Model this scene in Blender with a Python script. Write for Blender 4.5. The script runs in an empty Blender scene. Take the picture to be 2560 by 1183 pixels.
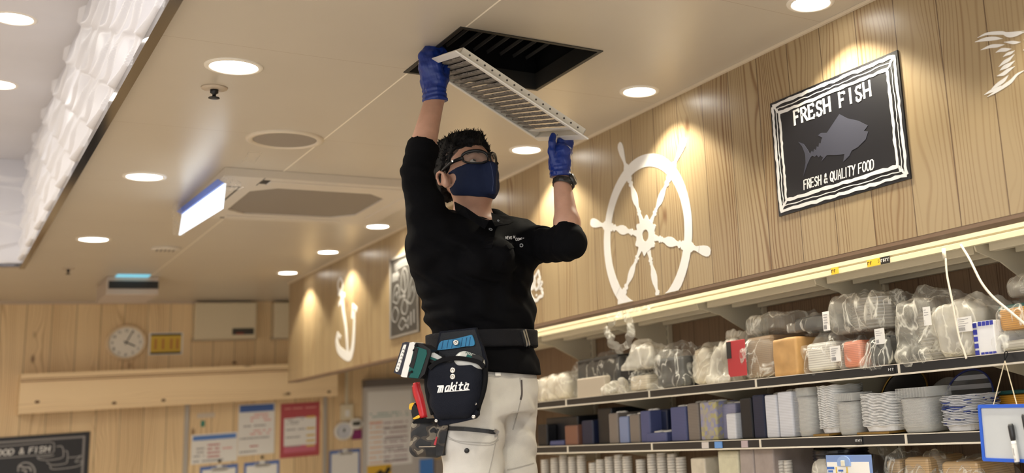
import bpy, bmesh, math, random
import numpy as np
from mathutils import Vector, Matrix, geometry
random.seed(7)
SC = bpy.context.scene
COL = SC.collection
# ------------------------------------------------------------------ camera
F_PX, PPX, PPY = 2601.3, 1943.75, 459.2          # focal length and principal point of the cropped photograph
WX = Vector((0.77437537, 0.06891715, 0.62896201))
WY = Vector((-0.62791119, 0.20610844, 0.75049773))
WZ = Vector((-0.07791222, -0.97609925, 0.20287915))
CAM = Vector((0, 0, 1.5))
cd = bpy.data.cameras.new('camera'); cam = bpy.data.objects.new('camera', cd); COL.objects.link(cam)
cd.sensor_width = 36.0; cd.lens = F_PX / 2560 * 36.0
cd.shift_x = -(PPX - 1280) / 2560; cd.shift_y = (PPY - 591.5) / 2560
right = Vector((WX.x, WY.x, WZ.x)); down = Vector((WX.y, WY.y, WZ.y)); fwd = Vector((WX.z, WY.z, WZ.z))
m = Matrix((( right.x, -down.x, -fwd.x, CAM.x), (right.y, -down.y, -fwd.y, CAM.y), (right.z, -down.z, -fwd.z, CAM.z), (0, 0, 0, 1)))
cam.matrix_world = m
cd.clip_start = 0.05; cd.clip_end = 100
cd.dof.use_dof = True; cd.dof.focus_distance = 3.3; cd.dof.aperture_fstop = 1.9
SC.camera = cam
# ------------------------------------------------------------------ world, exposure, large lights
SC.view_settings.view_transform = 'Standard'; SC.view_settings.look = 'None'
SC.view_settings.gamma = 1.0; SC.view_settings.use_curve_mapping = False
SC.view_settings.exposure = 0.08
try:
    SC.cycles.use_denoising = True; SC.cycles.max_bounces = 10; SC.cycles.diffuse_bounces = 5
    SC.cycles.transparent_max_bounces = 24; SC.cycles.sample_clamp_indirect = 6
except Exception: pass
wd = bpy.data.worlds.new('world'); SC.world = wd; wd.use_nodes = True
wd.node_tree.nodes['Background'].inputs[0].default_value = (0.9, 0.92, 1, 1)
wd.node_tree.nodes['Background'].inputs[1].default_value = 0.25
SPOT_W = 46.0; SPOT_COL = (1.0, 0.92, 0.72)
CEIL = 2.71; SOFF_X = 2.253; SOFF_Z = 1.937; SOFF_Y1 = 8.81; WALL_X = 2.80; BACK_Y = 10.04
TRAY_X = 0.475; TRAY_Y = 8.03; TRAY_Z = 3.38
def area_light(name, loc, rot, sx, sy, power, col):
    d = bpy.data.lights.new(name, 'AREA'); d.shape = 'RECTANGLE'; d.size = sx; d.size_y = sy; d.energy = power; d.color = col
    o = bpy.data.objects.new(name, d); COL.objects.link(o); o.location = loc; o.rotation_euler = rot; return o
# unseen fill light added behind the camera to brighten the front
area_light('front_fill_light', (-1.2, -1.6, 2.66), (0.0, 0, 0), 2.4, 1.6, 185, (0.86, 0.94, 1.0))
# unseen fill lights added further left in the raised tray
area_light('tray_fill_light', (-1.7, 2.2, 3.36), (0, 0, 0), 1.2, 3.0, 110, (1.0, 0.96, 0.93)); area_light('tray_fill_light', (-1.7, 6.4, 3.36), (0, 0, 0), 1.2, 2.6, 120, (1.0, 0.90, 0.74))
# fluorescent batten behind the soffit lighting the shelves
area_light('shelf_batten_light', (2.362, 3.3, 2.15), (0, 0.0, 0), 0.04, 5.2, 30, (1.0, 0.93, 0.76))
# ------------------------------------------------------------------ projecting pixels of the photograph into the place
def ray(x, y): return right * ((x - PPX) / F_PX) + down * ((y - PPY) / F_PX) + fwd
def P(x, y, d): return CAM + ray(x, y) * d
def onz(x, y, z): r = ray(x, y); return CAM + r * ((z - CAM.z) / r.z)
def onx(x, y, X): r = ray(x, y); return CAM + r * (X / r.x)
def ony(x, y, Y): r = ray(x, y); return CAM + r * (Y / r.y)
# ------------------------------------------------------------------ materials
MATS = {}
def newmat(name):
    m = bpy.data.materials.new(name); m.use_nodes = True
    return m, m.node_tree.nodes, m.node_tree.links, m.node_tree.nodes['Principled BSDF']
def mat(name, col, rough=0.5, metal=0.0, spec=0.5, noise=0.0, nscale=30, bump=0.0, bscale=200, alpha=1.0, trans=0.0, emit=None, estr=0.0, sheen=0.0, sss=0.0, coat=0.0):
    if name in MATS: return MATS[name]
    m, n, l, b = newmat(name)
    b.inputs['Base Color'].default_value = (*col, 1); b.inputs['Roughness'].default_value = rough
    b.inputs['Metallic'].default_value = metal; b.inputs['Specular IOR Level'].default_value = spec
    b.inputs['Alpha'].default_value = alpha; b.inputs['Transmission Weight'].default_value = trans
    b.inputs['Sheen Weight'].default_value = sheen; b.inputs['Coat Weight'].default_value = coat
    if sss: b.inputs['Subsurface Weight'].default_value = sss; b.inputs['Subsurface Radius'].default_value = (0.012, 0.005, 0.003); b.inputs['Subsurface Scale'].default_value = 1.0
    if emit: b.inputs['Emission Color'].default_value = (*emit, 1); b.inputs['Emission Strength'].default_value = estr
    if noise:
        tc = n.new('ShaderNodeTexCoord'); nz = n.new('ShaderNodeTexNoise'); nz.inputs['Scale'].default_value = nscale; nz.inputs['Detail'].default_value = 5
        l.new(tc.outputs['Object'], nz.inputs['Vector'])
        cr = n.new('ShaderNodeValToRGB'); cr.color_ramp.elements[0].position = 0.3; cr.color_ramp.elements[1].position = 0.7
        cr.color_ramp.elements[0].color = tuple(c * (1 - noise) for c in col) + (1,); cr.color_ramp.elements[1].color = tuple(min(1, c * (1 + noise)) for c in col) + (1,)
        l.new(nz.outputs['Fac'], cr.inputs['Fac']); l.new(cr.outputs['Color'], b.inputs['Base Color'])
    if bump:
        tc = n.new('ShaderNodeTexCoord'); nz = n.new('ShaderNodeTexNoise'); nz.inputs['Scale'].default_value = bscale; nz.inputs['Detail'].default_value = 4
        l.new(tc.outputs['Object'], nz.inputs['Vector']); bp = n.new('ShaderNodeBump'); bp.inputs['Strength'].default_value = bump; bp.inputs['Distance'].default_value = 0.004
        l.new(nz.outputs['Fac'], bp.inputs['Height']); l.new(bp.outputs['Normal'], b.inputs['Normal'])
    MATS[name] = m; return m
def math_node(n, l, op, a, b=None, c=None):
    k = n.new('ShaderNodeMath'); k.operation = op
    for i, v in enumerate((a, b, c)):
        if v is None: continue
        if isinstance(v, (int, float)): k.inputs[i].default_value = v
        else: l.new(v, k.inputs[i])
    return k.outputs[0]
def wood(name, ua, va, width, off, light, dark, knot=(0.16, 0.07, 0.03), rough=0.38, gap=0.004, tint=0.10, grain=1.0):
    """printed pine planks: ua = axis across the planks, va = axis along the grain"""
    m, n, l, b = newmat(name)
    tc = n.new('ShaderNodeTexCoord'); sp = n.new('ShaderNodeSeparateXYZ'); l.new(tc.outputs['Object'], sp.inputs[0])
    u, v = sp.outputs[ua], sp.outputs[va]
    us = math_node(n, l, 'DIVIDE', math_node(n, l, 'ADD', u, off + 100 * width), width)
    pl = math_node(n, l, 'FLOOR', us); fr = math_node(n, l, 'FRACT', us)
    wn = n.new('ShaderNodeTexWhiteNoise'); wn.noise_dimensions = '1D'; l.new(pl, wn.inputs['W']); rnd = wn.outputs['Value']
    def vec(x, y, z):
        c = n.new('ShaderNodeCombineXYZ')
        for i, q in enumerate((x, y, z)):
            if isinstance(q, (int, float)): c.inputs[i].default_value = q
            else: l.new(q, c.inputs[i])
        return c.outputs[0]
    def noise(vc, scale, detail=2, rough_=0.5):
        t = n.new('ShaderNodeTexNoise'); t.inputs['Scale'].default_value = scale; t.inputs['Detail'].default_value = detail; t.inputs['Roughness'].default_value = rough_
        l.new(vc, t.inputs['Vector']); return t.outputs['Fac']
    rz = math_node(n, l, 'MULTIPLY', rnd, 37.0)
    # knots bend the grain and darken
    kv = n.new('ShaderNodeTexVoronoi'); kv.inputs['Scale'].default_value = 1.0
    l.new(vec(math_node(n, l, 'MULTIPLY', u, 6.0), math_node(n, l, 'MULTIPLY', v, 2.6), rz), kv.inputs['Vector'])
    kd = kv.outputs['Distance']
    kb = math_node(n, l, 'MULTIPLY', math_node(n, l, 'POWER', math_node(n, l, 'MAXIMUM', math_node(n, l, 'SUBTRACT', 0.5, kd), 0.0), 2.0), 0.14)
    bend = noise(vec(math_node(n, l, 'MULTIPLY', u, 5.0), math_node(n, l, 'MULTIPLY', v, 0.9), rz), 1.0, 1)
    uu = math_node(n, l, 'ADD', math_node(n, l, 'ADD', u, math_node(n, l, 'MULTIPLY', bend, 0.20)), kb)
    w = math_node(n, l, 'SINE', math_node(n, l, 'ADD', math_node(n, l, 'MULTIPLY', uu, 330.0), math_node(n, l, 'MULTIPLY', noise(vec(math_node(n, l, 'MULTIPLY', uu, 14.0), math_node(n, l, 'MULTIPLY', v, 0.3), rz), 1.0, 2), 16.0)))
    w = math_node(n, l, 'POWER', math_node(n, l, 'MULTIPLY_ADD', w, 0.5, 0.5), 3.0)
    amp = noise(vec(math_node(n, l, 'MULTIPLY', uu, 10.0), math_node(n, l, 'MULTIPLY', v, 0.15), rz), 1.0, 1)
    w = math_node(n, l, 'MULTIPLY', w, math_node(n, l, 'MULTIPLY', math_node(n, l, 'MAXIMUM', math_node(n, l, 'SUBTRACT', amp, 0.25), 0.0), 1.5 * grain))
    fine = noise(vec(math_node(n, l, 'MULTIPLY', uu, 160.0), math_node(n, l, 'MULTIPLY', v, 3.0), rz), 1.0, 3, 0.6)
    fac = math_node(n, l, 'ADD', w, math_node(n, l, 'MULTIPLY', math_node(n, l, 'SUBTRACT', fine, 0.5), 0.35))
    fac = math_node(n, l, 'ADD', fac, math_node(n, l, 'MULTIPLY', math_node(n, l, 'SUBTRACT', rnd, 0.5), tint * 2))
    cr = n.new('ShaderNodeValToRGB'); e = cr.color_ramp.elements
    e[0].position = 0.0; e[0].color = (*light, 1); e[1].position = 0.9; e[1].color = (*dark, 1)
    l.new(fac, cr.inputs['Fac'])
    # knot centre colour
    km = n.new('ShaderNodeMapRange'); km.inputs['From Min'].default_value = 0.12; km.inputs['From Max'].default_value = 0.03
    km.inputs['To Min'].default_value = 0; km.inputs['To Max'].default_value = 0.85; l.new(kd, km.inputs['Value'])
    sel = n.new('ShaderNodeTexWhiteNoise'); sel.noise_dimensions = '3D'; l.new(kv.outputs['Color'], sel.inputs['Vector'])
    kf = math_node(n, l, 'MULTIPLY', km.outputs[0], math_node(n, l, 'GREATER_THAN', sel.outputs['Value'], 0.38))
    mx = n.new('ShaderNodeMix'); mx.data_type = 'RGBA'; l.new(kf, mx.inputs['Factor']); l.new(cr.outputs['Color'], mx.inputs[6]); mx.inputs[7].default_value = (*knot, 1)
    # grooves
    gp = math_node(n, l, 'LESS_THAN', math_node(n, l, 'MULTIPLY', math_node(n, l, 'MINIMUM', fr, math_node(n, l, 'SUBTRACT', 1.0, fr)), width), gap * 0.5)
    mg = n.new('ShaderNodeMix'); mg.data_type = 'RGBA'; l.new(math_node(n, l, 'MULTIPLY', gp, 0.85), mg.inputs['Factor']); l.new(mx.outputs[2], mg.inputs[6]); mg.inputs[7].default_value = (0.10, 0.055, 0.03, 1)
    l.new(mg.outputs[2], b.inputs['Base Color']); b.inputs['Roughness'].default_value = rough
    bp = n.new('ShaderNodeBump'); bp.inputs['Strength'].default_value = 0.25; bp.inputs['Distance'].default_value = 0.002
    l.new(math_node(n, l, 'SUBTRACT', 1.0, math_node(n, l, 'ADD', gp, math_node(n, l, 'MULTIPLY', fac, 0.15))), bp.inputs['Height']); l.new(bp.outputs['Normal'], b.inputs['Normal'])
    MATS[name] = m; return m
def film(name, col=(0.85, 0.84, 0.78), amin=0.12, amax=0.75, scale=14, rough=0.25):
    """crinkled clear plastic: see-through with milky folds"""
    m, n, l, b = newmat(name)
    tc = n.new('ShaderNodeTexCoord')
    mp = n.new('ShaderNodeMapping'); mp.inputs['Scale'].default_value = (1, 1, 0.55); l.new(tc.outputs['Object'], mp.inputs[0])
    nz = n.new('ShaderNodeTexNoise'); nz.inputs['Scale'].default_value = scale; nz.inputs['Detail'].default_value = 3; nz.inputs['Distortion'].default_value = 1.2; l.new(mp.outputs[0], nz.inputs['Vector'])
    ri = math_node(n, l, 'SUBTRACT', 1.0, math_node(n, l, 'MULTIPLY', math_node(n, l, 'ABSOLUTE', math_node(n, l, 'SUBTRACT', nz.outputs['Fac'], 0.5)), 26.0))
    mr = n.new('ShaderNodeMapRange'); mr.inputs['From Min'].default_value = 0.1; mr.inputs['From Max'].default_value = 1.0
    mr.inputs['To Min'].default_value = amin; mr.inputs['To Max'].default_value = amax; l.new(ri, mr.inputs['Value'])
    b.inputs['Base Color'].default_value = (*col, 1); b.inputs['Roughness'].default_value = rough
    l.new(mr.outputs[0], b.inputs['Alpha'])
    bp = n.new('ShaderNodeBump'); bp.inputs['Strength'].default_value = 0.7; bp.inputs['Distance'].default_value = 0.01
    l.new(nz.outputs['Fac'], bp.inputs['Height']); l.new(bp.outputs['Normal'], b.inputs['Normal'])
    MATS[name] = m; return m
# ------------------------------------------------------------------ mesh helpers
def link(name, me, material=None, parent=None, smooth=False):
    o = bpy.data.objects.new(name, me); COL.objects.link(o)
    if material is not None:
        for q in (material if isinstance(material, (list, tuple)) else [material]): me.materials.append(q)
    if smooth:
        me.polygons.foreach_set('use_smooth', [True] * len(me.polygons))
    if parent is not None:
        o.parent = parent; o.matrix_parent_inverse = Matrix.Translation(-parent.location) if parent.type == 'EMPTY' else Matrix()
    return o
def obj(name, bm, material=None, parent=None, smooth=False):
    me = bpy.data.meshes.new(name); bmesh.ops.recalc_face_normals(bm, faces=bm.faces); bm.to_mesh(me); bm.free()
    return link(name, me, material, parent, smooth)
def tag(o, label, cat, group=None, kind=None):
    o['label'] = label; o['category'] = cat
    if group: o['group'] = group
    if kind: o['kind'] = kind
    return o
def thing(name, label, cat, loc=(0, 0, 0), group=None):
    o = bpy.data.objects.new(name, None); COL.objects.link(o); o.location = loc; o.empty_display_size = 0.05
    return tag(o, label, cat, group)
def struct(o): o['kind'] = 'structure'; return o
ID = ((1, 0, 0), (0, 1, 0), (0, 0, 1))
def box(bm, a, b, axes=ID, org=(0, 0, 0), bev=0.0, seg=2):
    """axis box between corners a and b, in the frame axes/org"""
    ax = [Vector(q) for q in axes]; og = Vector(org)
    vs = []
    for i in range(8):
        c = (a[0] if not i & 1 else b[0], a[1] if not i & 2 else b[1], a[2] if not i & 4 else b[2])
        vs.append(bm.verts.new(og + ax[0] * c[0] + ax[1] * c[1] + ax[2] * c[2]))
    fs = [bm.faces.new([vs[k] for k in f]) for f in ((0, 2, 3, 1), (4, 5, 7, 6), (0, 1, 5, 4), (2, 6, 7, 3), (0, 4, 6, 2), (1, 3, 7, 5))]
    if bev:
        es = list({e for f in fs for e in f.edges})
        bmesh.ops.bevel(bm, geom=es, offset=bev, segments=seg, affect='EDGES', profile=0.5)
    return vs
def boxo(name, a, b, material, parent=None, bev=0.0, axes=ID, org=(0, 0, 0), smooth=False):
    bm = bmesh.new(); box(bm, a, b, axes, org, bev); return obj(name, bm, material, parent, smooth)
def frame_of(d):
    d = Vector(d).normalized(); t = Vector((0, 0, 1)) if abs(d.z) < 0.9 else Vector((1, 0, 0))
    u = d.cross(t).normalized(); return u, d.cross(u).normalized(), d
def tube(bm, pts, r, seg=8, cap=True):
    pts = [Vector(p) for p in pts]; n = len(pts); rings = []
    rs = r if isinstance(r, (list, tuple)) else [r] * n
    u = None
    for i, p in enumerate(pts):
        d = (pts[min(i + 1, n - 1)] - pts[max(i - 1, 0)]).normalized()
        if u is None: u = frame_of(d)[0]
        u = (u - d * u.dot(d)).normalized(); v = d.cross(u)
        rings.append([bm.verts.new(p + (u * math.cos(2 * math.pi * k / seg) + v * math.sin(2 * math.pi * k / seg)) * rs[i]) for k in range(seg)])
    for a, b in zip(rings, rings[1:]):
        for k in range(seg): bm.faces.new((a[k], a[(k + 1) % seg], b[(k + 1) % seg], b[k]))
    if cap:
        bm.faces.new(rings[0][::-1]); bm.faces.new(rings[-1])
    return rings
def spline(pts, n=8):
    pts = [Vector(p) for p in pts]; q = [pts[0] * 2 - pts[1]] + pts + [pts[-1] * 2 - pts[-2]]; out = []
    for i in range(1, len(q) - 2):
        for k in range(n):
            t = k / n; a, b, c, d = q[i - 1], q[i], q[i + 1], q[i + 2]
            out.append(0.5 * ((2 * b) + (c - a) * t + (2 * a - 5 * b + 4 * c - d) * t * t + (3 * b - a - 3 * c + d) * t ** 3))
    out.append(pts[-1]); return out
def lathe(bm, prof, org, axis=(0, 0, 1), seg=32, sx=1.0, sy=1.0, capend=True):
    """prof: (radius, height) pairs round axis at org"""
    u, v, d = frame_of(axis); org = Vector(org); rings = []
    for r, h in prof:
        rings.append([bm.verts.new(org + d * h + (u * math.cos(2 * math.pi * k / seg) * sx + v * math.sin(2 * math.pi * k / seg) * sy) * r) for k in range(seg)])
    for a, b in zip(rings, rings[1:]):
        for k in range(seg): bm.faces.new((a[k], a[(k + 1) % seg], b[(k + 1) % seg], b[k]))
    if capend:
        if prof[0][0] > 1e-5: bm.faces.new(rings[0][::-1])
        if prof[-1][0] > 1e-5: bm.faces.new(rings[-1])
    return rings
class Plane:
    """flat drawing surface: O origin, U right, V up, N out of the surface"""
    def __init__(s, O, U, V):
        s.O, s.U, s.V = Vector(O), Vector(U).normalized(), Vector(V).normalized(); s.N = s.U.cross(s.V).normalized()
    def at(s, u, v, n=0.0): return s.O + s.U * u + s.V * v + s.N * n
    def uv(s, p): d = Vector(p) - s.O; return (d.dot(s.U), d.dot(s.V))
    def px(s, x, y):
        r = ray(x, y); t = (s.O - CAM).dot(s.N) / r.dot(s.N); return s.uv(CAM + r * t)
def poly(bm, pl, loops, h, base=0.0):
    """extruded flat shape, first loop outline, further loops holes (2-D points)"""
    h = h + lift() if h < .003 else h
    tess = geometry.tessellate_polygon([[Vector((p[0], p[1], 0)) for p in lp] for lp in loops])
    flat = [p for lp in loops for p in lp]
    top = [bm.verts.new(pl.at(p[0], p[1], base + h)) for p in flat]
    for t in tess:
        try: bm.faces.new([top[i] for i in t])
        except ValueError: pass
    k = 0
    for lp in loops:
        bot = [bm.verts.new(pl.at(p[0], p[1], base)) for p in lp]; nn = len(lp)
        for i in range(nn):
            j = (i + 1) % nn
            try: bm.faces.new((top[k + i], top[k + j], bot[j], bot[i]))
            except ValueError: pass
        k += nn
LAYER = [0]
def lift():
    LAYER[0] = (LAYER[0] + 1) % 23; return LAYER[0] * 0.00004
def ribbon(bm, pl, pts, w, h, base=0.0, taper=False):
    """brush stroke along 2-D points"""
    pts = [Vector(p) for p in pts]; n = len(pts); h = h + lift()
    if n < 2: return
    L, R = [], []
    for i, p in enumerate(pts):
        d = (pts[min(i + 1, n - 1)] - pts[max(i - 1, 0)])
        d = d.normalized() if d.length > 1e-9 else Vector((1, 0)); q = Vector((-d.y, d.x))
        ww = (w[i] if isinstance(w, (list, tuple)) else w) * 0.5
        if taper: ww *= max(0.12, math.sin(math.pi * (i + 0.15) / (n - 0.7)))
        L.append(p + q * ww); R.append(p - q * ww)
    for hh in (h,):
        a = [bm.verts.new(pl.at(p.x, p.y, base + hh)) for p in L]; b = [bm.verts.new(pl.at(p.x, p.y, base + hh)) for p in R]
        a0 = [bm.verts.new(pl.at(p.x, p.y, base)) for p in L]; b0 = [bm.verts.new(pl.at(p.x, p.y, base)) for p in R]
        for i in range(n - 1):
            bm.faces.new((b[i], b[i + 1], a[i + 1], a[i])); bm.faces.new((a[i], a[i + 1], a0[i + 1], a0[i])); bm.faces.new((b0[i], b0[i + 1], b[i + 1], b[i]))
        bm.faces.new((a[0], a0[0], b0[0], b[0])); bm.faces.new((b[-1], b0[-1], a0[-1], a[-1]))
def arc(cx, cy, rx, ry, a0, a1, n=12):
    return [(cx + rx * math.cos(math.radians(a0 + (a1 - a0) * i / n)), cy + ry * math.sin(math.radians(a0 + (a1 - a0) * i / n))) for i in range(n + 1)]
GLYPH = {
 'A': [[(0, 0), (.5, 1), (1, 0)], [(.2, .38), (.8, .38)]], 'B': [[(0, 0), (0, 1), (.6, 1), (.85, .78), (.6, .54), (0, .54)], [(.6, .54), (.95, .28), (.6, 0), (0, 0)]],
 'C': [arc(.55, .5, .5, .5, 50, 310)], 'D': [[(0, 0), (0, 1), (.45, 1), (.85, .8), (.95, .5), (.85, .2), (.45, 0), (0, 0)]],
 'E': [[(.9, 1), (0, 1), (0, 0), (.9, 0)], [(0, .52), (.7, .52)]], 'F': [[(.9, 1), (0, 1), (0, 0)], [(0, .52), (.7, .52)]],
 'G': [arc(.5, .5, .5, .5, 45, 330), [(.55, .45), (1, .45), (1, .1)]],
 'H': [[(0, 0), (0, 1)], [(1, 0), (1, 1)], [(0, .52), (1, .52)]], 'I': [[(.5, 0), (.5, 1)]], 'K': [[(0, 0), (0, 1)], [(.9, 1), (0, .45)], [(.25, .6), (1, 0)]],
 'L': [[(.1, 1), (.1, 0), (.9, 0)]], 'M': [[(0, 0), (.1, 1), (.5, .35), (.9, 1), (1, 0)]], 'N': [[(0, 0), (0, 1), (1, 0), (1, 1)]],
 'O': [arc(.5, .5, .5, .5, 90, 450, 16)], 'Q': [arc(.5, .5, .5, .5, 90, 450, 16), [(.6, .25), (1.0, -.1)]], 'P': [[(0, 0), (0, 1), (.6, 1), (.9, .76), (.6, .5), (0, .5)]],
 'R': [[(0, 0), (0, 1), (.6, 1), (.9, .76), (.6, .5), (0, .5)], [(.45, .5), (1, 0)]], 'S': [[(.9, .85), (.6, 1), (.3, .98), (.08, .78), (.25, .58), (.7, .45), (.92, .25), (.7, .03), (.35, 0), (.05, .15)]],
 'T': [[(0, 1), (1, 1)], [(.5, 1), (.5, 0)]], 'U': [[(0, 1), (.02, .3), (.25, .02), (.6, .02), (.9, .3), (.95, 1)]], 'V': [[(0, 1), (.5, 0), (1, 1)]], 'W': [[(0, 1), (.25, 0), (.5, .7), (.75, 0), (1, 1)]], 'Y': [[(0, 1), (.5, .5)], [(1, 1), (.5, .5), (.35, 0)]],
 '&': [[(1, 0), (.25, .75), (.3, .95), (.5, 1), (.65, .85), (.55, .65), (.1, .35), (.08, .12), (.3, 0), (.6, .08), (.9, .42)]],
 '1': [[(.3, .8), (.55, 1), (.55, 0)]], '2': [[(.1, .8), (.4, 1), (.8, .85), (.75, .6), (.1, 0), (.9, 0)]], '3': [[(.1, .9), (.5, 1), (.85, .8), (.4, .55), (.9, .25), (.5, 0), (.1, .1)]],
 '4': [[(.7, 0), (.7, 1), (.05, .3), (.95, .3)]], '5': [[(.85, 1), (.2, 1), (.15, .58), (.6, .62), (.9, .32), (.55, 0), (.1, .1)]], '6': [[(.8, .95), (.3, .7), (.1, .3), (.4, 0), (.8, .15), (.75, .45), (.4, .52), (.12, .3)]],
 '7': [[(.1, 1), (.9, 1), (.4, 0)]], '8': [arc(.5, .75, .32, .25, 90, 450), arc(.5, .26, .4, .26, 90, 450)], '9': [[(.2, .05), (.7, .3), (.9, .7), (.6, 1), (.2, .85), (.25, .55), (.6, .48), (.88, .7)]], '0': [arc(.5, .5, .4, .5, 90, 450, 14)],
 'm': [[(-.25, .72), (.12, .70), (.06, .35), (.0, 0)], [(.10, .48), (.32, .70), (.50, .64), (.42, 0)], [(.50, .48), (.72, .70), (.94, .64), (.86, 0)]],
 'a': [[(.85, .66), (.35, .66), (.1, .4), (.15, .08), (.45, .02), (.75, .25), (.85, .66), (.75, .1), (.95, .02)]],
 'k': [[(.05, 0), (.2, 1)], [(.85, .66), (.15, .3), (.5, .28), (.85, .0)]], 'i': [[(.3, .64), (.25, .08), (.45, .0)], [(.34, .86), (.36, .98)]],
 't': [[(.4, .92), (.28, .12), (.5, .0), (.7, .08)], [(.0, .64), (.8, .64)]]}
SERIF = {'F': [(0, 0), (0, 1), (.9, 1)], 'R': [(0, 0), (0, 1), (1, 0)], 'E': [(0, 0), (0, 1), (.9, 1), (.9, 0)], 'S': [], 'H': [(0, 0), (0, 1), (1, 0), (1, 1)], 'I': [(.5, 0), (.5, 1)]}
def text(bm, pl, s, u0, v0, width, height, stroke, h, base=0.0, slant=0.0, serif=False, gap=0.35, jit=0.0, rise=0.0):
    """letters as strokes filling width from u0"""
    adv = [0.55 if c in ' Ii1' and not serif else 1.25 if c == 'm' else 1.0 for c in s]
    cw = width / (sum(adv) + gap * (len(s) - 1)); x = u0
    for c, a in zip(s, adv):
        g = GLYPH.get(c)
        if g:
            for st in g:
                pts = []
                for (gx, gy) in st:
                    if a < 1 and c in 'Ii1': gx = (gx - .3) + .1
                    px_ = x + gx * cw * (a if c in 'Ii1' else 1) + slant * gy * height + random.uniform(-jit, jit); py_ = v0 + gy * height + rise * (x - u0) + random.uniform(-jit, jit)
                    pts.append((px_, py_))
                ribbon(bm, pl, pts, stroke, h, base)
                if not serif:
                    for q in (pts[0], pts[-1]): poly(bm, pl, [arc(q[0], q[1], stroke / 2, stroke / 2, 0, 324, 9)], h, base)
            if serif:
                for (gx, gy) in SERIF.get(c, []):
                    sx = x + gx * cw; sy = v0 + gy * height
                    if gx in (.9,) : ribbon(bm, pl, [(sx, sy - .02 * height), (sx, sy - .22 * height)] if gy == 1 else [(sx, sy + .02 * height), (sx, sy + .22 * height)], stroke * .8, h, base)
                    else: ribbon(bm, pl, [(sx - .17 * cw, sy), (sx + .17 * cw, sy)], stroke * .75, h, base)
                if c == 'S':
                    ribbon(bm, pl, [(x + .88 * cw, v0 + .72 * height), (x + .9 * cw, v0 + 1.02 * height)], stroke * .8, h, base); ribbon(bm, pl, [(x + .06 * cw, v0 - .02 * height), (x + .08 * cw, v0 + .28 * height)], stroke * .8, h, base)
        x += (a + gap) * cw
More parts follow.
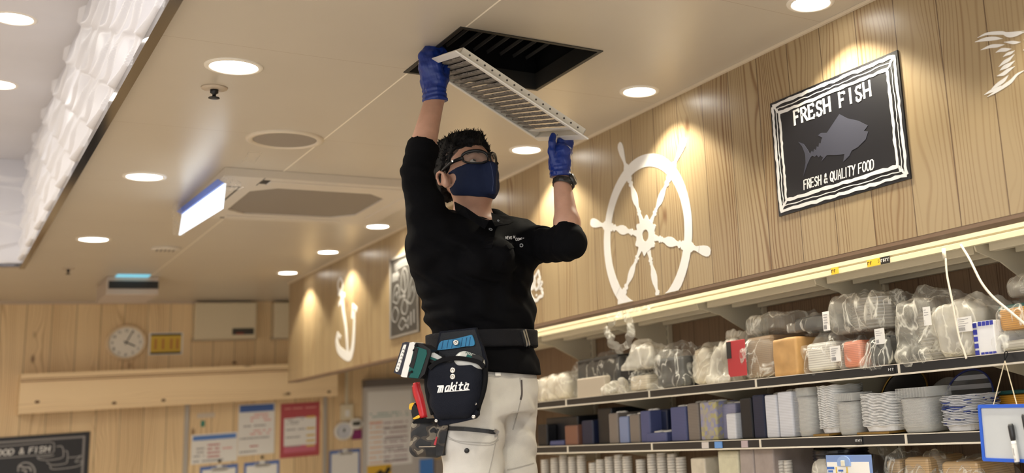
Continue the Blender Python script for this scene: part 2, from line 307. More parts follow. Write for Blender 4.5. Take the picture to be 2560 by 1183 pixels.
# ------------------------------------------------------------------ implicit shapes (bodies, cloth, bags)
import openvdb
class Field:
    def __init__(s, lo, hi, vox):
        s.lo = np.array(lo, np.float64); s.vox = vox; s.n = np.ceil((np.array(hi) - s.lo) / vox).astype(int) + 1
        s.a = np.full(tuple(s.n), 1.0, np.float32)
    def grid(s, lo, hi):
        i0 = np.maximum(np.floor((np.array(lo) - s.lo) / s.vox).astype(int), 0); i1 = np.minimum(np.ceil((np.array(hi) - s.lo) / s.vox).astype(int) + 1, s.n)
        if (i1 <= i0).any(): return None
        sl = tuple(slice(a, b) for a, b in zip(i0, i1))
        ax = [(s.lo[k] + np.arange(i0[k], i1[k]) * s.vox).astype(np.float32) for k in range(3)]
        X, Y, Z = np.meshgrid(*ax, indexing='ij'); return sl, X, Y, Z
    def all(s):
        ax = [(s.lo[k] + np.arange(s.n[k]) * s.vox).astype(np.float32) for k in range(3)]
        return np.meshgrid(*ax, indexing='ij')
    def put(s, sl, d, k, op='u'):
        a = s.a[sl]
        if op == 'u':
            if k > 0: h = np.clip(0.5 + 0.5 * (a - d) / k, 0, 1); s.a[sl] = a * (1 - h) + d * h - k * h * (1 - h)
            else: s.a[sl] = np.minimum(a, d)
        elif op == 's':
            d = -d
            if k > 0: h = np.clip(0.5 - 0.5 * (a - d) / k, 0, 1); s.a[sl] = a * (1 - h) + d * h + k * h * (1 - h)
            else: s.a[sl] = np.maximum(a, d)
    def cap(s, a, b, ra, rb, k=0.0, op='u', flat=None):
        """round cone; flat=(axis, factor) squashes it along a direction"""
        a, b = np.array(a, float), np.array(b, float); r = max(ra, rb) * (max(1.0, 1 / flat[1]) if flat and flat[1] < 1 else 1) + k + 2 * s.vox + (0.03 if flat else 0)
        g = s.grid(np.minimum(a, b) - r, np.maximum(a, b) + r)
        if g is None: return
        sl, X, Y, Z = g; d = b - a; L2 = d @ d + 1e-12
        px, py, pz = X - a[0], Y - a[1], Z - a[2]
        t = np.clip((px * d[0] + py * d[1] + pz * d[2]) / L2, 0, 1)
        qx, qy, qz = px - t * d[0], py - t * d[1], pz - t * d[2]
        if flat:
            f = np.array(flat[0], float); f /= np.linalg.norm(f); c = qx * f[0] + qy * f[1] + qz * f[2]; e = c * (flat[1] - 1)
            qx, qy, qz = qx + e * f[0], qy + e * f[1], qz + e * f[2]
        s.put(sl, (np.sqrt(qx * qx + qy * qy + qz * qz) - (ra + (rb - ra) * t)).astype(np.float32), k, op)
    def ell(s, c, axes, rad, k=0.0, op='u'):
        c = np.array(c, float); A = np.array([np.array(q, float) / np.linalg.norm(np.array(q, float)) for q in axes]); r = np.array(rad, float)
        ext = np.sqrt(((A * r[:, None]) ** 2).sum(0)) + k + 2 * s.vox
        g = s.grid(c - ext, c + ext)
        if g is None: return
        sl, X, Y, Z = g; p = [X - c[0], Y - c[1], Z - c[2]]
        q = [A[i][0] * p[0] + A[i][1] * p[1] + A[i][2] * p[2] for i in range(3)]
        k0 = np.sqrt(sum((q[i] / r[i]) ** 2 for i in range(3))); k1 = np.sqrt(sum((q[i] / r[i] ** 2) ** 2 for i in range(3))) + 1e-9
        s.put(sl, (k0 * (k0 - 1) / k1).astype(np.float32), k, op)
    def slab(s, c, axes, half, rnd, k=0.0, op='u'):
        """rounded box"""
        c = np.array(c, float); A = np.array([np.array(q, float) / np.linalg.norm(np.array(q, float)) for q in axes]); h = np.array(half, float)
        ext = (np.abs(A) * h[:, None]).sum(0) + k + 2 * s.vox
        g = s.grid(c - ext, c + ext)
        if g is None: return
        sl, X, Y, Z = g; p = [X - c[0], Y - c[1], Z - c[2]]
        q = [np.abs(A[i][0] * p[0] + A[i][1] * p[1] + A[i][2] * p[2]) - (h[i] - rnd) for i in range(3)]
        d = np.sqrt(sum(np.maximum(q[i], 0) ** 2 for i in range(3))) + np.minimum(np.maximum(np.maximum(q[0], q[1]), q[2]), 0) - rnd
        s.put(sl, d.astype(np.float32), k, op)
    def cut(s, p, nrm, k=0.0, lo=None, hi=None):
        """remove what lies beyond the plane, inside the optional box"""
        p = np.array(p, float); nv = np.array(nrm, float); nv /= np.linalg.norm(nv)
        g = s.grid(lo if lo is not None else s.lo, hi if hi is not None else s.lo + s.n * s.vox)
        if g is None: return
        sl, X, Y, Z = g; d = (X - p[0]) * nv[0] + (Y - p[1]) * nv[1] + (Z - p[2]) * nv[2]
        s.a[sl] = np.maximum(s.a[sl], d)
    def loft(s, secs, lat, fw, k=0.0, op='u', pw=2.0):
        """stacked ellipses: (centre xyz, half width along lat, half depth along fw), rising in z"""
        secs = sorted(secs, key=lambda q: q[0][2]); zs = np.array([q[0][2] for q in secs]); C = np.array([[q[0][0], q[0][1]] for q in secs]); A = np.array([q[1] for q in secs]); B = np.array([q[2] for q in secs])
        R = max(A.max(), B.max()) + k + 0.03
        g = s.grid((C[:, 0].min() - R, C[:, 1].min() - R, zs[0] - k - 0.02), (C[:, 0].max() + R, C[:, 1].max() + R, zs[-1] + k + 0.02))
        if g is None: return
        sl, X, Y, Z = g; z1 = Z[0, 0, :]
        def pch(v):  # smooth interpolation
            zz = np.linspace(zs[0], zs[-1], 200); w = np.interp(zz, zs, v); kk = np.ones(15) / 15; w2 = np.convolve(np.pad(w, 7, mode='edge'), kk, 'valid'); return np.interp(z1, zz, w2)
        cx, cy, a, b = pch(C[:, 0]), pch(C[:, 1]), pch(A), pch(B)
        px, py = X - cx, Y - cy; u = px * lat[0] + py * lat[1]; v = px * fw[0] + py * fw[1]
        q = ((np.abs(u) / a) ** pw + (np.abs(v) / b) ** pw) ** (1 / pw)
        d = (q - 1) * np.minimum(a, b); dz = np.maximum(zs[0] - Z, Z - zs[-1])
        s.put(sl, np.maximum(d, dz).astype(np.float32), k, op)
    def rough(s, amp, scale, seed=0, octv=2, stretch=(1, 1, 1)):
        """push the surface in and out with smooth sines"""
        X, Y, Z = s.all(); rg = np.random.default_rng(seed); w = np.zeros_like(X)
        for o in range(octv):
            for _ in range(5):
                kx = rg.normal(size=3) * scale * (1.9 ** o) * np.array(stretch); w += np.sin(X * kx[0] + Y * kx[1] + Z * kx[2] + rg.uniform(0, 6.28)) / (1.7 ** o)
        s.a += (w * (amp / 3.0)).astype(np.float32)
    def mesh(s, name, material, parent=None, smooth=True, iso=0.0, adapt=0.0):
        gr = openvdb.FloatGrid(); gr.copyFromArray(np.ascontiguousarray(np.clip(s.a, -8 * s.vox, 8 * s.vox)).astype(np.float32)); gr.transform = openvdb.createLinearTransform(voxelSize=s.vox)
        pts, quads = gr.convertToQuads(iso)
        pts = np.asarray(pts, np.float64) + s.lo
        me = bpy.data.meshes.new(name); me.vertices.add(len(pts)); me.vertices.foreach_set('co', pts.astype(np.float32).ravel())
        q = np.asarray(quads, np.int32)[:, ::-1]; me.loops.add(q.size); me.loops.foreach_set('vertex_index', q.ravel()); me.polygons.add(len(q))
        me.polygons.foreach_set('loop_start', np.arange(0, q.size, 4, dtype=np.int32)); me.update(calc_edges=True); me.validate()
        return link(name, me, material, parent, smooth)
# ================================================================== the room
PINE = wood('pine_planks', 1, 2, 0.1715, 0.16, (0.375, 0.280, 0.160), (0.175, 0.086, 0.033), rough=0.33, tint=0.16, grain=1.15)
PINE_X = wood('pine_planks_back', 0, 2, 0.165, 0.015, (0.76, 0.57, 0.33), (0.40, 0.23, 0.10), rough=0.4)
PINE_S = wood('pine_planks_shelf', 1, 2, 0.12, 0.05, (0.24, 0.155, 0.095), (0.11, 0.055, 0.03), rough=0.45)
PINE_BEAM = wood('pine_beam', 2, 0, 0.6, 0.2, (0.86, 0.66, 0.40), (0.50, 0.31, 0.15), rough=0.4, gap=0.0)
def ceiling_mat():
    m, n, l, b = newmat('ceiling_boards')
    tc = n.new('ShaderNodeTexCoord'); sp = n.new('ShaderNodeSeparateXYZ'); l.new(tc.outputs['Object'], sp.inputs[0])
    def line(ax, off, per, w):
        f = math_node(n, l, 'FRACT', math_node(n, l, 'DIVIDE', math_node(n, l, 'ADD', sp.outputs[ax], off + 50 * per), per))
        return math_node(n, l, 'LESS_THAN', math_node(n, l, 'MULTIPLY', math_node(n, l, 'MINIMUM', f, math_node(n, l, 'SUBTRACT', 1.0, f)), per), w)
    lx = line(0, -1.254, 1.83, 0.0028); ly = line(1, -2.385, 1.02, 0.0016)
    nz = n.new('ShaderNodeTexNoise'); nz.inputs['Scale'].default_value = 2.5; nz.inputs['Detail'].default_value = 6; l.new(tc.outputs['Object'], nz.inputs['Vector'])
    cr = n.new('ShaderNodeValToRGB'); cr.color_ramp.elements[0].color = (0.50, 0.445, 0.365, 1); cr.color_ramp.elements[1].color = (0.56, 0.50, 0.41, 1); l.new(nz.outputs['Fac'], cr.inputs['Fac'])
    a = n.new('ShaderNodeMix'); a.data_type = 'RGBA'; l.new(lx, a.inputs['Factor']); l.new(cr.outputs[0], a.inputs[6]); a.inputs[7].default_value = (0.95, 0.88, 0.74, 1)
    c = n.new('ShaderNodeMix'); c.data_type = 'RGBA'; l.new(math_node(n, l, 'MULTIPLY', ly, 0.6), c.inputs['Factor']); l.new(a.outputs[2], c.inputs[6]); c.inputs[7].default_value = (0.35, 0.26, 0.18, 1)
    l.new(c.outputs[2], b.inputs['Base Color']); b.inputs['Roughness'].default_value = 0.3; b.inputs['Specular IOR Level'].default_value = 0.45
    n2 = n.new('ShaderNodeTexNoise'); n2.inputs['Scale'].default_value = 350; l.new(tc.outputs['Object'], n2.inputs['Vector'])
    bp = n.new('ShaderNodeBump'); bp.inputs['Strength'].default_value = 0.12; bp.inputs['Distance'].default_value = 0.001
    l.new(n2.outputs['Fac'], bp.inputs['Height']); l.new(bp.outputs['Normal'], b.inputs['Normal'])
    return m
M_CEIL = ceiling_mat()
M_WHITE = mat('white_paint', (0.80, 0.78, 0.74), 0.5)
M_TRAY = mat('tray_plaster', (0.64, 0.63, 0.66), 0.55, noise=0.03, nscale=3)
M_CHROME = mat('dark_chrome', (0.22, 0.22, 0.24), 0.10, metal=1.0)
M_BLACK = mat('black_plastic', (0.012, 0.012, 0.013), 0.4)
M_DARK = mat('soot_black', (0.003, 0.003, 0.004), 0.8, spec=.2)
M_STEEL = mat('steel', (0.62, 0.62, 0.62), 0.3, metal=1.0)
M_PLAST = mat('appliance_white', (0.60, 0.54, 0.46), 0.42, spec=0.4)
M_GLOW = mat('lamp_glow', (1, 1, 1), 0.4, emit=(1.0, 0.96, 0.88), estr=14.0)
OPX0, OPX1, OPY0, OPY1 = 1.237, 1.742, 2.945, 3.440
bm = bmesh.new()
T = 0.05
for x0, x1, y0, y1 in ((-4, 4.25, -3, -1), (-4, -3, -1, TRAY_Y), (-4, 4.25, TRAY_Y, BACK_Y + .05), (TRAY_X, OPX0, -1, TRAY_Y), (OPX1, 4.25, -1, TRAY_Y), (OPX0, OPX1, -1, OPY0), (OPX0, OPX1, OPY1, TRAY_Y)):
    box(bm, (x0, y0, CEIL), (x1, y1, CEIL + T))
struct(obj('ceiling', bm, M_CEIL))
struct(boxo('floor', (-4, -3, -0.05), (4.25, BACK_Y + .05, 0), mat('floor_vinyl', (0.50, 0.45, 0.40), 0.45, noise=0.06, nscale=4)))
struct(boxo('wall_back', (-4, BACK_Y, 0), (4.25, BACK_Y + .05, CEIL), PINE_X))
struct(boxo('wall_left', (-4.05, -3, 0), (-4, BACK_Y, CEIL), M_WHITE))
struct(boxo('wall_front', (-4, -3.05, 0), (4.25, -3, CEIL), M_WHITE))
bm = bmesh.new(); box(bm, (WALL_X, -3, 0), (WALL_X + .06, 6.0, CEIL))
struct(obj('wall_right', bm, PINE_S))
struct(boxo('wall_return', (WALL_X + .06, 5.94, 0), (4.2, 6.0, CEIL), M_WHITE))
struct(boxo('wall_side', (4.2, 6.0, 0), (4.25, BACK_Y, CEIL), M_WHITE))
struct(boxo('wall_soffit', (SOFF_X, -3, SOFF_Z), (SOFF_X + .055, SOFF_Y1, CEIL), PINE))
# brown edging under the soffit panel and slim white cove at its head
struct(boxo('trim_soffit_edge', (SOFF_X + .0006, -3, SOFF_Z - .012), (SOFF_X + .075, SOFF_Y1, SOFF_Z - .0005), mat('soffit_edge', (0.19, 0.12, 0.075), 0.5)))
bm = bmesh.new(); box(bm, (SOFF_X - .012, -3, CEIL - .010), (SOFF_X - .0005, SOFF_Y1, CEIL - .0005))
struct(obj('trim_soffit_cove', bm, mat('cove_white', (0.70, 0.60, 0.46), 0.5)))
bm = bmesh.new(); box(bm, (-4, BACK_Y - .03, CEIL - .018), (2.25, BACK_Y - .0005, CEIL - .0005))
struct(obj('trim_back_cove', bm, mat('cove_tan', (0.52, 0.42, 0.32), 0.5)))
# ---------------------------------------------------------------- raised tray with wave-relief panels
def wave_panel(name, along0, along1, fixed, axis):
    """overlapping leaf-shaped scoops: ridges undulate in opposite phase, each scoop swells towards its lower ridge"""
    nu = int((along1 - along0) / 0.016); nv = 120; bm = bmesh.new(); g = []; h = 0.112; p = 0.56
    def dep(a, z):
        r = (TRAY_Z - z) / h; w = .34 * math.sin(2 * math.pi * a / p + 0.35 * r)
        k = math.floor(r) - 1
        for j in range(k, k + 4):
            lo = j + w * (1 if j % 2 == 0 else -1); hi = j + 1 + w * (1 if (j + 1) % 2 == 0 else -1)
            if lo <= r < hi: t = (r - lo) / (hi - lo); return 0.026 * (t ** 1.4 if t < .86 else .81 * (1 - (t - .86) / .14)) * min(1, (hi - lo) * 1.1)
        return 0
    for i in range(nu + 1):
        a = along0 + (along1 - along0) * i / nu; col = []
        for j in range(nv + 1):
            z = CEIL + (TRAY_Z - CEIL) * j / nv; d = 0.0 if j == 0 else dep(a, z) + .006 * math.sin(2 * math.pi * a / .55)
            col.append(bm.verts.new((fixed - d - 0.012, a, z) if axis == 'y' else (a, fixed - d - 0.012, z)))
        g.append(col)
    for a, b in zip(g, g[1:]):
        for j in range(nv): bm.faces.new((a[j], b[j], b[j + 1], a[j + 1]))
    o = obj(name, bm, mat('wave_relief', (0.72, 0.72, 0.77), 0.42, spec=0.4), smooth=True); return struct(o)
wave_panel('trim_wave_right', -1.0, TRAY_Y, TRAY_X, 'y')
wave_panel('trim_wave_back', -3.0, TRAY_X, TRAY_Y, 'x')
struct(boxo('ceiling_tray', (-3.1, -1.1, TRAY_Z), (TRAY_X + .1, TRAY_Y + .1, TRAY_Z + .05), M_TRAY))
struct(boxo('trim_tray_left', (-3.1, -1.1, CEIL), (-3.0, TRAY_Y + .1, TRAY_Z), M_TRAY)); struct(boxo('trim_tray_front', (-3.0, -1.1, CEIL), (TRAY_X + .1, -1.0, TRAY_Z), M_TRAY))
struct(boxo('trim_tray_backing', (TRAY_X + .0005, -1.0, CEIL + T), (TRAY_X + .1, TRAY_Y + .1, TRAY_Z), M_TRAY)); struct(boxo('trim_tray_backing_end', (-3.0, TRAY_Y + .0005, CEIL + T), (TRAY_X, TRAY_Y + .1, TRAY_Z), M_TRAY))
bm = bmesh.new()
box(bm, (TRAY_X - .014, -1.0, CEIL - .030), (TRAY_X + .016, TRAY_Y + .03, CEIL - .0006)); box(bm, (-3.0, TRAY_Y - .012, CEIL - .022), (TRAY_X - .016, TRAY_Y + .03, CEIL - .0006))
struct(obj('trim_tray_edge', bm, M_CHROME))
# ---------------------------------------------------------------- downlights
def make_downlight(loc, label, group, spot=SPOT_W, col=SPOT_COL, r=0.068, cone=115):
    t = thing('downlight', label, 'ceiling light', loc, group)
    bm = bmesh.new(); lathe(bm, [(r + .017, 0), (r + .016, -.004), (r + .004, -.006), (r, -.003), (r, -.0005)], loc, seg=40, capend=False)
    obj('trim_ring', bm, mat('ring_white', (0.80, 0.74, 0.64), 0.4), t, True)
    bm = bmesh.new(); lathe(bm, [(0.0001, -.0035), (r * .6, -.003), (r, -.0015)], loc, seg=40, capend=False)
    obj('diffuser', bm, M_GLOW, t, True)
    ld = bpy.data.lights.new('downlight_beam', 'SPOT'); ld.energy = spot; ld.color = col; ld.spot_size = math.radians(cone); ld.spot_blend = 0.30; ld.shadow_soft_size = 0.05
    lo = bpy.data.objects.new('downlight_beam', ld); COL.objects.link(lo); lo.parent = t; lo.location = (0, 0, -0.012)
    return t
NEAR = ['nearest to the camera, at the top edge above the fish sign', 'above the upper rim of the ship wheel', 'just right of the lowered grille above the raised glove', 'half hidden behind the neck of the man', 'left of his elbow, fourth from the far end', 'third from the far corner of the plank soffit', 'over the anchor picture, second from the far end']
RY = [2.272, 3.290, 4.271, 5.271, 6.276, 7.262, 8.252]
for y, w_ in zip(RY, ['nearest one, at the photo\'s top edge above the fish sign', 'one above the right rim of the white ship wheel', 'one between the man\'s face and his raised blue glove', 'one half hidden behind the man\'s neck', 'one just left of the man\'s bent right elbow', 'one second from the far end of the row', 'farthest one of the row, at the soffit\'s far corner']):
    make_downlight((2.098, y, CEIL), 'lit downlight along the soffit, ' + w_, 'downlights along the soffit', r=0.060)
make_downlight((2.098, 1.27, CEIL), 'lit downlight along the soffit, before the photo\'s nearest one', 'downlights along the soffit', r=0.060)
for y, w_ in ((3.610, 'big glaring one above the black sprinkler'), (5.325, 'middle one left of the round ceiling speaker'), (7.033, 'far one left of the slanted white panel')):
    make_downlight((0.741, y, CEIL), 'lit downlight beside the tray, ' + w_, 'downlights beside the tray', r=0.07)
make_downlight((0.741, 1.90, CEIL), 'lit downlight beside the tray, out of view toward the camera', 'downlights beside the tray', r=0.07)
for y, w_ in ((5.336, 'upper one at the photo\'s top left corner'), (6.37, 'lower one cut by the photo\'s left edge')):
    make_downlight((0.225, y, TRAY_Z), 'round lit downlight inside the raised white tray, ' + w_, 'tray downlights', spot=2.5, col=(0.95, 0.96, 1), cone=120)
for y in (1.3, 2.65, 3.95):
    make_downlight((0.225, y, TRAY_Z), 'round lit downlight inside the raised white tray, hidden above the wavy panel', 'tray downlights', spot=2.5, col=(0.95, 0.96, 1), cone=120)
# ---------------------------------------------------------------- return-air opening
t = thing('ceiling_vent', 'open square black return-air shaft in the ceiling over the man', 'ceiling vent', (OPX0, OPY0, CEIL))
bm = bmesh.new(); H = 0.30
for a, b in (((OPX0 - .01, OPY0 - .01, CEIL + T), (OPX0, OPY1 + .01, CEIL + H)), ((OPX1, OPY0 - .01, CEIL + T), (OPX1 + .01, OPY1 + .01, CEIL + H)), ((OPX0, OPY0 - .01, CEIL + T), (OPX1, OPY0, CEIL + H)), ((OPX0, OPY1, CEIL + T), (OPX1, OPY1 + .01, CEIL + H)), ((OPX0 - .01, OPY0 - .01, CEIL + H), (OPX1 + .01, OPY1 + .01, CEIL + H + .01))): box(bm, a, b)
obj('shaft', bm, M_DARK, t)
bm = bmesh.new(); e = 0.014
for a, b in (((OPX0, OPY0, CEIL - .003), (OPX0 + e, OPY1, CEIL + .06)), ((OPX1 - e, OPY0, CEIL - .003), (OPX1, OPY1, CEIL + .06)), ((OPX0 + e, OPY0, CEIL - .003), (OPX1 - e, OPY0 + e, CEIL + .06)), ((OPX0 + e, OPY1 - e, CEIL - .003), (OPX1 - e, OPY1, CEIL + .06))): box(bm, a, b)
obj('collar', bm, mat('collar_black', (0.02, 0.018, 0.016), 0.5), t)
M_FIN = mat('fin_grey', (0.030, 0.028, 0.026), 0.6)
for k in range(9):
    x = OPX0 + 0.045 + k * 0.051
    bm = bmesh.new(); box(bm, (-.0012, OPY0 + e, -.010), (.0012, OPY1 - e, .0), ((1, 0, 0), (0, 1, 0), (-.35, 0, 1)), (x, 0, CEIL + .12)); obj('fin', bm, M_FIN, t)
# ---------------------------------------------------------------- cassette air conditioner
AX0, AX1, AY0, AY1, AZ = 1.010, 1.985, 5.035, 6.060, CEIL - .038
t = thing('air_conditioner', 'square beige ceiling cassette air conditioner with grey central mesh grille', 'air conditioner', (AX0, AY0, AZ))
cx, cy = (AX0 + AX1) / 2, (AY0 + AY1) / 2
def ring_panel(bm, x0, x1, y0, y1, x2, x3, y2, y3, z0, z1, cham=0.0):
    pl = Plane((0, 0, z1), (1, 0, 0), (0, -1, 0))   # N points down
    def lp(a, b, c, d, q): return [(a + q, -c), (b - q, -c), (b, -c - q), (b, -d + q), (b - q, -d), (a + q, -d), (a, -d + q), (a, -c - q)] if q else [(a, -c), (b, -c), (b, -d), (a, -d)]
    poly(bm, pl, [lp(x0, x1, y0, y1, 0), lp(x2, x3, y2, y3, cham)], z1 - z0)
bm = bmesh.new(); g0, g1, g2, g3 = AX0 + .17, AX1 - .17, AY0 + .20, AY1 - .16
ring_panel(bm, AX0, AX1, AY0, AY1, g0, g1, g2, g3, AZ, CEIL - .0006, 0.10)
obj('fascia', bm, M_PLAST, t)
bm = bmesh.new(); pl = Plane((0, 0, AZ), (1, 0, 0), (0, -1, 0)); q = .10
poly(bm, pl, [[(g0 + q, -g2), (g1 - q, -g2), (g1, -g2 - q), (g1, -g3 + q), (g1 - q, -g3), (g0 + q, -g3), (g0, -g3 + q), (g0, -g2 - q)]], 0.004, -0.012)
def mesh_grille_mat(name, col):
    m, n, l, b = newmat(name); tc = n.new('ShaderNodeTexCoord'); ck = n.new('ShaderNodeTexChecker'); ck.inputs['Scale'].default_value = 190
    ck.inputs['Color1'].default_value = (*col, 1); ck.inputs['Color2'].default_value = tuple(c * .62 for c in col) + (1,); l.new(tc.outputs['Object'], ck.inputs['Vector']); l.new(ck.outputs['Color'], b.inputs['Base Color']); b.inputs['Roughness'].default_value = 0.6; return m
obj('intake_grille', bm, mesh_grille_mat('grille_mesh', (0.30, 0.255, 0.21)), t)
for nm, a, b in (('louver', (AX0 + .20, AY0 + .05, AZ - .006), (AX1 - .10, AY0 + .125, AZ + .002)), ('louver', (AX1 - .10, AY0 + .22, AZ - .006), (AX1 - .035, AY1 - .2, AZ + .002)), ('louver', (AX0 + .2, AY1 - .11, AZ - .006), (AX1 - .2, AY1 - .04, AZ + .002)), ('louver', (AX0 + .035, AY0 + .22, AZ - .006), (AX0 + .10, AY1 - .2, AZ + .002))):
    boxo(nm, a, b, M_PLAST, t, 0.003)
for a, b in (((AX0 + .17, AY0 + .04, AZ - .001), (AX0 + .20, AY0 + .12, AZ + .001)), ((AX0 + .20, AY0 + .128, AZ - .0012), (AX1 - .06, AY0 + .134, AZ + .001)), ((AX0 + .165, AY0 + .0, AZ - .0012), (AX0 + .168, AY0 + .16, AZ)), ((AX0 + .105, AY0 + .22, AZ - .0012), (AX0 + .112, AY1 - .3, AZ + .001)), ((AX0 + .04, AY0 + .212, AZ - .0012), (AX0 + .11, AY0 + .218, AZ + .001)), ((AX0 + .18, AY1 - .05, AZ - .0013), (AX0 + .22, AY1 - .03, AZ)), ((AX1 - .26, AY1 - .06, AZ - .0013), (AX1 - .22, AY1 - .04, AZ))): boxo('gap', a, b, mat('gap_dark', (0.035, 0.028, 0.022), 0.7), t)
# slanted white wind deflector with clear film; its glare is painted as emission
t = thing('wind_deflector', 'slanted bright white panel with blue top edge beside the air conditioner', 'wind deflector', (0.99, 5.4, CEIL))
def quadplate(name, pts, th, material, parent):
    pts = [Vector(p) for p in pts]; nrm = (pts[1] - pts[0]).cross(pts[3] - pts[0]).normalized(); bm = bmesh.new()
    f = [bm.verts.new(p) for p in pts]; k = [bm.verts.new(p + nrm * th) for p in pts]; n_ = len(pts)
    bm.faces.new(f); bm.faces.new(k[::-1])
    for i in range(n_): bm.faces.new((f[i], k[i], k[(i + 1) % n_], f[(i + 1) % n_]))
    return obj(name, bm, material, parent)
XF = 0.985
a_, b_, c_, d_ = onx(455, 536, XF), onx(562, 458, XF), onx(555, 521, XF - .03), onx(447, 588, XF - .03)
quadplate('panel', [a_, b_, c_, d_], 0.006, mat('panel_painted_glare', (0.85, 0.9, 0.95), 0.3, emit=(0.80, 0.90, 1.0), estr=1.15), t)
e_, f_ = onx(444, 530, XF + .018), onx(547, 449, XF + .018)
quadplate('edge_strip', [a_, e_, f_, b_], -0.006, mat('blue_film', (0.05, 0.15, 0.60), 0.3, emit=(0.05, 0.16, 0.7), estr=0.15), t)  # blue film, with a faint glow added to its colour
FILM_TAPE = film('tape_film', (0.85, 0.8, 0.72), 0.08, 0.6, 40)
for (x0, y0, x1, y1, x2, y2, x3, y3) in ((428, 512, 455, 505, 460, 590, 436, 585), (560, 440, 600, 452, 612, 470, 565, 480)):
    q = [onx(x0, y0, XF - .02), onx(x1, y1, XF - .02), onx(x2, y2, XF - .02), onx(x3, y3, XF - .02)]
    bm = bmesh.new(); n_ = 8; g = [[bm.verts.new(q[0].lerp(q[1], i / n_).lerp(q[3].lerp(q[2], i / n_), j / n_) + Vector((random.uniform(-.012, .004), 0, random.uniform(-.006, .002)))) for i in range(n_ + 1)] for j in range(n_ + 1)]
    for r0, r1 in zip(g, g[1:]):
        for i in range(n_): bm.faces.new((r0[i], r0[i + 1], r1[i + 1], r1[i]))
    obj('clear_film', bm, FILM_TAPE, t, True)
# speaker, sprinklers, tape, blue-lit unit
t = thing('ceiling_speaker', 'round flush ceiling speaker with grey mesh cover in a beige rim', 'speaker', (1.114, 4.459, CEIL))
L = onz(713, 348, CEIL)
bm = bmesh.new(); lathe(bm, [(.147, 0), (.146, -.006), (.135, -.010), (.122, -.008), (.119, -.003)], L, seg=56, capend=False); obj('rim', bm, mat('speaker_rim', (0.62, 0.54, 0.43), 0.35), t, True)
bm = bmesh.new(); lathe(bm, [(.0001, -.006), (.08, -.0055), (.119, -.004)], L, seg=56, capend=False); obj('mesh_cover', bm, mesh_grille_mat('speaker_mesh', (0.34, 0.29, 0.24)), t, True)
def sprinkler(x, y, s, label):
    L = onz(x, y, CEIL); t = thing('sprinkler', label, 'sprinkler', L)
    bm = bmesh.new(); lathe(bm, [(.042 * s, 0), (.040 * s, -.005), (.018 * s, -.008)], L, seg=28); obj('rosette', bm, mat('rosette', (0.5, 0.41, 0.31), 0.4), t, True)
    bm = bmesh.new(); lathe(bm, [(.013 * s, -.006), (.013 * s, -.02), (.006 * s, -.024), (.006 * s, -.036)], L, seg=16); lathe(bm, [(.017 * s, -.036), (.018 * s, -.039), (.012 * s, -.041)], L, seg=16); obj('head', bm, mat('sprinkler_black', (0.03, 0.03, 0.03), 0.35, metal=.6), t, True)
sprinkler(536, 219, 1.0, 'small black sprinkler head below the big glaring downlight')
sprinkler(171, 671, 0.8, 'tiny black sprinkler head on the ceiling near the back wall at left')
L = onz(414, 621, CEIL); t = thing('smoke_detector', 'flat round smoke detector on the ceiling left of the air conditioner', 'smoke detector', L)
bm = bmesh.new(); lathe(bm, [(.085, 0), (.083, -.008), (.06, -.014)], L, seg=36); obj('body', bm, M_PLAST, t, True)
bm = bmesh.new()
for k in range(5): box(bm, (L.x - .05 + k * .022, L.y - .03, CEIL - .0165), (L.x - .042 + k * .022, L.y + .03, CEIL - .0138))
obj('slots', bm, mat('slot_grey', (0.10, 0.08, 0.06), 0.6), t)
bm = bmesh.new(); pl = Plane((0, 0, CEIL), (1, 0, 0), (0, -1, 0)); poly(bm, pl, [[pl.px(*p) for p in ((622, 380), (655, 381), (636, 407), (606, 404))]], 0.0008)
tag(obj('tape_scrap', bm, mat('clear_tape', (0.85, 0.76, 0.62), 0.15, alpha=0.45)), 'square scrap of clear tape stuck to the ceiling below the speaker', 'tape')
L = onz(310, 712, CEIL); t = thing('air_curtain', 'small ceiling unit with black slot and blue ceiling reflection near the back wall', 'ceiling unit', L)
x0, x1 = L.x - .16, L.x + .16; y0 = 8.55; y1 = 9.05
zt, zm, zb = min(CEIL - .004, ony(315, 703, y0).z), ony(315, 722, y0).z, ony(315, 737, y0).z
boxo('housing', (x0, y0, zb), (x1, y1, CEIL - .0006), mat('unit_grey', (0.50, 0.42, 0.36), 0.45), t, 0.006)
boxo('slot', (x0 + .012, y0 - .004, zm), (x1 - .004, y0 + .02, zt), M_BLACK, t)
boxo('ceiling_reflection', (x0 + .05, onz(315, 698, CEIL).y, CEIL - .005), (x1 - .07, onz(315, 686, CEIL).y, CEIL - .0008), mat('blue_reflection', (0.2, 0.6, 0.8), 0.3, emit=(0.16, 0.55, 0.75), estr=0.75), t)  # blue reflection on the glossy ceiling, painted as a glowing strip
# ================================================================== pictures on the soffit
M_DECAL = mat('white_vinyl', (0.80, 0.79, 0.78), 0.45)
M_INK = mat('white_ink', (0.78, 0.77, 0.76), 0.5)
M_BOARD = mat('board_black', (0.012, 0.012, 0.016), 0.42)
SP = Plane((SOFF_X, 0, 0), (0, -1, 0), (0, 0, 1))
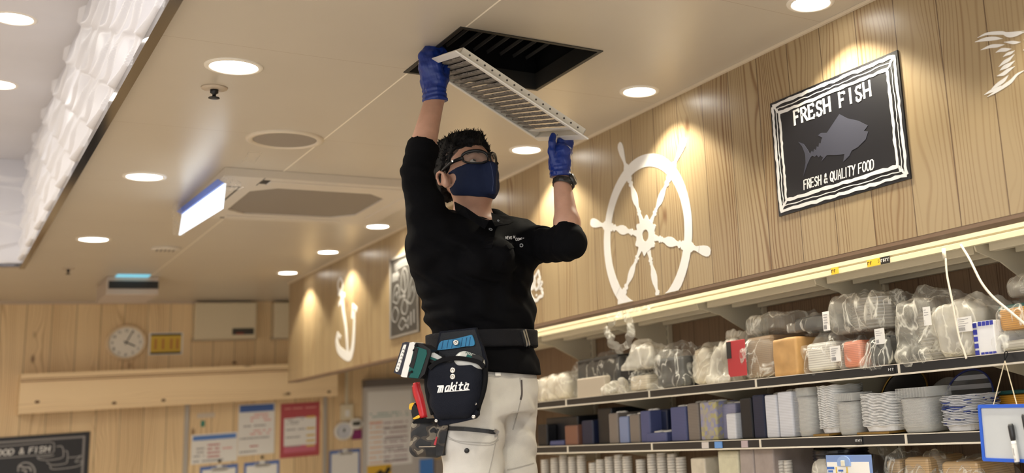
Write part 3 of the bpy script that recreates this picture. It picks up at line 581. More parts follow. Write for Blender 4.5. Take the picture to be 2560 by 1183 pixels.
# ship wheel, cut off by the lower edge of the soffit
bm = bmesh.new(); wc = (-3.543, 2.192); R1, R2 = 0.333, 0.281
def wclip(pts): return [(max(min(p[0], 99), -99), max(p[1], SOFF_Z + .004)) for p in pts]
ringo, ringi = arc(wc[0], wc[1], R1, R1, 0, 360, 72)[:-1], arc(wc[0], wc[1], R2, R2, 0, 360, 72)[:-1]
for k in range(72):
    q = [ringo[k], ringo[(k + 1) % 72], ringi[(k + 1) % 72], ringi[k]]
    if min(p[1] for p in q) < SOFF_Z: q = wclip(q)
    if max(p[1] for p in q) - min(p[1] for p in q) < 1e-4: continue
    poly(bm, SP, [q], 0.0012, .0004)
a0 = 19.0
hub = []
for k in range(60):
    a = 2 * math.pi * k / 60; r = 0.068 + 0.016 * max(0, math.cos(6 * (a - math.radians(a0)))) ** 2
    hub.append((wc[0] + r * math.cos(a), wc[1] + r * math.sin(a)))
poly(bm, SP, [hub, arc(wc[0], wc[1], .024, .024, 0, 342, 19)], 0.0013, .0004)
PROF = [(.06, .030), (.10, .016), (.105, .028), (.112, .028), (.116, .015), (.122, .024), (.13, .015), (.145, .020), (.165, .036), (.185, .040), (.205, .034), (.225, .020), (.24, .015), (.247, .030), (.255, .030), (.26, .016), (.268, .034), (.30, .040)]
HAND = [(.318, .052), (.338, .036), (.35, .018), (.365, .017), (.385, .026), (.41, .037), (.435, .040), (.45, .034), (.46, .016)]
for k, ang in enumerate((163.0, 111.5, 45.5, -17.5, -75.0, -132.0)):
    c, s = math.cos(math.radians(ang)), math.sin(math.radians(ang))
    for prof in (PROF, HAND):
        L_ = [(wc[0] + r * c - w * .5 * s, wc[1] + r * s + w * .5 * c) for r, w in prof]; R_ = [(wc[0] + r * c + w * .5 * s, wc[1] + r * s - w * .5 * c) for r, w in prof]
        for i in range(len(prof) - 1):
            q = [L_[i], L_[i + 1], R_[i + 1], R_[i]]
            if min(p[1] for p in q) < SOFF_Z + .004: q = wclip(q)
            if max(p[1] for p in q) - min(p[1] for p in q) < 1e-4: continue
            poly(bm, SP, [q], 0.0011, .0004)
tag(obj('wheel_decal', bm, M_DECAL), 'white ship\'s wheel picture on the plank soffit, its bottom cut off', 'wall decal')
# FRESH FISH board
u0, u1, v0, v1 = -2.688, -2.066, 2.111, 2.512
t = thing('fish_sign', 'black FRESH FISH board with hand-drawn white frame and grey tuna', 'sign', (SOFF_X, 2.377, 2.11))
bm = bmesh.new(); poly(bm, SP, [[(u0, v0), (u1, v0), (u1, v1), (u0, v1)]], 0.006); obj('board', bm, M_BOARD, t)
bm = bmesh.new(); rr = random.Random(3)
def wob(p, q, w, n=26, j=0.0022):
    pts, ws = [], []
    for i in range(n + 1):
        f = i / n; pts.append((p[0] + (q[0] - p[0]) * f + rr.uniform(-j, j), p[1] + (q[1] - p[1]) * f + rr.uniform(-j, j))); ws.append(w * rr.uniform(.72, 1.2))
    ribbon(bm, SP, pts, ws, 0.0010, 0.006)
o, i_ = .014, .047
def rect(d): return [(u0 + d, v0 + d), (u1 - d, v0 + d), (u1 - d, v1 - d), (u0 + d, v1 - d)]
for d, w in ((o, .0110), (i_, .0115), (.030, .0032)):
    r_ = rect(d)
    for k in range(4): wob(r_[k], r_[(k + 1) % 4], w)
for k in range(4): wob(rect(o)[k], rect(i_)[k], .009, 6)
obj('drawn_frame', bm, M_INK, t)
def S5(x, y): return SP.px(1900 + x * .3889, 100 + y * .3889)
bm = bmesh.new()
tuna = [(703, 552), (690, 572), (678, 586), (706, 590), (690, 640), (640, 690), (600, 712), (585, 745), (545, 785), (553, 735), (500, 742), (440, 742), (405, 782), (420, 745), (412, 757), (398, 743), (388, 757), (374, 742), (362, 754), (347, 745), (335, 757), (315, 800), (288, 880), (303, 790), (300, 735), (280, 685), (255, 657), (290, 670), (318, 710), (330, 735), (343, 714), (352, 725), (358, 703), (370, 712), (374, 686), (386, 690), (390, 664), (401, 668), (405, 640), (412, 630), (383, 615), (402, 599), (440, 598), (475, 545), (520, 478), (570, 505), (640, 520)]
poly(bm, SP, [[S5(*p) for p in tuna]], 0.0008, 0.006)
obj('tuna_picture', bm, mat('slate_ink', (0.050, 0.052, 0.075), 0.5), t)
bm = bmesh.new(); p0, p1 = S5(234, 545), S5(722, 365); hgt = S5(232, 478)[1] - p0[1]
text(bm, SP, 'FRESH FISH', p0[0], p0[1], p1[0] - p0[0], .046, .0092, .0010, .006, serif=True, gap=.38, rise=(p1[1] - p0[1]) / (p1[0] - p0[0]))
q0, q1 = S5(292, 962), S5(742, 830)
text(bm, SP, 'FRESH & QUALITY FOOD', q0[0], q0[1], q1[0] - q0[0], .030, .0042, .0010, .006, slant=.12, gap=.32, jit=.0006, rise=(q1[1] - q0[1]) / (q1[0] - q0[0]))
obj('lettering', bm, M_INK, t)
# fish skeleton at the right edge of the picture: tapering brush strokes
bm = bmesh.new()
def S7(x, y): return SP.px(2300 + x * .2537, y * .2537)
for st, w in (([(570, 372), (660, 335), (800, 325), (860, 330), (1025, 305)], .028), ([(800, 318), (870, 345), (950, 335), (1030, 318)], .04), ([(545, 415), (640, 390), (740, 380), (815, 382)], .032), ([(600, 493), (690, 460), (770, 450), (832, 440)], .028), ([(828, 415), (900, 418), (940, 420), (992, 415)], .026), ([(748, 517), (800, 495), (850, 490), (900, 482)], .030), ([(820, 560), (860, 535), (900, 520), (933, 500)], .024), ([(777, 660), (830, 615), (880, 585), (930, 537)], .030), ([(788, 695), (830, 665), (880, 640), (935, 600)], .034), ([(760, 750), (820, 730), (870, 695), (935, 655)], .032), ([(708, 877), (760, 840), (830, 790), (872, 742)], .032), ([(635, 935), (700, 900), (760, 875), (802, 845)], .026), ([(665, 955), (740, 910), (830, 850), (900, 800), (960, 735), (1040, 690)], .030), ([(1100, 650), (1200, 560), (1260, 480), (1300, 400)], .03), ([(1025, 395), (1080, 370), (1160, 365)], .03), ([(1020, 495), (1100, 470), (1180, 470)], .03), ([(1030, 310), (1150, 330), (1260, 380), (1310, 420)], .03)):
    w *= .36; pts = [S7(*p) for p in st]; sp_ = spline([Vector((p[0], p[1], 0)) for p in pts], 6); ribbon(bm, SP, [(p.x, p.y) for p in sp_], w, 0.0011, taper=True)
tag(obj('fishbone_decal', bm, M_DECAL), 'white fishbone picture on the planks at the top right corner', 'wall decal')
# anchor far down the soffit
bm = bmesh.new()
def S8(x, y): return SP.px(680 + x * .372, 540 + y * .372)
def stroke(pts, w, f=S8, smooth=True, taper=False):
    p = [f(*q) for q in pts]
    if smooth: p = [(q.x, q.y) for q in spline([Vector((a, b, 0)) for a, b in p], 6)]
    ribbon(bm, SP, p, w, .0012, taper=taper)
ring_ = [(460, 415), (445, 450), (447, 490), (465, 505), (475, 480), (474, 440), (460, 415)]
stroke(ring_, .022); stroke([(445, 520), (490, 530)], .030, smooth=False); stroke([(450, 600), (488, 530)], .03, smooth=False)
stroke([(468, 515), (480, 640), (498, 760), (510, 930)], [.040] * 19)
stroke([(440, 795), (437, 850), (455, 905), (515, 945), (540, 900), (552, 780), (555, 640)], [.03 + .035 * math.sin(math.pi * i / 36) for i in range(37)])
stroke([(432, 850), (442, 790), (462, 820)], .03, smooth=False); stroke([(540, 690), (545, 600), (572, 630)], .035, smooth=False)
tag(obj('anchor_decal', bm, M_DECAL), 'white anchor picture on the far end of the plank soffit', 'wall decal')
# chalk board of sea creatures
cu0, cu1, cv0, cv1 = -6.495, -6.018, 2.048, 2.544
t = thing('chalk_poster', 'dark chalk-drawn poster of swirls on the soffit left of the man\'s back', 'poster', (SOFF_X, 6.25, cv0))
bm = bmesh.new(); poly(bm, SP, [[(cu0, cv0), (cu1, cv0), (cu1, cv1), (cu0, cv1)]], .006); obj('board', bm, mat('chalk_black', (0.045, 0.040, 0.036), 0.55), t)
bm = bmesh.new(); poly(bm, SP, [[(cu0, cv0), (cu1, cv0), (cu1, cv1), (cu0, cv1)], [(cu0 + .014, cv0 + .014), (cu1 - .014, cv0 + .014), (cu1 - .014, cv1 - .014), (cu0 + .014, cv1 - .014)]], .012); obj('frame', bm, mat('frame_grey', (0.22, 0.20, 0.18), 0.5), t)
bm = bmesh.new(); rr = random.Random(11); W_, H_ = cu1 - cu0, cv1 - cv0
def C(x, y): return (cu0 + x * W_, cv0 + y * H_)
def chalk(pts, w=.0075):
    sp_ = spline([Vector((*C(*p), 0)) for p in pts], 6); ribbon(bm, SP, [(q.x, q.y) for q in sp_], w, .0009, .006)
for k in range(3): chalk([(.18, .90 - k * .03), (.5, .92 - k * .03), (.8, .90 - k * .03)], .007)
chalk([(.40, .58), (.42, .74), (.52, .82), (.62, .74), (.62, .6), (.52, .52), (.40, .58)]); chalk([(.5, .76), (.54, .6), (.5, .45)])
chalk([(.1, .45), (.16, .60), (.28, .64), (.34, .52), (.26, .42), (.14, .45), (.1, .45)]); chalk([(.18, .52), (.26, .56), (.24, .48)])
chalk([(.62, .40), (.70, .58), (.82, .68), (.90, .60), (.86, .45), (.74, .36), (.62, .40)]); chalk([(.68, .44), (.80, .56), (.84, .48)])
chalk([(.40, .34), (.5, .44), (.62, .36), (.56, .26), (.44, .28), (.40, .34)]); chalk([(.06, .30), (.18, .38), (.30, .30), (.22, .20), (.10, .22), (.06, .30)])
chalk([(.30, .14), (.44, .22), (.58, .16), (.66, .22), (.64, .08), (.56, .13), (.42, .08), (.30, .14)]); chalk([(.74, .10), (.74, .26)], .016); chalk([(.84, .12), (.84, .28)], .016)
for k in range(6): chalk([(.70 + k * .04, .74 + rr.uniform(-.03, .05)), (.73 + k * .03, .82), (.76 + k * .02, .78)], .007); chalk([(.08 + k * .04, .70), (.1 + k * .04, .80 + rr.uniform(-.03, .03)), (.13 + k * .04, .74)], .007)
for k in range(5): chalk([(.36 + k * .035, .50), (.35 + k * .05, .46)], .006)
obj('chalk_drawing', bm, mat('chalk', (0.27, 0.26, 0.25), 0.8), t)
# little white line drawing half behind the man
bm = bmesh.new()
def S9(x, y): return SP.px(1240 + x * .2706, 640 + y * .2706)
def line(pts, w): 
    sp_ = spline([Vector((*S9(*p), 0)) for p in pts], 5); ribbon(bm, SP, [(q.x, q.y) for q in sp_], w, .0011)
for y in (105, 120, 135, 150): line([(290, y + 12), (320, y), (345, y + 4)], .010)
line([(300, 190), (330, 175), (352, 200), (362, 240), (350, 290), (320, 310), (290, 300)], .014); line([(300, 230), (325, 220), (342, 250), (335, 290), (310, 300)], .012); line([(318, 250), (328, 262), (322, 285)], .012)
line([(358, 200), (375, 170), (392, 140), (400, 180), (408, 215), (400, 260), (385, 300), (368, 310), (362, 280)], .013); line([(395, 210), (388, 240), (408, 250)], .014); line([(415, 240), (428, 250), (415, 275), (405, 300), (420, 300)], .012)
line([(300, 330), (330, 375), (350, 405), (380, 410), (400, 380), (432, 365), (425, 320), (430, 300)], .016); line([(374, 355), (376, 372)], .012); line([(310, 340), (335, 400)], .025)
tag(obj('creature_decal', bm, M_DECAL), 'small white line drawing on the soffit, half hidden behind the man\'s left side', 'wall decal')
# ================================================================== things on the back wall
BP = Plane((0, BACK_Y, 0), (1, 0, 0), (0, 0, 1))
def bpx(x, y): return BP.px(x, y)
# clock
c0 = bpx(315, 857); t = thing('wall_clock', 'round wall clock with pale rim showing about four o\'clock', 'clock', BP.at(*c0)); R = 0.145
bm = bmesh.new(); lathe(bm, [(R, 0), (R, .02), (R - .006, .032), (R - .018, .034), (R - .022, .020)], BP.at(*c0), BP.N, 48, capend=False); obj('rim', bm, mat('clock_rim', (0.72, 0.56, 0.36), 0.4), t, True)
bm = bmesh.new(); lathe(bm, [(.0001, .016), (R - .018, .016)], BP.at(*c0), BP.N, 48, capend=False); obj('dial', bm, mat('clock_dial', (0.78, 0.74, 0.66), 0.45), t)
bm = bmesh.new()
for k in range(1, 13):
    a = math.radians(90 - 30 * k); s = str(k); w_ = .013 if len(s) == 1 else .022
    text(bm, BP, s, c0[0] + .098 * math.cos(a) - w_ / 2, c0[1] + .098 * math.sin(a) - .011, w_, .022, .0035, .0008, .016)
obj('numerals', bm, M_BLACK, t)
def hand(ang, ln, w):
    bm = bmesh.new(); a = math.radians(ang); ribbon(bm, BP, [(c0[0] - .02 * math.cos(a), c0[1] - .02 * math.sin(a)), (c0[0] + ln * math.cos(a), c0[1] + ln * math.sin(a))], w, .001, .019); lathe(bm, [(.007, .016), (.007, .022)], BP.at(*c0), BP.N, 12); obj('hand', bm, M_BLACK, t)
hand(66, .105, .006); hand(-27, .072, .009)
def plate(name, pxs, th, material, parent=None, base=0.0, pl=BP):
    bm = bmesh.new(); poly(bm, pl, [[pl.px(*p) for p in pxs]], th, base); return obj(name, bm, material, parent)
def rectuv(x0, y0, x1, y1): a = bpx(x0, y0); b = bpx(x1, y1); return a[0], b[1], b[0], a[1]
def sheet(name, x0, y0, x1, y1, col, label, cat='poster', th=.002):
    a = rectuv(x0, y0, x1, y1); t = thing(name, label, cat, BP.at((a[0] + a[2]) / 2, a[1]))
    return t, a
def uvbox(name, u0, v0, u1, v1, n0, n1, material, parent, bev=0.0):
    return boxo(name, (u0, v0, n0), (u1, v1, n1), material, parent, bev, (BP.U, BP.V, BP.N), BP.O)
PAPER = mat('paper', (0.76, 0.74, 0.70), 0.6)
RED = mat('print_red', (0.45, 0.06, 0.07), 0.6); BLUE = mat('print_blue', (0.06, 0.13, 0.38), 0.6); GREYP = mat('print_grey', (0.28, 0.27, 0.27), 0.6)
def print_rows(parent, a, rows, seed, name='print_lines'):
    """blurred lines of small print: (v from, v to, u from, u to, number of lines, material, fill)"""
    r = random.Random(seed)
    for (va, vb, ua, ub, nn, m_, fill) in rows:
        bm = bmesh.new()
        for k in range(nn):
            v = a[3] - (a[3] - a[1]) * (va + (vb - va) * (k + .5) / nn); u = a[0] + (a[2] - a[0]) * ua; ue = a[0] + (a[2] - a[0]) * ub
            hh = min(.012, (a[3] - a[1]) * (vb - va) / nn * .5)
            while u < ue - .004:
                w_ = r.uniform(.008, .022); 
                if r.random() < fill: poly(bm, BP, [[(u, v - hh / 2), (min(u + w_, ue), v - hh / 2), (min(u + w_, ue), v + hh / 2), (u, v + hh / 2)]], .0006, .0025)
                u += w_ + .004
        if len(bm.faces): obj(name, bm, m_, parent)
        else: bm.free()
# yellow notice by the clock
t, a = sheet('notice', 373, 833, 456, 886, None, 'small yellow notice with dark stripes right of the wall clock', 'notice')
uvbox('backing', *a, .0003, .004, PAPER, t); uvbox('yellow_field', a[0] + .012, a[1] + .022, a[2] - .012, a[3] - .024, .004, .0048, mat('yellow', (0.62, 0.42, 0.05), 0.5), t)
uvbox('stripe', a[0] + .012, a[3] - .024, a[2] - .012, a[3] - .008, .004, .005, M_BLACK, t); uvbox('stripe', a[0] + .012, a[1] + .006, a[2] - .012, a[1] + .022, .004, .005, M_BLACK, t)
for q in (.16, .38, .62, .80):
    uvbox('figure', a[0] + (a[2] - a[0]) * q, a[1] + .045, a[0] + (a[2] - a[0]) * (q + .07), a[3] - .05, .0048, .0054, mat('print_orange', (0.45, 0.20, 0.05), 0.5), t)
# two wall boxes
for (x0, y0, x1, y1, lab, led) in ((482, 758, 632, 848, 'beige box high on the back wall with a dark panel at its corner', True), (678, 758, 790, 845, 'beige box high on the back wall, half hidden behind the soffit', False)):
    a = rectuv(x0, y0, x1, y1); t = thing('wall_unit', lab, 'wall box', BP.at((a[0] + a[2]) / 2, a[1]))
    uvbox('casing', a[0], a[1], a[2], CEIL - .02, .0003, .12, mat('unit_beige', (0.62, 0.53, 0.37), 0.45), t, .008)
    uvbox('lower_lip', a[0] - .004, a[1] - .012, a[2] + .004, a[1] + .02, .0003, .11, mat('unit_beige2', (0.48, 0.40, 0.28), 0.5), t, .004)
    if led:
        uvbox('display', a[2] - .19, a[1] + .03, a[2] - .02, a[1] + .085, .118, .1215, mat('display_dark', (0.05, 0.045, 0.04), 0.3), t)
        uvbox('indicator', a[2] - .16, a[1] + .035, a[2] - .10, a[1] + .045, .1205, .123, mat('indicator_red', (0.3, 0.03, 0.02), 0.3), t)
# timber pelmet
FY = 9.80; FP = Plane((0, FY, 0), (1, 0, 0), (0, 0, 1))
a = FP.px(45, 1036); b = FP.px(845, 924)
t = thing('pelmet_shelf', 'long pine timber pelmet with stepped top across the back wall', 'pelmet', (a[0], FY, a[1]))
bm = bmesh.new(); prof = [(FY, a[1]), (FY, 2.075), (FY - .012, 2.08), (FY - .012, 2.092), (FY - .02, 2.10), (FY - .02, 2.135), (BACK_Y - .0006, 2.135), (BACK_Y - .0006, 2.11), (FY + .03, 2.11), (FY + .03, a[1])]
l_ = [bm.verts.new((a[0], y, z)) for y, z in prof]; r_ = [bm.verts.new((b[0], y, z)) for y, z in prof]; n_ = len(prof)
for i in range(n_): bm.faces.new((l_[i], l_[(i + 1) % n_], r_[(i + 1) % n_], r_[i]))
bm.faces.new(l_); bm.faces.new(r_[::-1]); obj('board', bm, PINE_BEAM, t)
for z in (2.0755, 2.0935): boxo('groove_strip', (a[0] + .001, FY - .0205, z), (b[0] - .001, FY - .0003, z + .006), mat('groove_shade', (.34, .20, .10), .45), t)  # darker strips paint the shaded lines of the stepped profile
for x in (a[0] + .001, b[0] - .03): boxo('end_board', (x, FY + .0305, a[1]), (x + .025, BACK_Y - .0006, 2.1095), PINE_BEAM, t)
bm = bmesh.new()
for (x, y) in ((228, 748), (700, 755), (1002, 738)):
    q = FP.px(x * .408, 700 + y * .408); lathe(bm, [(.014, 0.0002), (.007, .0012)], FP.at(*q), FP.N, 12, 1.2, 0.8)
for (x, y) in ((1098, 408), (1495, 390), (570, 105)):
    q = FP.px(440 + x * .256, 880 + y * .256); lathe(bm, [(.014, 0.0002), (.007, .0012)], FP.at(*q), FP.N, 12, 1.2, 0.8)
obj('knots', bm, mat('knot_brown', (0.11, 0.045, 0.02), 0.6), t)
# FOOD & FISH chalk board
a = rectuv(-130, 1085, 226, 1330); a = (a[0], a[1], bpx(222, 1130)[0], bpx(226, 1079)[1])
t = thing('menu_board', 'large black FOOD & FISH chalk board with double white border at lower left', 'sign', BP.at(a[0] + .4, a[1]))
uvbox('board', *a, .0003, .012, M_BOARD, t)
bm = bmesh.new()
poly(bm, BP, [[(a[0] + .03, a[1] + .03), (a[2] - .03, a[1] + .03), (a[2] - .03, a[3] - .03), (a[0] + .03, a[3] - .03)], [(a[0] + .045, a[1] + .045), (a[2] - .045, a[1] + .045), (a[2] - .045, a[3] - .045), (a[0] + .045, a[3] - .045)]], .001, .012)
obj('border', bm, mat('border_grey', (0.24, 0.23, 0.23), 0.6), t)
def B5(x, y): return bpx(x * .408, 700 + y * .408)
bm = bmesh.new()
def bl(pts, w=.006, sm=True):
    p = [B5(*q) for q in pts]
    if sm: p = [(q.x, q.y) for q in spline([Vector((x_, y_, 0)) for x_, y_ in p], 6)]
    ribbon(bm, BP, p, w, .001, .012)
bl([(-90, 1028), (120, 1012), (310, 994), (330, 1000), (330, 1050), (310, 1068), (100, 1085), (-90, 1100)], .006, False)
bl([(225, 1090), (300, 1082), (330, 1075)]); bl([(345, 1022), (378, 1022), (388, 1060), (378, 1090), (300, 1105), (240, 1100), (230, 1085)]); bl([(395, 1048), (412, 1055), (412, 1100), (400, 1125), (320, 1135), (285, 1118)])
bl([(420, 1090), (470, 1085), (495, 1078), (460, 1115), (505, 1112), (480, 1140), (400, 1155), (320, 1160), (305, 1140)]); 
bl([(110, 1175), (115, 1140), (150, 1120), (190, 1130), (212, 1165), (210, 1190)], .009); bl([(120, 1140), (150, 1150), (180, 1150), (190, 1175)], .012); bl([(130, 1165), (160, 1172), (150, 1190)], .01)
obj('banner_drawing', bm, mat('chalk_mid', (0.36, 0.35, 0.35), 0.8), t)
bm = bmesh.new(); p0, p1 = B5(-60, 1082), B5(300, 1052)
text(bm, BP, 'FOOD & FISH', p0[0], p0[1], p1[0] - p0[0], .042, .0075, .001, .012, slant=.1, gap=.35, rise=(p1[1] - p0[1]) / (p1[0] - p0[0]) * .6)
obj('lettering', bm, M_INK, t)
# door-like pin board with silver side strips
a = rectuv(462, 1000, 812, 1240)
t = thing('pin_board', 'tall pine pin board with silver side strips below the pelmet', 'pin board', BP.at((a[0] + a[2]) / 2, 0.9))
uvbox('panel', a[0] + .03, 0.9, a[2] - .03, 1.845, .0003, .03, PINE_X, t); uvbox('side_strip', a[0], 0.9, a[0] + .0295, 1.845, .0003, .036, mat('silver_strip', (0.5, 0.47, 0.43), 0.35, metal=.5), t); uvbox('side_strip', a[2] - .0295, 0.9, a[2], 1.845, .0003, .036, MATS['silver_strip'], t)
NB = .0305
BP0 = BP; BP = Plane((0, BACK_Y - NB, 0), (1, 0, 0), (0, 0, 1))
YEL = mat('print_yellow', (0.66, 0.46, 0.10), 0.6); PINK = mat('print_pink', (0.70, 0.30, 0.28), 0.6)
t, a = sheet('paper_notice', 479, 1088, 592, 1152, None, 'white notice with a blue heading, lowest at left on the pin board', 'notice')
uvbox('sheet', *a, .0003, .002, PAPER, t); uvbox('heading', a[0] + .01, a[3] - .05, a[2] - .01, a[3] - .012, .002, .0026, mat('print_skyblue', (0.10, 0.22, 0.55), 0.6), t)
print_rows(t, a, [(.32, .85, .35, .62, 4, RED, .9), (.42, .80, .05, .28, 3, GREYP, .7), (.45, .62, .68, .95, 1, PINK, .9), (.86, .96, .05, .7, 1, GREYP, .9)], 1)
t, a = sheet('paper_notice', 597, 1013, 685, 1133, None, 'tall white notice with a dark blue heading, middle of the pin board', 'notice')
uvbox('sheet', *a, .0003, .002, PAPER, t); uvbox('heading', a[0] + .008, a[3] - .065, a[2] - .008, a[3] - .006, .002, .0026, BLUE, t)
print_rows(t, a, [(.18, .36, .33, .9, 3, PINK, .75), (.40, .46, .08, .75, 1, GREYP, .9), (.50, .62, .33, .9, 2, PINK, .7), (.64, .70, .05, .85, 1, GREYP, .95), (.80, .86, .33, .55, 1, RED, .9), (.90, .96, .05, .6, 1, GREYP, .9)], 2)
t, a = sheet('red_poster', 702, 1010, 798, 1138, None, 'red-bordered poster with yellow tabs at the right of the pin board', 'poster')
uvbox('sheet', *a, .0003, .002, mat('poster_red', (0.42, 0.07, 0.08), 0.55), t); uvbox('paper_field', a[0] + .03, a[1] + .10, a[2] - .03, a[3] - .13, .002, .0025, PAPER, t); uvbox('foot_strip', a[0] + .03, a[1] + .04, a[2] - .03, a[1] + .10, .002, .0026, mat('poster_pink', (0.55, 0.14, 0.2), 0.55), t)
print_rows(t, a, [(.06, .14, .1, .9, 1, PINK, .8), (.25, .40, .15, .6, 4, GREYP, .6), (.46, .52, .14, .62, 1, GREYP, .9), (.60, .66, .14, .5, 1, GREYP, .9), (.78, .82, .14, .6, 1, GREYP, .9)], 3)
for q in (.26, .47, .60, .70, .79): uvbox('yellow_tab', a[0] + (a[2] - a[0]) * .66, a[3] - (a[3] - a[1]) * (q + .035), a[0] + (a[2] - a[0]) * .88, a[3] - (a[3] - a[1]) * q, .0025, .003, YEL, t)
t, a = sheet('sticker', 496, 1040, 526, 1072, None, 'small green mark and faded paper slip at the top left of the pin board', 'sticker')
uvbox('slip', a[0] - .01, a[3] - .02, a[2] + .03, a[3] + .02, .0003, .001, mat('slip_grey', (0.6, 0.52, 0.42), 0.6), t); uvbox('green_mark', a[0] + .02, a[1] + .02, a[0] + .05, a[1] + .07, .0003, .002, mat('green_mark', (0.05, 0.22, 0.16), 0.5), t)
CB = mat('clip_blue', (0.10, 0.17, 0.42), 0.45)
def clipboard(x0, y0, x1, y1, label, hook=True):
    a = rectuv(x0, y0, x1, y1); t = thing('clipboard', label, 'clipboard', BP.at((a[0] + a[2]) / 2, a[1]), 'clipboards hanging at the back wall')
    uvbox('backboard', *a, .0003, .005, CB, t, .001); uvbox('paper', a[0] + .018, a[1] + .02, a[2] - .018, a[3] - .03, .005, .0062, PAPER, t)
    mx_ = (a[0] + a[2]) / 2; uvbox('clip', mx_ - .06, a[3] - .045, mx_ + .06, a[3] - .015, .006, .016, M_STEEL, t, .003); uvbox('clip_grip', mx_ - .02, a[3] - .02, mx_ + .02, a[3] + .006, .006, .02, mat('clip_white', (.7, .7, .7), .4), t, .003)
    if hook:
        bm = bmesh.new(); lathe(bm, [(.010, 0.0003), (.012, .012), (.004, .016)], BP.at(mx_, a[3] + .035), BP.N, 12); obj('hanging_hook', bm, M_BLACK, t)
clipboard(500, 1168, 590, 1330, 'blue clipboard hanging under the white notice on the pin board')
clipboard(610, 1158, 695, 1320, 'blue clipboard hanging under the tall notice on the pin board')
BP = BP0
clipboard(823, 1128, 900, 1290, 'blue clipboard hanging below the round white gauge', False)
# conduit, socket box, gauge, purple tag
a = rectuv(850, 1012, 880, 1050)
t = thing('socket_box', 'cream socket box with thin conduit rising from it, right of the pelmet', 'socket box', BP.at((a[0] + a[2]) / 2, a[1])); CREAM = mat('cream', (0.66, 0.58, 0.42), 0.45)
uvbox('box', *a, .0003, .04, CREAM, t, .005); mx_ = (a[0] + a[2]) / 2; uvbox('conduit', mx_ - .014, a[3], mx_ + .014, CEIL - .02, .0003, .022, CREAM, t, .004); uvbox('switch', mx_ - .02, a[1] + .03, mx_ + .02, a[1] + .09, .04, .044, PAPER, t)
c0 = bpx(858, 1078); t = thing('gauge', 'round white dial gauge hanging below the cream socket box', 'gauge', BP.at(*c0))
bm = bmesh.new(); lathe(bm, [(.082, .0003), (.082, .03), (.070, .036), (.062, .026)], BP.at(*c0), BP.N, 32, capend=False); obj('rim', bm, mat('gauge_white', (.74, .71, .66), .4), t, True)
bm = bmesh.new(); lathe(bm, [(.0001, .022), (.064, .022)], BP.at(*c0), BP.N, 32, capend=False); obj('dial', bm, mat('gauge_dial', (.55, .56, .60), .4), t)
bm = bmesh.new(); ribbon(bm, BP, [(c0[0], c0[1] - .01), (c0[0] + .005, c0[1] + .02)], .014, .001, .0222); obj('needle', bm, M_BLACK, t)
c1 = bpx(888, 1060); t = thing('timer', 'small oval white timer with dark display beside the round gauge', 'timer', BP.at(*c1))
bm = bmesh.new(); lathe(bm, [(.06, .0003), (.06, .03), (.05, .036), (.0001, .036)], BP.at(*c1), BP.N, 28, 1.0, .85); obj('body', bm, MATS['gauge_white'], t, True); uvbox('display', c1[0] - .035, c1[1] - .018, c1[0] + .035, c1[1] + .02, .034, .038, mat('lcd', (.07, .07, .06), .3), t)
a = rectuv(880, 1076, 903, 1098); tag(uvbox('purple_tag', *a, .0003, .012, mat('purple', (.22, .02, .12), .4), None), 'small dark purple tag on the wall below the oval timer', 'tag')
# white schedule board with printed table, yellow card below
a = rectuv(905, 962, 1080, 1300); t = thing('display_panel', 'pale grey wall panel with painted shadow strip on top behind the coloured schedule', 'panel', BP.at(a[0] + .3, a[1]))
uvbox('panel', a[0], a[1], a[2], a[3] - .03, .0003, .05, mat('panel_grey', (.52, .49, .46), .4), t); uvbox('shadow_strip', a[0], a[3] - .0295, a[2], a[3] + .04, .0003, .12, mat('panel_shadow', (.14, .12, .11), .5), t)  # dark strip stands in for the shadow above the panel
BP = Plane((0, BACK_Y - .0505, 0), (1, 0, 0), (0, 0, 1))
a = rectuv(919, 980, 1030, 1158); t = thing('schedule_sheet', 'large white schedule sheet with rows of red, orange and grey print', 'notice', BP.at(a[0] + .2, a[1]))
uvbox('sheet', *a, .0003, .002, mat('sheet_white', (.78, .77, .75), .35), t)
ORG = mat('print_peach', (.75, .45, .27), .6); TEAL = mat('print_teal', (.25, .42, .40), .6); PUR = mat('print_maroon', (.28, .13, .17), .6)
print_rows(t, a, [(.28, .36, .05, .95, 2, TEAL, .8), (.38, .98, .04, .33, 9, ORG, .95), (.40, .46, .04, .33, 1, PINK, .95), (.40, .98, .36, .9, 9, PUR, .9), (.44, 1., .36, .9, 4, GREYP, .9)], 5)
a = rectuv(918, 1166, 978, 1260); t = thing('yellow_card', 'yellow card with a dark symbol under the schedule sheet', 'sign', BP.at(a[0] + .1, a[1])); uvbox('card', *a, .0003, .004, mat('card_yellow', (.68, .42, .04), .5), t)
bm = bmesh.new(); ribbon(bm, BP, [(a[0] + .07, a[3] - .10), (a[0] + .12, a[3] - .06), (a[0] + .16, a[3] - .09), (a[0] + .2, a[3] - .03)], .04, .001, .004); obj('symbol', bm, M_BLACK, t)
BP = BP0

a = rectuv(1044, 1150, 1078, 1300); tag(uvbox('blue_folder', *a, .0535, .07, mat('folder_blue', (.06, .22, .62), .4), None), 'bright blue folder hanging on the far wall just below the camouflage holder', 'folder')
a = rectuv(1081, 1150, 1104, 1300); tag(uvbox('grey_folder', *a, .0535, .07, mat('folder_grey', (.30, .26, .23), .5), None), 'dull grey folder beside the bright blue one on the far wall', 'folder')
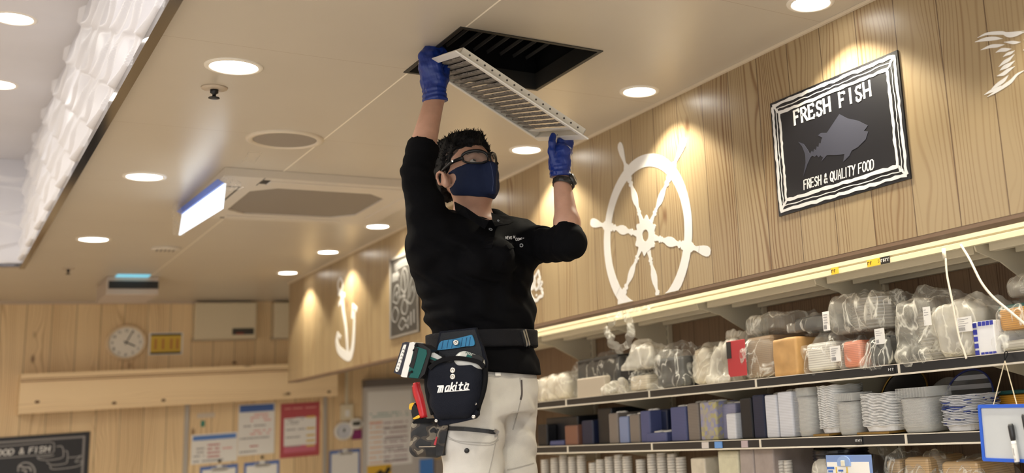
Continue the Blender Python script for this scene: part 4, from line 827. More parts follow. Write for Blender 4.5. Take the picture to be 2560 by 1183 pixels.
# ================================================================== shelving along the right wall
M_SHELF = mat('shelf_cream', (0.60, 0.54, 0.41), 0.4)
M_RAILD = mat('rail_black', (0.018, 0.018, 0.020), 0.35)
M_LIP = mat('rail_lip', (0.66, 0.60, 0.50), 0.4)
XS = 2.40; ZA, ZB, ZC, ZT = 1.578, 1.362, 1.12, 1.935      # tops of the shelves
SY0, SY1 = 0.3, 5.9
UP = [0.55, 1.285, 2.02, 2.756, 3.49, 4.226, 4.963, 5.70]
UPW = ['out of view, nearest the camera', 'out of view, second from the camera', 'at the photo\'s right edge by the grey crumpled bag', 'beside the tall knotted clear bag', 'behind the brown tray stack', 'above the slumped black trays, right of the film loop', 'above the black trays on edge', 'nearest the man\'s belt, at the far end']
for k, y in enumerate(UP):
    t = thing('shelf_upright', 'slotted cream steel shelf upright, ' + UPW[k], 'shelf upright', (WALL_X, y, 0), 'shelf uprights')
    bm = bmesh.new(); box(bm, (WALL_X - .025, y - .016, 0), (WALL_X - .0005, y + .016, 2.30), bev=.002); obj('post', bm, M_SHELF, t)
    bm = bmesh.new()
    for j in range(30): box(bm, (WALL_X - .0262, y - .004, 1.0 + j * .042), (WALL_X - .0245, y + .004, 1.025 + j * .042))
    o = obj('slots', bm, M_DARK, t)
def shelf(name, label, z, xf, thick=.022):
    t = thing(name, label, 'shelf', (xf, SY0, z))
    boxo('board', (xf + .014, SY0, z - thick), (WALL_X - .026, SY1, z), M_SHELF, t)
    boxo('price_rail', (xf, SY0, z - .026), (xf + .0135, SY1, z + .001), M_RAILD, t, .0015)
    boxo('rail_lip', (xf - .003, SY0, z - .032), (xf + .0135, SY1, z - .0265), M_LIP, t, .001)
    boxo('top_lip', (xf - .001, SY0, z + .0012), (xf + .0135, SY1, z + .0035), M_LIP, t)
    for y in UP[:-1]:
        boxo('rail_joint', (xf - .0035, y - .004 + .32, z - .0265), (xf - .0001, y + .004 + .32, z + .0015), M_LIP, t)
    for y in UP:
        bm = bmesh.new(); vs = [(xf + .03, z - thick - .0005), (WALL_X - .0265, z - thick - .0005), (WALL_X - .0265, z - thick - .075), (WALL_X - .06, z - thick - .075)]
        a = [bm.verts.new((x, y - .002, zz)) for x, zz in vs]; b = [bm.verts.new((x, y + .002, zz)) for x, zz in vs]
        bm.faces.new(a); bm.faces.new(b[::-1])
        for i in range(4): bm.faces.new((a[i], b[i], b[(i + 1) % 4], a[(i + 1) % 4]))
        obj('bracket', bm, M_SHELF, t)
    return t
sh1 = shelf('wall_shelf', 'upper black-railed shelf crowded with clear plastic bags', ZA, XS)
sh2 = shelf('wall_shelf', 'middle black-railed shelf with stacks of white and clear food trays', ZB, XS)
sh3 = shelf('wall_shelf', 'lower shelf of brown paper bags and clear cups at the bottom edge', ZC, XS)
# top shelf with cream rail and deep brackets
t = thing('top_shelf', 'cream steel top shelf with bright stepped rail under the plank soffit', 'shelf', (2.42, SY0, ZT))
boxo('board', (2.44, SY0, ZT - .02), (WALL_X - .026, SY1, ZT), M_SHELF, t)
bm = bmesh.new(); prof = [(2.42, ZT + .008), (2.42, ZT - .006), (2.424, ZT - .007), (2.424, ZT - .012), (2.419, ZT - .014), (2.419, ZT - .030), (2.4395, ZT - .030), (2.4395, ZT + .008)]
a = [bm.verts.new((x, SY0, z)) for x, z in prof]; b = [bm.verts.new((x, SY1, z)) for x, z in prof]
for i in range(len(prof)): bm.faces.new((a[i], a[(i + 1) % len(prof)], b[(i + 1) % len(prof)], b[i]))
bm.faces.new(a[::-1]); bm.faces.new(b); obj('front_rail', bm, mat('rail_cream', (0.74, 0.69, 0.50), 0.35), t)
for y0, y1 in zip(UP, UP[1:]):
    for x in (2.475, 2.60, 2.735): boxo('stiffener', (x, y0 + .03, ZT - .048), (x + .030, y1 - .03, ZT - .0205), M_SHELF, t, .002)
for y in UP:
    bm = bmesh.new(); vs = [(2.441, ZT - .0205), (WALL_X - .0265, ZT - .0205), (WALL_X - .0265, ZT - .17), (WALL_X - .07, ZT - .165), (2.56, ZT - .075), (2.45, ZT - .045)]
    a = [bm.verts.new((x, y - .003, zz)) for x, zz in vs]; b = [bm.verts.new((x, y + .003, zz)) for x, zz in vs]; n_ = len(vs)
    bm.faces.new(a); bm.faces.new(b[::-1])
    for i in range(n_): bm.faces.new((a[i], b[i], b[(i + 1) % n_], a[(i + 1) % n_]))
    obj('bracket', bm, M_SHELF, t)
RP = Plane((2.419, 0, 0), (0, -1, 0), (0, 0, 1))
def rail_label(x0, x1, ym, label, dark=False):
    a = RP.px(x0, ym); b = RP.px(x1, ym); z0, z1 = ZT - .030, ZT - .007
    t = thing('price_label', label, 'label', RP.at(a[0], z0)); w_ = b[0] - a[0]
    bm = bmesh.new(); poly(bm, RP, [[(a[0], z0), (b[0], z0), (b[0], z1), (a[0], z1)]], .001, .0003); obj('strip', bm, mat('label_black', (.02, .02, .02), .4) if dark else mat('label_yellow', (.80, .50, .04), .45), t)
    bm = bmesh.new(); r = random.Random(int(x0)); n_ = max(3, int(w_ / .010))
    for k in range(n_):
        u = a[0] + w_ * (k + .25) / n_; s_ = w_ / n_ * .55
        for st in ([(u, z0 + .007), (u, z0 + .016)], [(u, z0 + .016), (u + s_, z0 + .016)], [(u + s_, z0 + .012), (u + s_ * .3, z0 + .007)])[: r.randint(2, 3)]: ribbon(bm, RP, st, .0022, .0005, .0013)
    obj('print', bm, M_INK if dark else M_BLACK, t)
rail_label(2168, 2200, 650, 'yellow price label on the cream rail right of the shorter yellow one')
rail_label(2201, 2224, 640, 'small black price label on the cream rail beside the yellow label', True)
rail_label(2078, 2096, 667, 'short yellow price label on the cream rail, nearest the ship wheel')
# ---------------------------------------------------------------- packaging
def ribbed(name, col, pitch, dark=.55, rough=.4, alpha=1.0, frac=.35):
    if name in MATS: return MATS[name]
    m, n, l, b = newmat(name); tc = n.new('ShaderNodeTexCoord'); sp = n.new('ShaderNodeSeparateXYZ'); l.new(tc.outputs['Object'], sp.inputs[0])
    f = math_node(n, l, 'FRACT', math_node(n, l, 'DIVIDE', sp.outputs[2], pitch)); g = math_node(n, l, 'LESS_THAN', f, frac)
    mx = n.new('ShaderNodeMix'); mx.data_type = 'RGBA'; l.new(g, mx.inputs['Factor']); mx.inputs[6].default_value = (*col, 1); mx.inputs[7].default_value = tuple(c * dark for c in col) + (1,)
    l.new(mx.outputs[2], b.inputs['Base Color']); b.inputs['Roughness'].default_value = rough; b.inputs['Alpha'].default_value = alpha
    bp = n.new('ShaderNodeBump'); bp.inputs['Strength'].default_value = .8; bp.inputs['Distance'].default_value = .003; l.new(math_node(n, l, 'SUBTRACT', 1.0, g), bp.inputs['Height']); l.new(bp.outputs['Normal'], b.inputs['Normal'])
    MATS[name] = m; return m
M_BAG = film('bag_film', (0.74, 0.71, 0.62), 0.19, 0.62, 9)
M_BAGC = film('bag_film_clear', (0.78, 0.76, 0.69), 0.09, 0.55, 10)
M_BAGM = film('bag_film_milky', (0.70, 0.66, 0.57), 0.42, 0.74, 8)
R_BLACK = ribbed('trays_black', (.015, .015, .018), .009); R_GREY = ribbed('trays_grey', (.30, .28, .25), .008); R_BEIGE = ribbed('trays_beige', (.56, .49, .37), .010, .8)
R_BROWN = ribbed('trays_brown', (.26, .18, .11), .007, .8); R_CLEAR = ribbed('trays_clear', (.55, .52, .46), .009, .7, .2, .75); R_AMBER = ribbed('trays_amber', (.52, .24, .025), .006, .6, .25)
KRAFT = mat('kraft', (.47, .27, .10), .6, noise=.15, nscale=14)
def ext(x0, x1, yt, xf):
    """span on the shelf front: y of left and right edge, z of the top"""
    xm = 2.43 if xf < 2.47 else xf
    return onx(x0, yt, xm).y, onx(x1, yt, xm).y, onx((x0 + x1) / 2, yt, xf).z
def contents_mesh(name, kind, xa, xb, ya, yb, za, zb, material, parent):
    if kind == 'cups':
        bm = bmesh.new(); r = min(xb - xa, yb - ya) * .5; n_ = max(1, int((yb - ya) / (2 * r) + .2))
        for k in range(n_):
            yy = ya + (yb - ya) * (k + .5) / n_
            pr = []; zz = za
            while zz < zb - .012: pr += [(r * .97, zz), (r * .88, zz + .004), (r * .88, zz + .009)]; zz += .012
            lathe(bm, pr, ((xa + xb) / 2, yy, 0), seg=20)
        return obj(name, bm, material, parent, False)
    bm = bmesh.new(); box(bm, (xa, ya, za), (xb, yb, zb), bev=.012); return obj(name, bm, material, parent)
SEED = [100]
def bag(label, x0, x1, yt, zb, kind, cmat, film_mat=None, xf=2.43, depth=.25, top=1.0, tuft=True, cname='trays', fill=.85, name='plastic_bag', amp=.012, hang=0.0, group=None, cat='bag'):
    yl, yr, zt = ext(x0, x1, yt, xf); amp *= .8; SEED[0] += 1; rg = random.Random(SEED[0])
    t = thing(name, label, cat, (xf + depth / 2, (yl + yr) / 2, zb), group)
    h = zt - zb; w = yl - yr; F = Field((xf - .05, yr - .05, zb - .03), (xf + depth + .05, yl + .05, zt + .06), .0065)
    cx_, cy_ = xf + depth / 2, (yl + yr) / 2
    F.slab((cx_, cy_, zb + h * .44), ID, (depth / 2, w / 2 - .007, h * .44), min(.045, w * .3, h * .3), 0)
    F.ell((cx_, cy_, zb + h * .62), ID, (depth * .42, w * .41, h * .38), .03)
    if tuft:
        F.cap((cx_ - .02, cy_ + rg.uniform(-.2, .2) * w, zt - h * .2), (cx_ - .04, cy_ + rg.uniform(-.35, .35) * w, zt - .004), .05 * min(1, w / .2), .012, .04)
        for _ in range(3): F.cap((xf + .02, cy_ + rg.uniform(-.4, .4) * w, zb + .03), (xf - .015, cy_ + rg.uniform(-.4, .4) * w, zb + rg.uniform(.002, .03) - hang), .03, .010, .02)
    F.rough(amp, 34, SEED[0], 3, (1, 1, .6)); F.cut((0, 0, zb + .001 - hang), (0, 0, -1)); 
    if hang: F.cut((xf + .001, 0, 0), (1, 0, 0), lo=(xf - .1, yr - .1, zb - .1), hi=(xf + depth + .1, yl + .1, zb + .001))
    if kind:
        contents_mesh(cname, kind, xf + .022, xf + depth - .022, yr + w * .09 + .006, yl - w * .09 - .006, zb + .008, zb + h * fill, cmat, t)
    F.mesh('clear_wrap', film_mat or M_BAG, t); return t
def pack(name, label, x0, x1, yt, zb, m_, xf=2.44, depth=.2, bev=.006, cat='stack', part=None, zt=None, group=None):
    yl, yr, z1 = ext(x0, x1, yt, xf); z1 = zt or z1
    o = boxo(name, (xf, yr, zb + .0008), (xf + depth, yl, z1), m_, None, bev); tag(o, label, cat, group); return o
Z = ZA + .0012
def sticker(parent, x0, y0, x1, y1, xf, rows=4, name='shipping_label'):
    pl = Plane((xf, 0, 0), (0, -1, 0), (0, 0, 1)); a = pl.px(x0, y1); b = pl.px(x1, y0)
    lb = Plane((xf, 0, 0), (0, -1, 0), (0, 0, 1)); bm = bmesh.new(); poly(bm, lb, [[(a[0], a[1]), (b[0], a[1]), (b[0], b[1]), (a[0], b[1])]], .0012); o = obj(name, bm, PAPER, parent)
    bm = bmesh.new(); r = random.Random(int(x0)); w_, h_ = b[0] - a[0], b[1] - a[1]
    for k in range(9): u = a[0] + w_ * (.12 + .05 * k); ribbon(bm, lb, [(u, a[1] + h_ * .08), (u, a[1] + h_ * .3)], w_ * r.uniform(.015, .035), .0004, .0013)
    for k in range(rows): ribbon(bm, lb, [(a[0] + w_ * .12, a[1] + h_ * (.42 + .14 * k)), (a[0] + w_ * r.uniform(.4, .85), a[1] + h_ * (.42 + .14 * k))], h_ * .035, .0004, .0013)
    obj('label_print', bm, GREYP, o); return o
# upper shelf, far end to near end
bag('beige wrapped bundle on the upper shelf right beside the man\'s back pocket', 1330, 1408, 932, Z, 'block', R_BEIGE, M_BAGM, cname='bundle', tuft=False)
bag('black trays in a clear bag standing on edge, left part of the upper shelf', 1418, 1548, 888, Z, 'block', R_BLACK, M_BAGC, xf=2.49, depth=.24, fill=.95)
pack('carton', 'small beige carton in front of the black trays on the upper shelf', 1453, 1522, 942, Z, mat('carton_beige', (.42, .36, .28), .6), xf=2.405, depth=.035, cat='box')
bag('crumpled pale bag low in front, right of the small beige carton', 1519, 1566, 972, Z, None, None, M_BAGM, xf=2.41, depth=.08, amp=.016)
bag('squat bag of cream-coloured trays beside the crumpled pale bag', 1560, 1618, 932, Z, 'block', R_BEIGE, M_BAGC, xf=2.42, depth=.16)
bag('round-topped beige bag lying on the squat cream trays', 1562, 1620, 862, ext(1560, 1618, 932, 2.42)[2] + .012, None, None, M_BAGM, xf=2.43, depth=.14)
bag('slumped bag of black trays with a white patch left of a tall beige pack', 1622, 1705, 868, Z, 'block', R_BLACK, M_BAGC, xf=2.42, depth=.22, amp=.018, fill=.75)
bag('tall narrow beige pack between black trays and a big clear bag', 1705, 1754, 858, Z, 'block', R_BEIGE, M_BAGM, xf=2.45, tuft=False)
t = bag('big milky bag holding a red and black pack, its corner drooping off the shelf', 1760, 1831, 838, Z, 'cups', R_CLEAR, M_BAGM, xf=2.43, depth=.26, amp=.016)
o = boxo('red_pack', (2.424, onx(1860, 880, 2.42).y, Z + .02), (2.429, onx(1815, 880, 2.42).y, 1.735), mat('pack_red', (.42, .03, .04), .4), t, .002); boxo('dark_edge', (2.4225, onx(1826, 880, 2.42).y, Z + .09), (2.4238, onx(1815, 880, 2.42).y, 1.733), M_BLACK, o)
bag('brown tray stack in a clear bag left of the plain kraft bag', 1842, 1927, 838, Z, 'block', R_BROWN, M_BAGC, xf=2.43, depth=.22, fill=.97, tuft=False)
ztop = ext(1842, 1927, 838, 2.43)[2]
bag('puffed milky bag lying on top of the brown tray stack', 1842, 1942, 786, ztop + .004, None, None, M_BAG, xf=2.45, depth=.2, tuft=False, amp=.010)
# kraft paper bag
yl, yr, zt = ext(1931, 1990, 846, 2.425)
t = thing('paper_bag', 'plain orange-brown kraft paper bag on the upper shelf', 'paper bag', (2.5, (yl + yr) / 2, Z))
F = Field((2.40, yr - .03, Z - .02), (2.66, yl + .03, zt + .03), .005); F.slab((2.525, (yl + yr) / 2, (Z + zt) / 2), ID, (.10, (yl - yr) / 2, (zt - Z) / 2), .008, 0); F.rough(.003, 26, 5, 2); F.cut((0, 0, Z + .0006), (0, 0, -1)); F.mesh('bag_body', KRAFT, t)
ztk = zt
bag('clear bag of black bowls lying over the kraft paper bag', 1948, 2058, 788, ztk + .006, 'block', R_BLACK, M_BAGC, xf=2.45, depth=.22, tuft=False, fill=.9)
bag('clear bag of white ribbed trays right of the kraft paper bag', 1992, 2080, 838, Z, 'block', ribbed('trays_white', (.62, .60, .55), .008, .6), M_BAGC, xf=2.425, depth=.2, fill=.8, hang=.02, amp=.015)
zc = ext(2075, 2150, 850, 2.43)[2]
t = bag('orange-red netted pack in clear film with a white label', 2083, 2146, 850, Z, 'block', ribbed('net_orange', (.62, .20, .11), .006, .75), M_BAGC, xf=2.43, depth=.2, fill=.96, tuft=False); sticker(t, 2078, 864, 2100, 906, 2.418)
t = bag('clear bag of black trays with a small label, right of the orange pack', 2150, 2218, 838, Z, 'block', R_BLACK, M_BAGC, xf=2.425, depth=.2, fill=.97, hang=.015); sticker(t, 2190, 820, 2210, 862, 2.412)
t = bag('biggest clear bag of cups, resting across the orange pack and black trays', 2050, 2195, 730, zc + .022, 'cups', R_CLEAR, M_BAG, xf=2.44, depth=.26, tuft=False, fill=.85, amp=.014); sticker(t, 2060, 778, 2072, 828, 2.43)
bag('tall knotted clear bag of cups, third from the right on the upper shelf', 2208, 2320, 722, Z, 'cups', R_CLEAR, M_BAG, xf=2.43, depth=.28, hang=.012, amp=.016, fill=.7)
t = bag('large milky bag with two white labels beside the blue grid pack', 2316, 2424, 742, Z, 'cups', R_CLEAR, M_BAGM, xf=2.43, depth=.28, hang=.015, amp=.013, tuft=False); sticker(t, 2312, 766, 2325, 815, 2.415); sticker(t, 2395, 790, 2428, 832, 2.415)
# blue grid pack
yl, yr, zt = ext(2427, 2480, 803, 2.43)
t = thing('grid_pack', 'white pack with a blue checked border under the amber trays', 'pack', (2.46, (yl + yr) / 2, Z)); boxo('pack_body', (2.434, yr, Z), (2.60, yl, zt), mat('pack_white', (.70, .70, .72), .35), t, .003)
NAVY = mat('grid_blue', (.03, .04, .32), .4)
for k in range(5): h_ = (zt - Z) / 5; boxo('border_square', (2.4325, yl - .016, Z + k * h_ + .003), (2.4338, yl - .001, Z + (k + 1) * h_ - .003), NAVY, t)
for k in range(4): w_ = (yl - yr - .02) / 4; boxo('border_square', (2.4325, yr + k * w_, zt - .014), (2.4338, yr + (k + 1) * w_ - .003, zt - .001), NAVY, t); boxo('border_square', (2.4325, yr + k * w_, Z + .001), (2.4338, yr + (k + 1) * w_ - .003, Z + .010), NAVY, t)
zlow = onx(2510, 838, 2.43).z
bag('tied clear bag under the amber tray stack at the right end', 2472, 2566, 838, Z, 'block', R_CLEAR, M_BAGC, xf=2.428, depth=.2, tuft=False, fill=.7)
t = bag('bagged stack of amber trays with dark green tops at the right end', 2462, 2556, 756, zlow + .004, 'block', R_AMBER, M_BAGC, xf=2.44, depth=.2, tuft=False, fill=.86)
yl, yr, zt = ext(2466, 2550, 772, 2.44); boxo('green_top', (2.465, yr + .012, zt - .010), (2.62, yl - .012, zt + .012), mat('tray_green', (.015, .08, .07), .4), t, .008)
zz = ext(2462, 2556, 756, 2.44)[2]
bag('grey crumpled bag at the right edge above the amber trays', 2512, 2640, 682, zz + .012, 'block', R_GREY, M_BAG, xf=2.47, depth=.2, fill=.5)
# ---------------------------------------------------------------- middle shelf
Z2 = ZB + .0040
SLATE = ribbed('stack_slate', (.10, .115, .17), .006, .7); NAVY_S = ribbed('stack_navy', (.07, .085, .21), .006, .75); SKY = ribbed('stack_sky', (.20, .25, .42), .006, .75); BLK = ribbed('stack_black', (.010, .010, .014), .006, .6)
TAUPE = ribbed('stack_taupe', (.20, .17, .15), .006, .7); WHT = ribbed('stack_white', (.66, .67, .72), .0055, .78); DKBL = ribbed('stack_midnight', (.010, .016, .05), .006, .6)
def patterned():
    m, n, l, b = newmat('stack_pattern'); tc = n.new('ShaderNodeTexCoord'); v = n.new('ShaderNodeTexVoronoi'); v.inputs['Scale'].default_value = 60; l.new(tc.outputs['Object'], v.inputs['Vector'])
    cr = n.new('ShaderNodeValToRGB'); e = cr.color_ramp.elements; e[0].color = (.30, .27, .24, 1); e[1].color = (.22, .24, .42, 1); k = e.new(.35); k.color = (.42, .38, .16, 1); k = e.new(.6); k.color = (.32, .30, .36, 1)
    sp = n.new('ShaderNodeSeparateColor'); l.new(v.outputs['Color'], sp.inputs[0]); l.new(sp.outputs[0], cr.inputs['Fac']); l.new(cr.outputs[0], b.inputs['Base Color']); b.inputs['Roughness'].default_value = .4; MATS['stack_pattern'] = m; return m
PAT = patterned()
def stack(label, x0, x1, yt, m_, cap_=None, xf=2.44, depth=.19, group=None, zb=None):
    yl, yr, zt = ext(x0, x1, yt, xf); t = thing('tray_stack', label, 'tray stack', (xf + depth / 2, (yl + yr) / 2, Z2), group); zb = zb or Z2
    F = bmesh.new(); box(F, (xf, yr + .001, zb), (xf + depth, yl - .001, zt), bev=.006); obj('stacked_trays', F, m_, t)
    if cap_:
        bm = bmesh.new(); n_ = 8
        for k in range(2): lathe(bm, [((yl - yr) * .22, 0), ((yl - yr) * .2, .006), (.0001, .009)], (xf + .05, yr + (yl - yr) * (.27 + .46 * k), zt - .001), seg=14)
        obj('raised_rim', bm, cap_, t, True)
    return t
RIM = mat('rim_white', (.60, .58, .54), .4)
stack('very dark tray stack nearest the man on the middle shelf', 1338, 1362, 1062, BLK, depth=.055)
stack('wide black tray stack behind a red-brown one on the middle shelf', 1364, 1444, 1043, BLK, xf=2.50, depth=.2)
stack('short red-brown tray stack standing before the wide black one', 1413, 1445, 1064, ribbed('stack_rust', (.20, .09, .06), .006, .75), xf=2.425, depth=.07)
stack('low blue tray stack beside the short red-brown one', 1376, 1411, 1102, NAVY_S, xf=2.425, depth=.07)
stack('dark slate tray stack right of the red-brown one', 1448, 1476, 1052, DKBL)
stack('tall black tray stack left of the pale taupe column', 1478, 1513, 1022, BLK, xf=2.46)
for x0, x1, yt, m_, lab in ((1515, 1538, 1034, TAUPE, 'taupe-over-white tray stack, leftmost of the row of four slim stacks'), (1541, 1564, 1042, SKY, 'light blue tray stack, second of the four slim stacks'), (1567, 1592, 1037, TAUPE, 'brownish tray stack, third of the four slim stacks'), (1594, 1618, 1028, NAVY_S, 'navy tray stack, fourth of the four slim stacks')):
    stack(lab, x0, x1, yt, m_, RIM)
stack('black tray stack behind the short blue one with a white top', 1640, 1667, 1026, DKBL, xf=2.50)
stack('short dark blue tray stack with a white top, middle shelf', 1619, 1668, 1082, NAVY_S, RIM, xf=2.425, depth=.07)
stack('wide navy tray stack right of the short white-topped one', 1669, 1708, 1018, NAVY_S, RIM)
stack('grey-brown tray stack between navy and patterned stacks', 1711, 1739, 1009, TAUPE, RIM)
stack('speckled yellow and lilac patterned tray stack on the middle shelf', 1742, 1784, 1006, PAT, RIM)
stack('blue and pink patterned tray stack with white trays in front', 1794, 1838, 1010, ribbed('stack_mist', (.24, .24, .36), .006, .8), RIM, xf=2.47, depth=.16)
stack('short white tray stack before the blue patterned one', 1816, 1840, 1034, WHT, xf=2.425, depth=.043)
stack('tall black tray stack left of the midnight blue one', 1842, 1871, 996, BLK)
stack('tall midnight blue tray stack left of the white columns', 1873, 1902, 988, DKBL)
stack('white tray column, left of a touching pair on the middle shelf', 1904, 1934, 988, WHT, RIM)
stack('white tray column, right of a touching pair on the middle shelf', 1936, 1972, 980, WHT, RIM)
# stacks of single trays near the camera
M_TRW = mat('tray_white', (.90, .89, .87), .35); M_TRC = mat('tray_clear', (.95, .94, .90), .08, alpha=.20, spec=1.0); M_TRB = mat('tray_bluewhite', (.70, .71, .75), .35)
def blue_mark():
    m, n, l, b = newmat('tray_marbled'); tc = n.new('ShaderNodeTexCoord'); gi = n.new('ShaderNodeObjectInfo'); ad = n.new('ShaderNodeVectorMath'); ad.operation = 'MULTIPLY_ADD'; ad.inputs[1].default_value = (9, 9, 9)
    l.new(tc.outputs['Object'], ad.inputs[0]); cx_ = n.new('ShaderNodeCombineXYZ'); l.new(math_node(n, l, 'MULTIPLY', gi.outputs['Random'], 30), cx_.inputs[2]); l.new(cx_.outputs[0], ad.inputs[2])
    nz = n.new('ShaderNodeTexNoise'); nz.inputs['Scale'].default_value = 1.6; nz.inputs['Detail'].default_value = 2; l.new(ad.outputs[0], nz.inputs['Vector'])
    mx = n.new('ShaderNodeMix'); mx.data_type = 'RGBA'; l.new(math_node(n, l, 'GREATER_THAN', nz.outputs['Fac'], .60), mx.inputs['Factor']); mx.inputs[6].default_value = (.72, .72, .74, 1); mx.inputs[7].default_value = (.04, .07, .30, 1)
    l.new(mx.outputs[2], b.inputs['Base Color']); b.inputs['Roughness'].default_value = .3; return m
M_TRM = blue_mark()
def tray_mesh(w, d, h, material, scallop=0.0, flat=.0):
    """one shallow food tray, rim at the top, local origin under its middle"""
    bm = bmesh.new(); N = 44
    def loop(s, z, sc):
        vs = []
        for k in range(N):
            a = 2 * math.pi * k / N; c, sn = math.cos(a), math.sin(a); p = 5.0
            r = (abs(c) ** p + abs(sn) ** p) ** (-1 / p); r *= 1 - sc * (0.5 + 0.5 * math.cos(8 * a))
            vs.append(bm.verts.new((c * r * d / 2 * s, sn * r * w / 2 * s, z + (sc * .03 * math.cos(8 * a)))))
        return vs
    L_ = [loop(.985, h - .0022, scallop), loop(1.0, h - .001, scallop), loop(.985, h, scallop), loop(.87, h - .0005, scallop * .6), loop(.77, .0015, 0), loop(.76, .0, 0), loop(.835, h - .0024, scallop * .6)]
    for a, b in zip(L_[:-1], L_[1:-1]):
        for k in range(N): bm.faces.new((a[k], a[(k + 1) % N], b[(k + 1) % N], b[k]))
    for a, b in ((L_[5], L_[6]), (L_[6], L_[0])):
        for k in range(N): bm.faces.new((a[k], a[(k + 1) % N], b[(k + 1) % N], b[k]))
    bm.faces.new(L_[4]); bmesh.ops.recalc_face_normals(bm, faces=bm.faces)
    me = bpy.data.meshes.new('food_tray'); bm.to_mesh(me); bm.free(); me.materials.append(material); return me
def tray_stack(label, x0, x1, yt, n_, material, depth=.17, scallop=0.0, group='', jit=.0015, cat='tray', xf=2.425, deep=.02, zb=Z2):
    yl, yr, zt = ext(x0, x1, yt, xf); w = yl - yr; pitch = (zt - deep - zb) / (n_ - 1); me = tray_mesh(w, depth, deep, material, scallop); r = random.Random(int(x0))
    first = None
    for k in range(n_):
        if first is None: o = bpy.data.objects.new('food_tray', me); first = o
        else: o = first.copy()
        COL.objects.link(o); o.location = (xf + depth / 2 + r.uniform(-jit, jit), (yl + yr) / 2 + r.uniform(-jit, jit), zb + k * pitch); o.rotation_euler = (0, 0, r.uniform(-.012, .012)); tag(o, label, cat, group)
tray_stack('white scalloped tray in the tallest white stack, left of the clear bowls', 2024, 2074, 966, 25, M_TRW, scallop=.06, group='trays of the tallest white stack', xf=2.44, zb=Z2 + .008)
tray_stack('white tray in the broad even stack with gold trim beneath', 2136, 2226, 984, 22, M_TRW, scallop=.05, group='trays of the broad white stack', zb=Z2 + .008)
tray_stack('clear lid in the stack between the white columns and tallest white stack', 1979, 2021, 992, 26, M_TRC, group='lids of the left clear stack')
tray_stack('clear bowl in the stack between the two white tray stacks', 2077, 2133, 1006, 24, M_TRC, group='bowls of the middle clear stack', scallop=.01)
tray_stack('clear container in the tall stack left of the blue-marked trays', 2232, 2318, 996, 26, M_TRC, group='containers of the right clear stack', scallop=.012)
tray_stack('white tray with blue brush marks in the uneven stack by the whiteboard', 2338, 2424, 990, 19, M_TRM, scallop=.035, group='blue-marked trays by the whiteboard', jit=.005)
for x0, x1, lab in ((2032, 2072, 'gold corrugated pad under the tallest white tray stack'), (2142, 2222, 'gold corrugated pad under the broad white tray stack')):
    yl, yr, _ = ext(x0, x1, 1090, 2.44); tag(boxo('corrugated_pad', (2.432, yr, Z2 + .0004), (2.58, yl, Z2 + .0072), ribbed('pad_gold', (.34, .19, .04), .004, .5)), lab, 'pad')
def cupbox(label, x0, x1, y0, y1, xf, depth):
    pl_ = onx(x0, y1, xf), onx(x1, y1, xf); zt = onx((x0 + x1) / 2, y0, xf).z; zb = onx((x0 + x1) / 2, y1, xf).z; ya, yb = pl_[1].y, pl_[0].y
    bm = bmesh.new(); n_ = 10
    for k in range(n_ + 1): box(bm, (xf, ya + (yb - ya) * k / n_ - .0012, zb), (xf + depth, ya + (yb - ya) * k / n_ + .0012, zt))
    box(bm, (xf, ya, zt - .001), (xf + depth, yb, zt)); tag(obj('clear_lid_box', bm, M_TRC), label, 'lid')
cupbox('upright ribbed clear box on top of the bowls between the white stacks', 2086, 2128, 984, 1004, 2.44, .10)
cupbox('upright ribbed clear box on the right clear stack', 2240, 2314, 970, 995, 2.44, .12)
cupbox('upright ribbed clear box on the left clear lids', 1990, 2019, 970, 991, 2.44, .10)
# behind: dark round tray, clear dome, blue-rimmed dish, amber trays
def dish(label, xc, yc, xf, rw, rh, m_, name='round_tray', rimm=None, tilt=.35):
    c = onx(xc, yc, xf); t = thing(name, label, 'tray', c); ax = Vector((-1, 0, tilt)).normalized(); bm = bmesh.new()
    lathe(bm, [(rw * .72, -.02), (rw * .8, -.012), (rw * .96, .0), (rw, .004), (rw, .008), (rw * .94, .006), (rw * .78, -.008), (.0001, -.012)], c, ax, 40); obj('dish_body', bm, m_, t, True)
    if rimm:
        bm = bmesh.new(); tube(bm, [c + frame_of(ax)[0] * rw * math.cos(a / 20 * math.pi) + frame_of(ax)[1] * rw * math.sin(a / 20 * math.pi) + ax * .008 for a in range(41)], .0035, 6, False); obj('rim', bm, rimm, t, True)
    return t
dish('black round tray with a gold rim leaning behind the broad white stack', 2262, 1000, 2.68, .115, .1, mat('lacquer_black', (.012, .010, .012), .2), rimm=mat('gold', (.45, .27, .07), .3, metal=.8))
dish('clear round dome lid leaning behind the right clear stack', 2366, 1008, 2.70, .088, .1, M_TRC, 'dome_lid')
dish('dark blue swirled dish leaning behind the blue-marked trays', 2424, 1004, 2.66, .105, .1, ribbed('swirl_blue', (.50, .51, .56), .03, .12, .25, 1, .5), 'swirl_dish', mat('rim_navy', (.03, .04, .2), .3))
yl, yr, zt = ext(2478, 2640, 974, 2.60); t = thing('amber_trays', 'amber tray stack with dark green top behind the whiteboard strings', 'tray stack', (2.65, (yl + yr) / 2, Z2)); boxo('stacked_trays', (2.60, yr, Z2), (2.75, yl, zt - .012), R_AMBER, t, .01); boxo('green_top', (2.60, yr, zt - .0115), (2.75, yl, zt), MATS['tray_green'], t, .004)
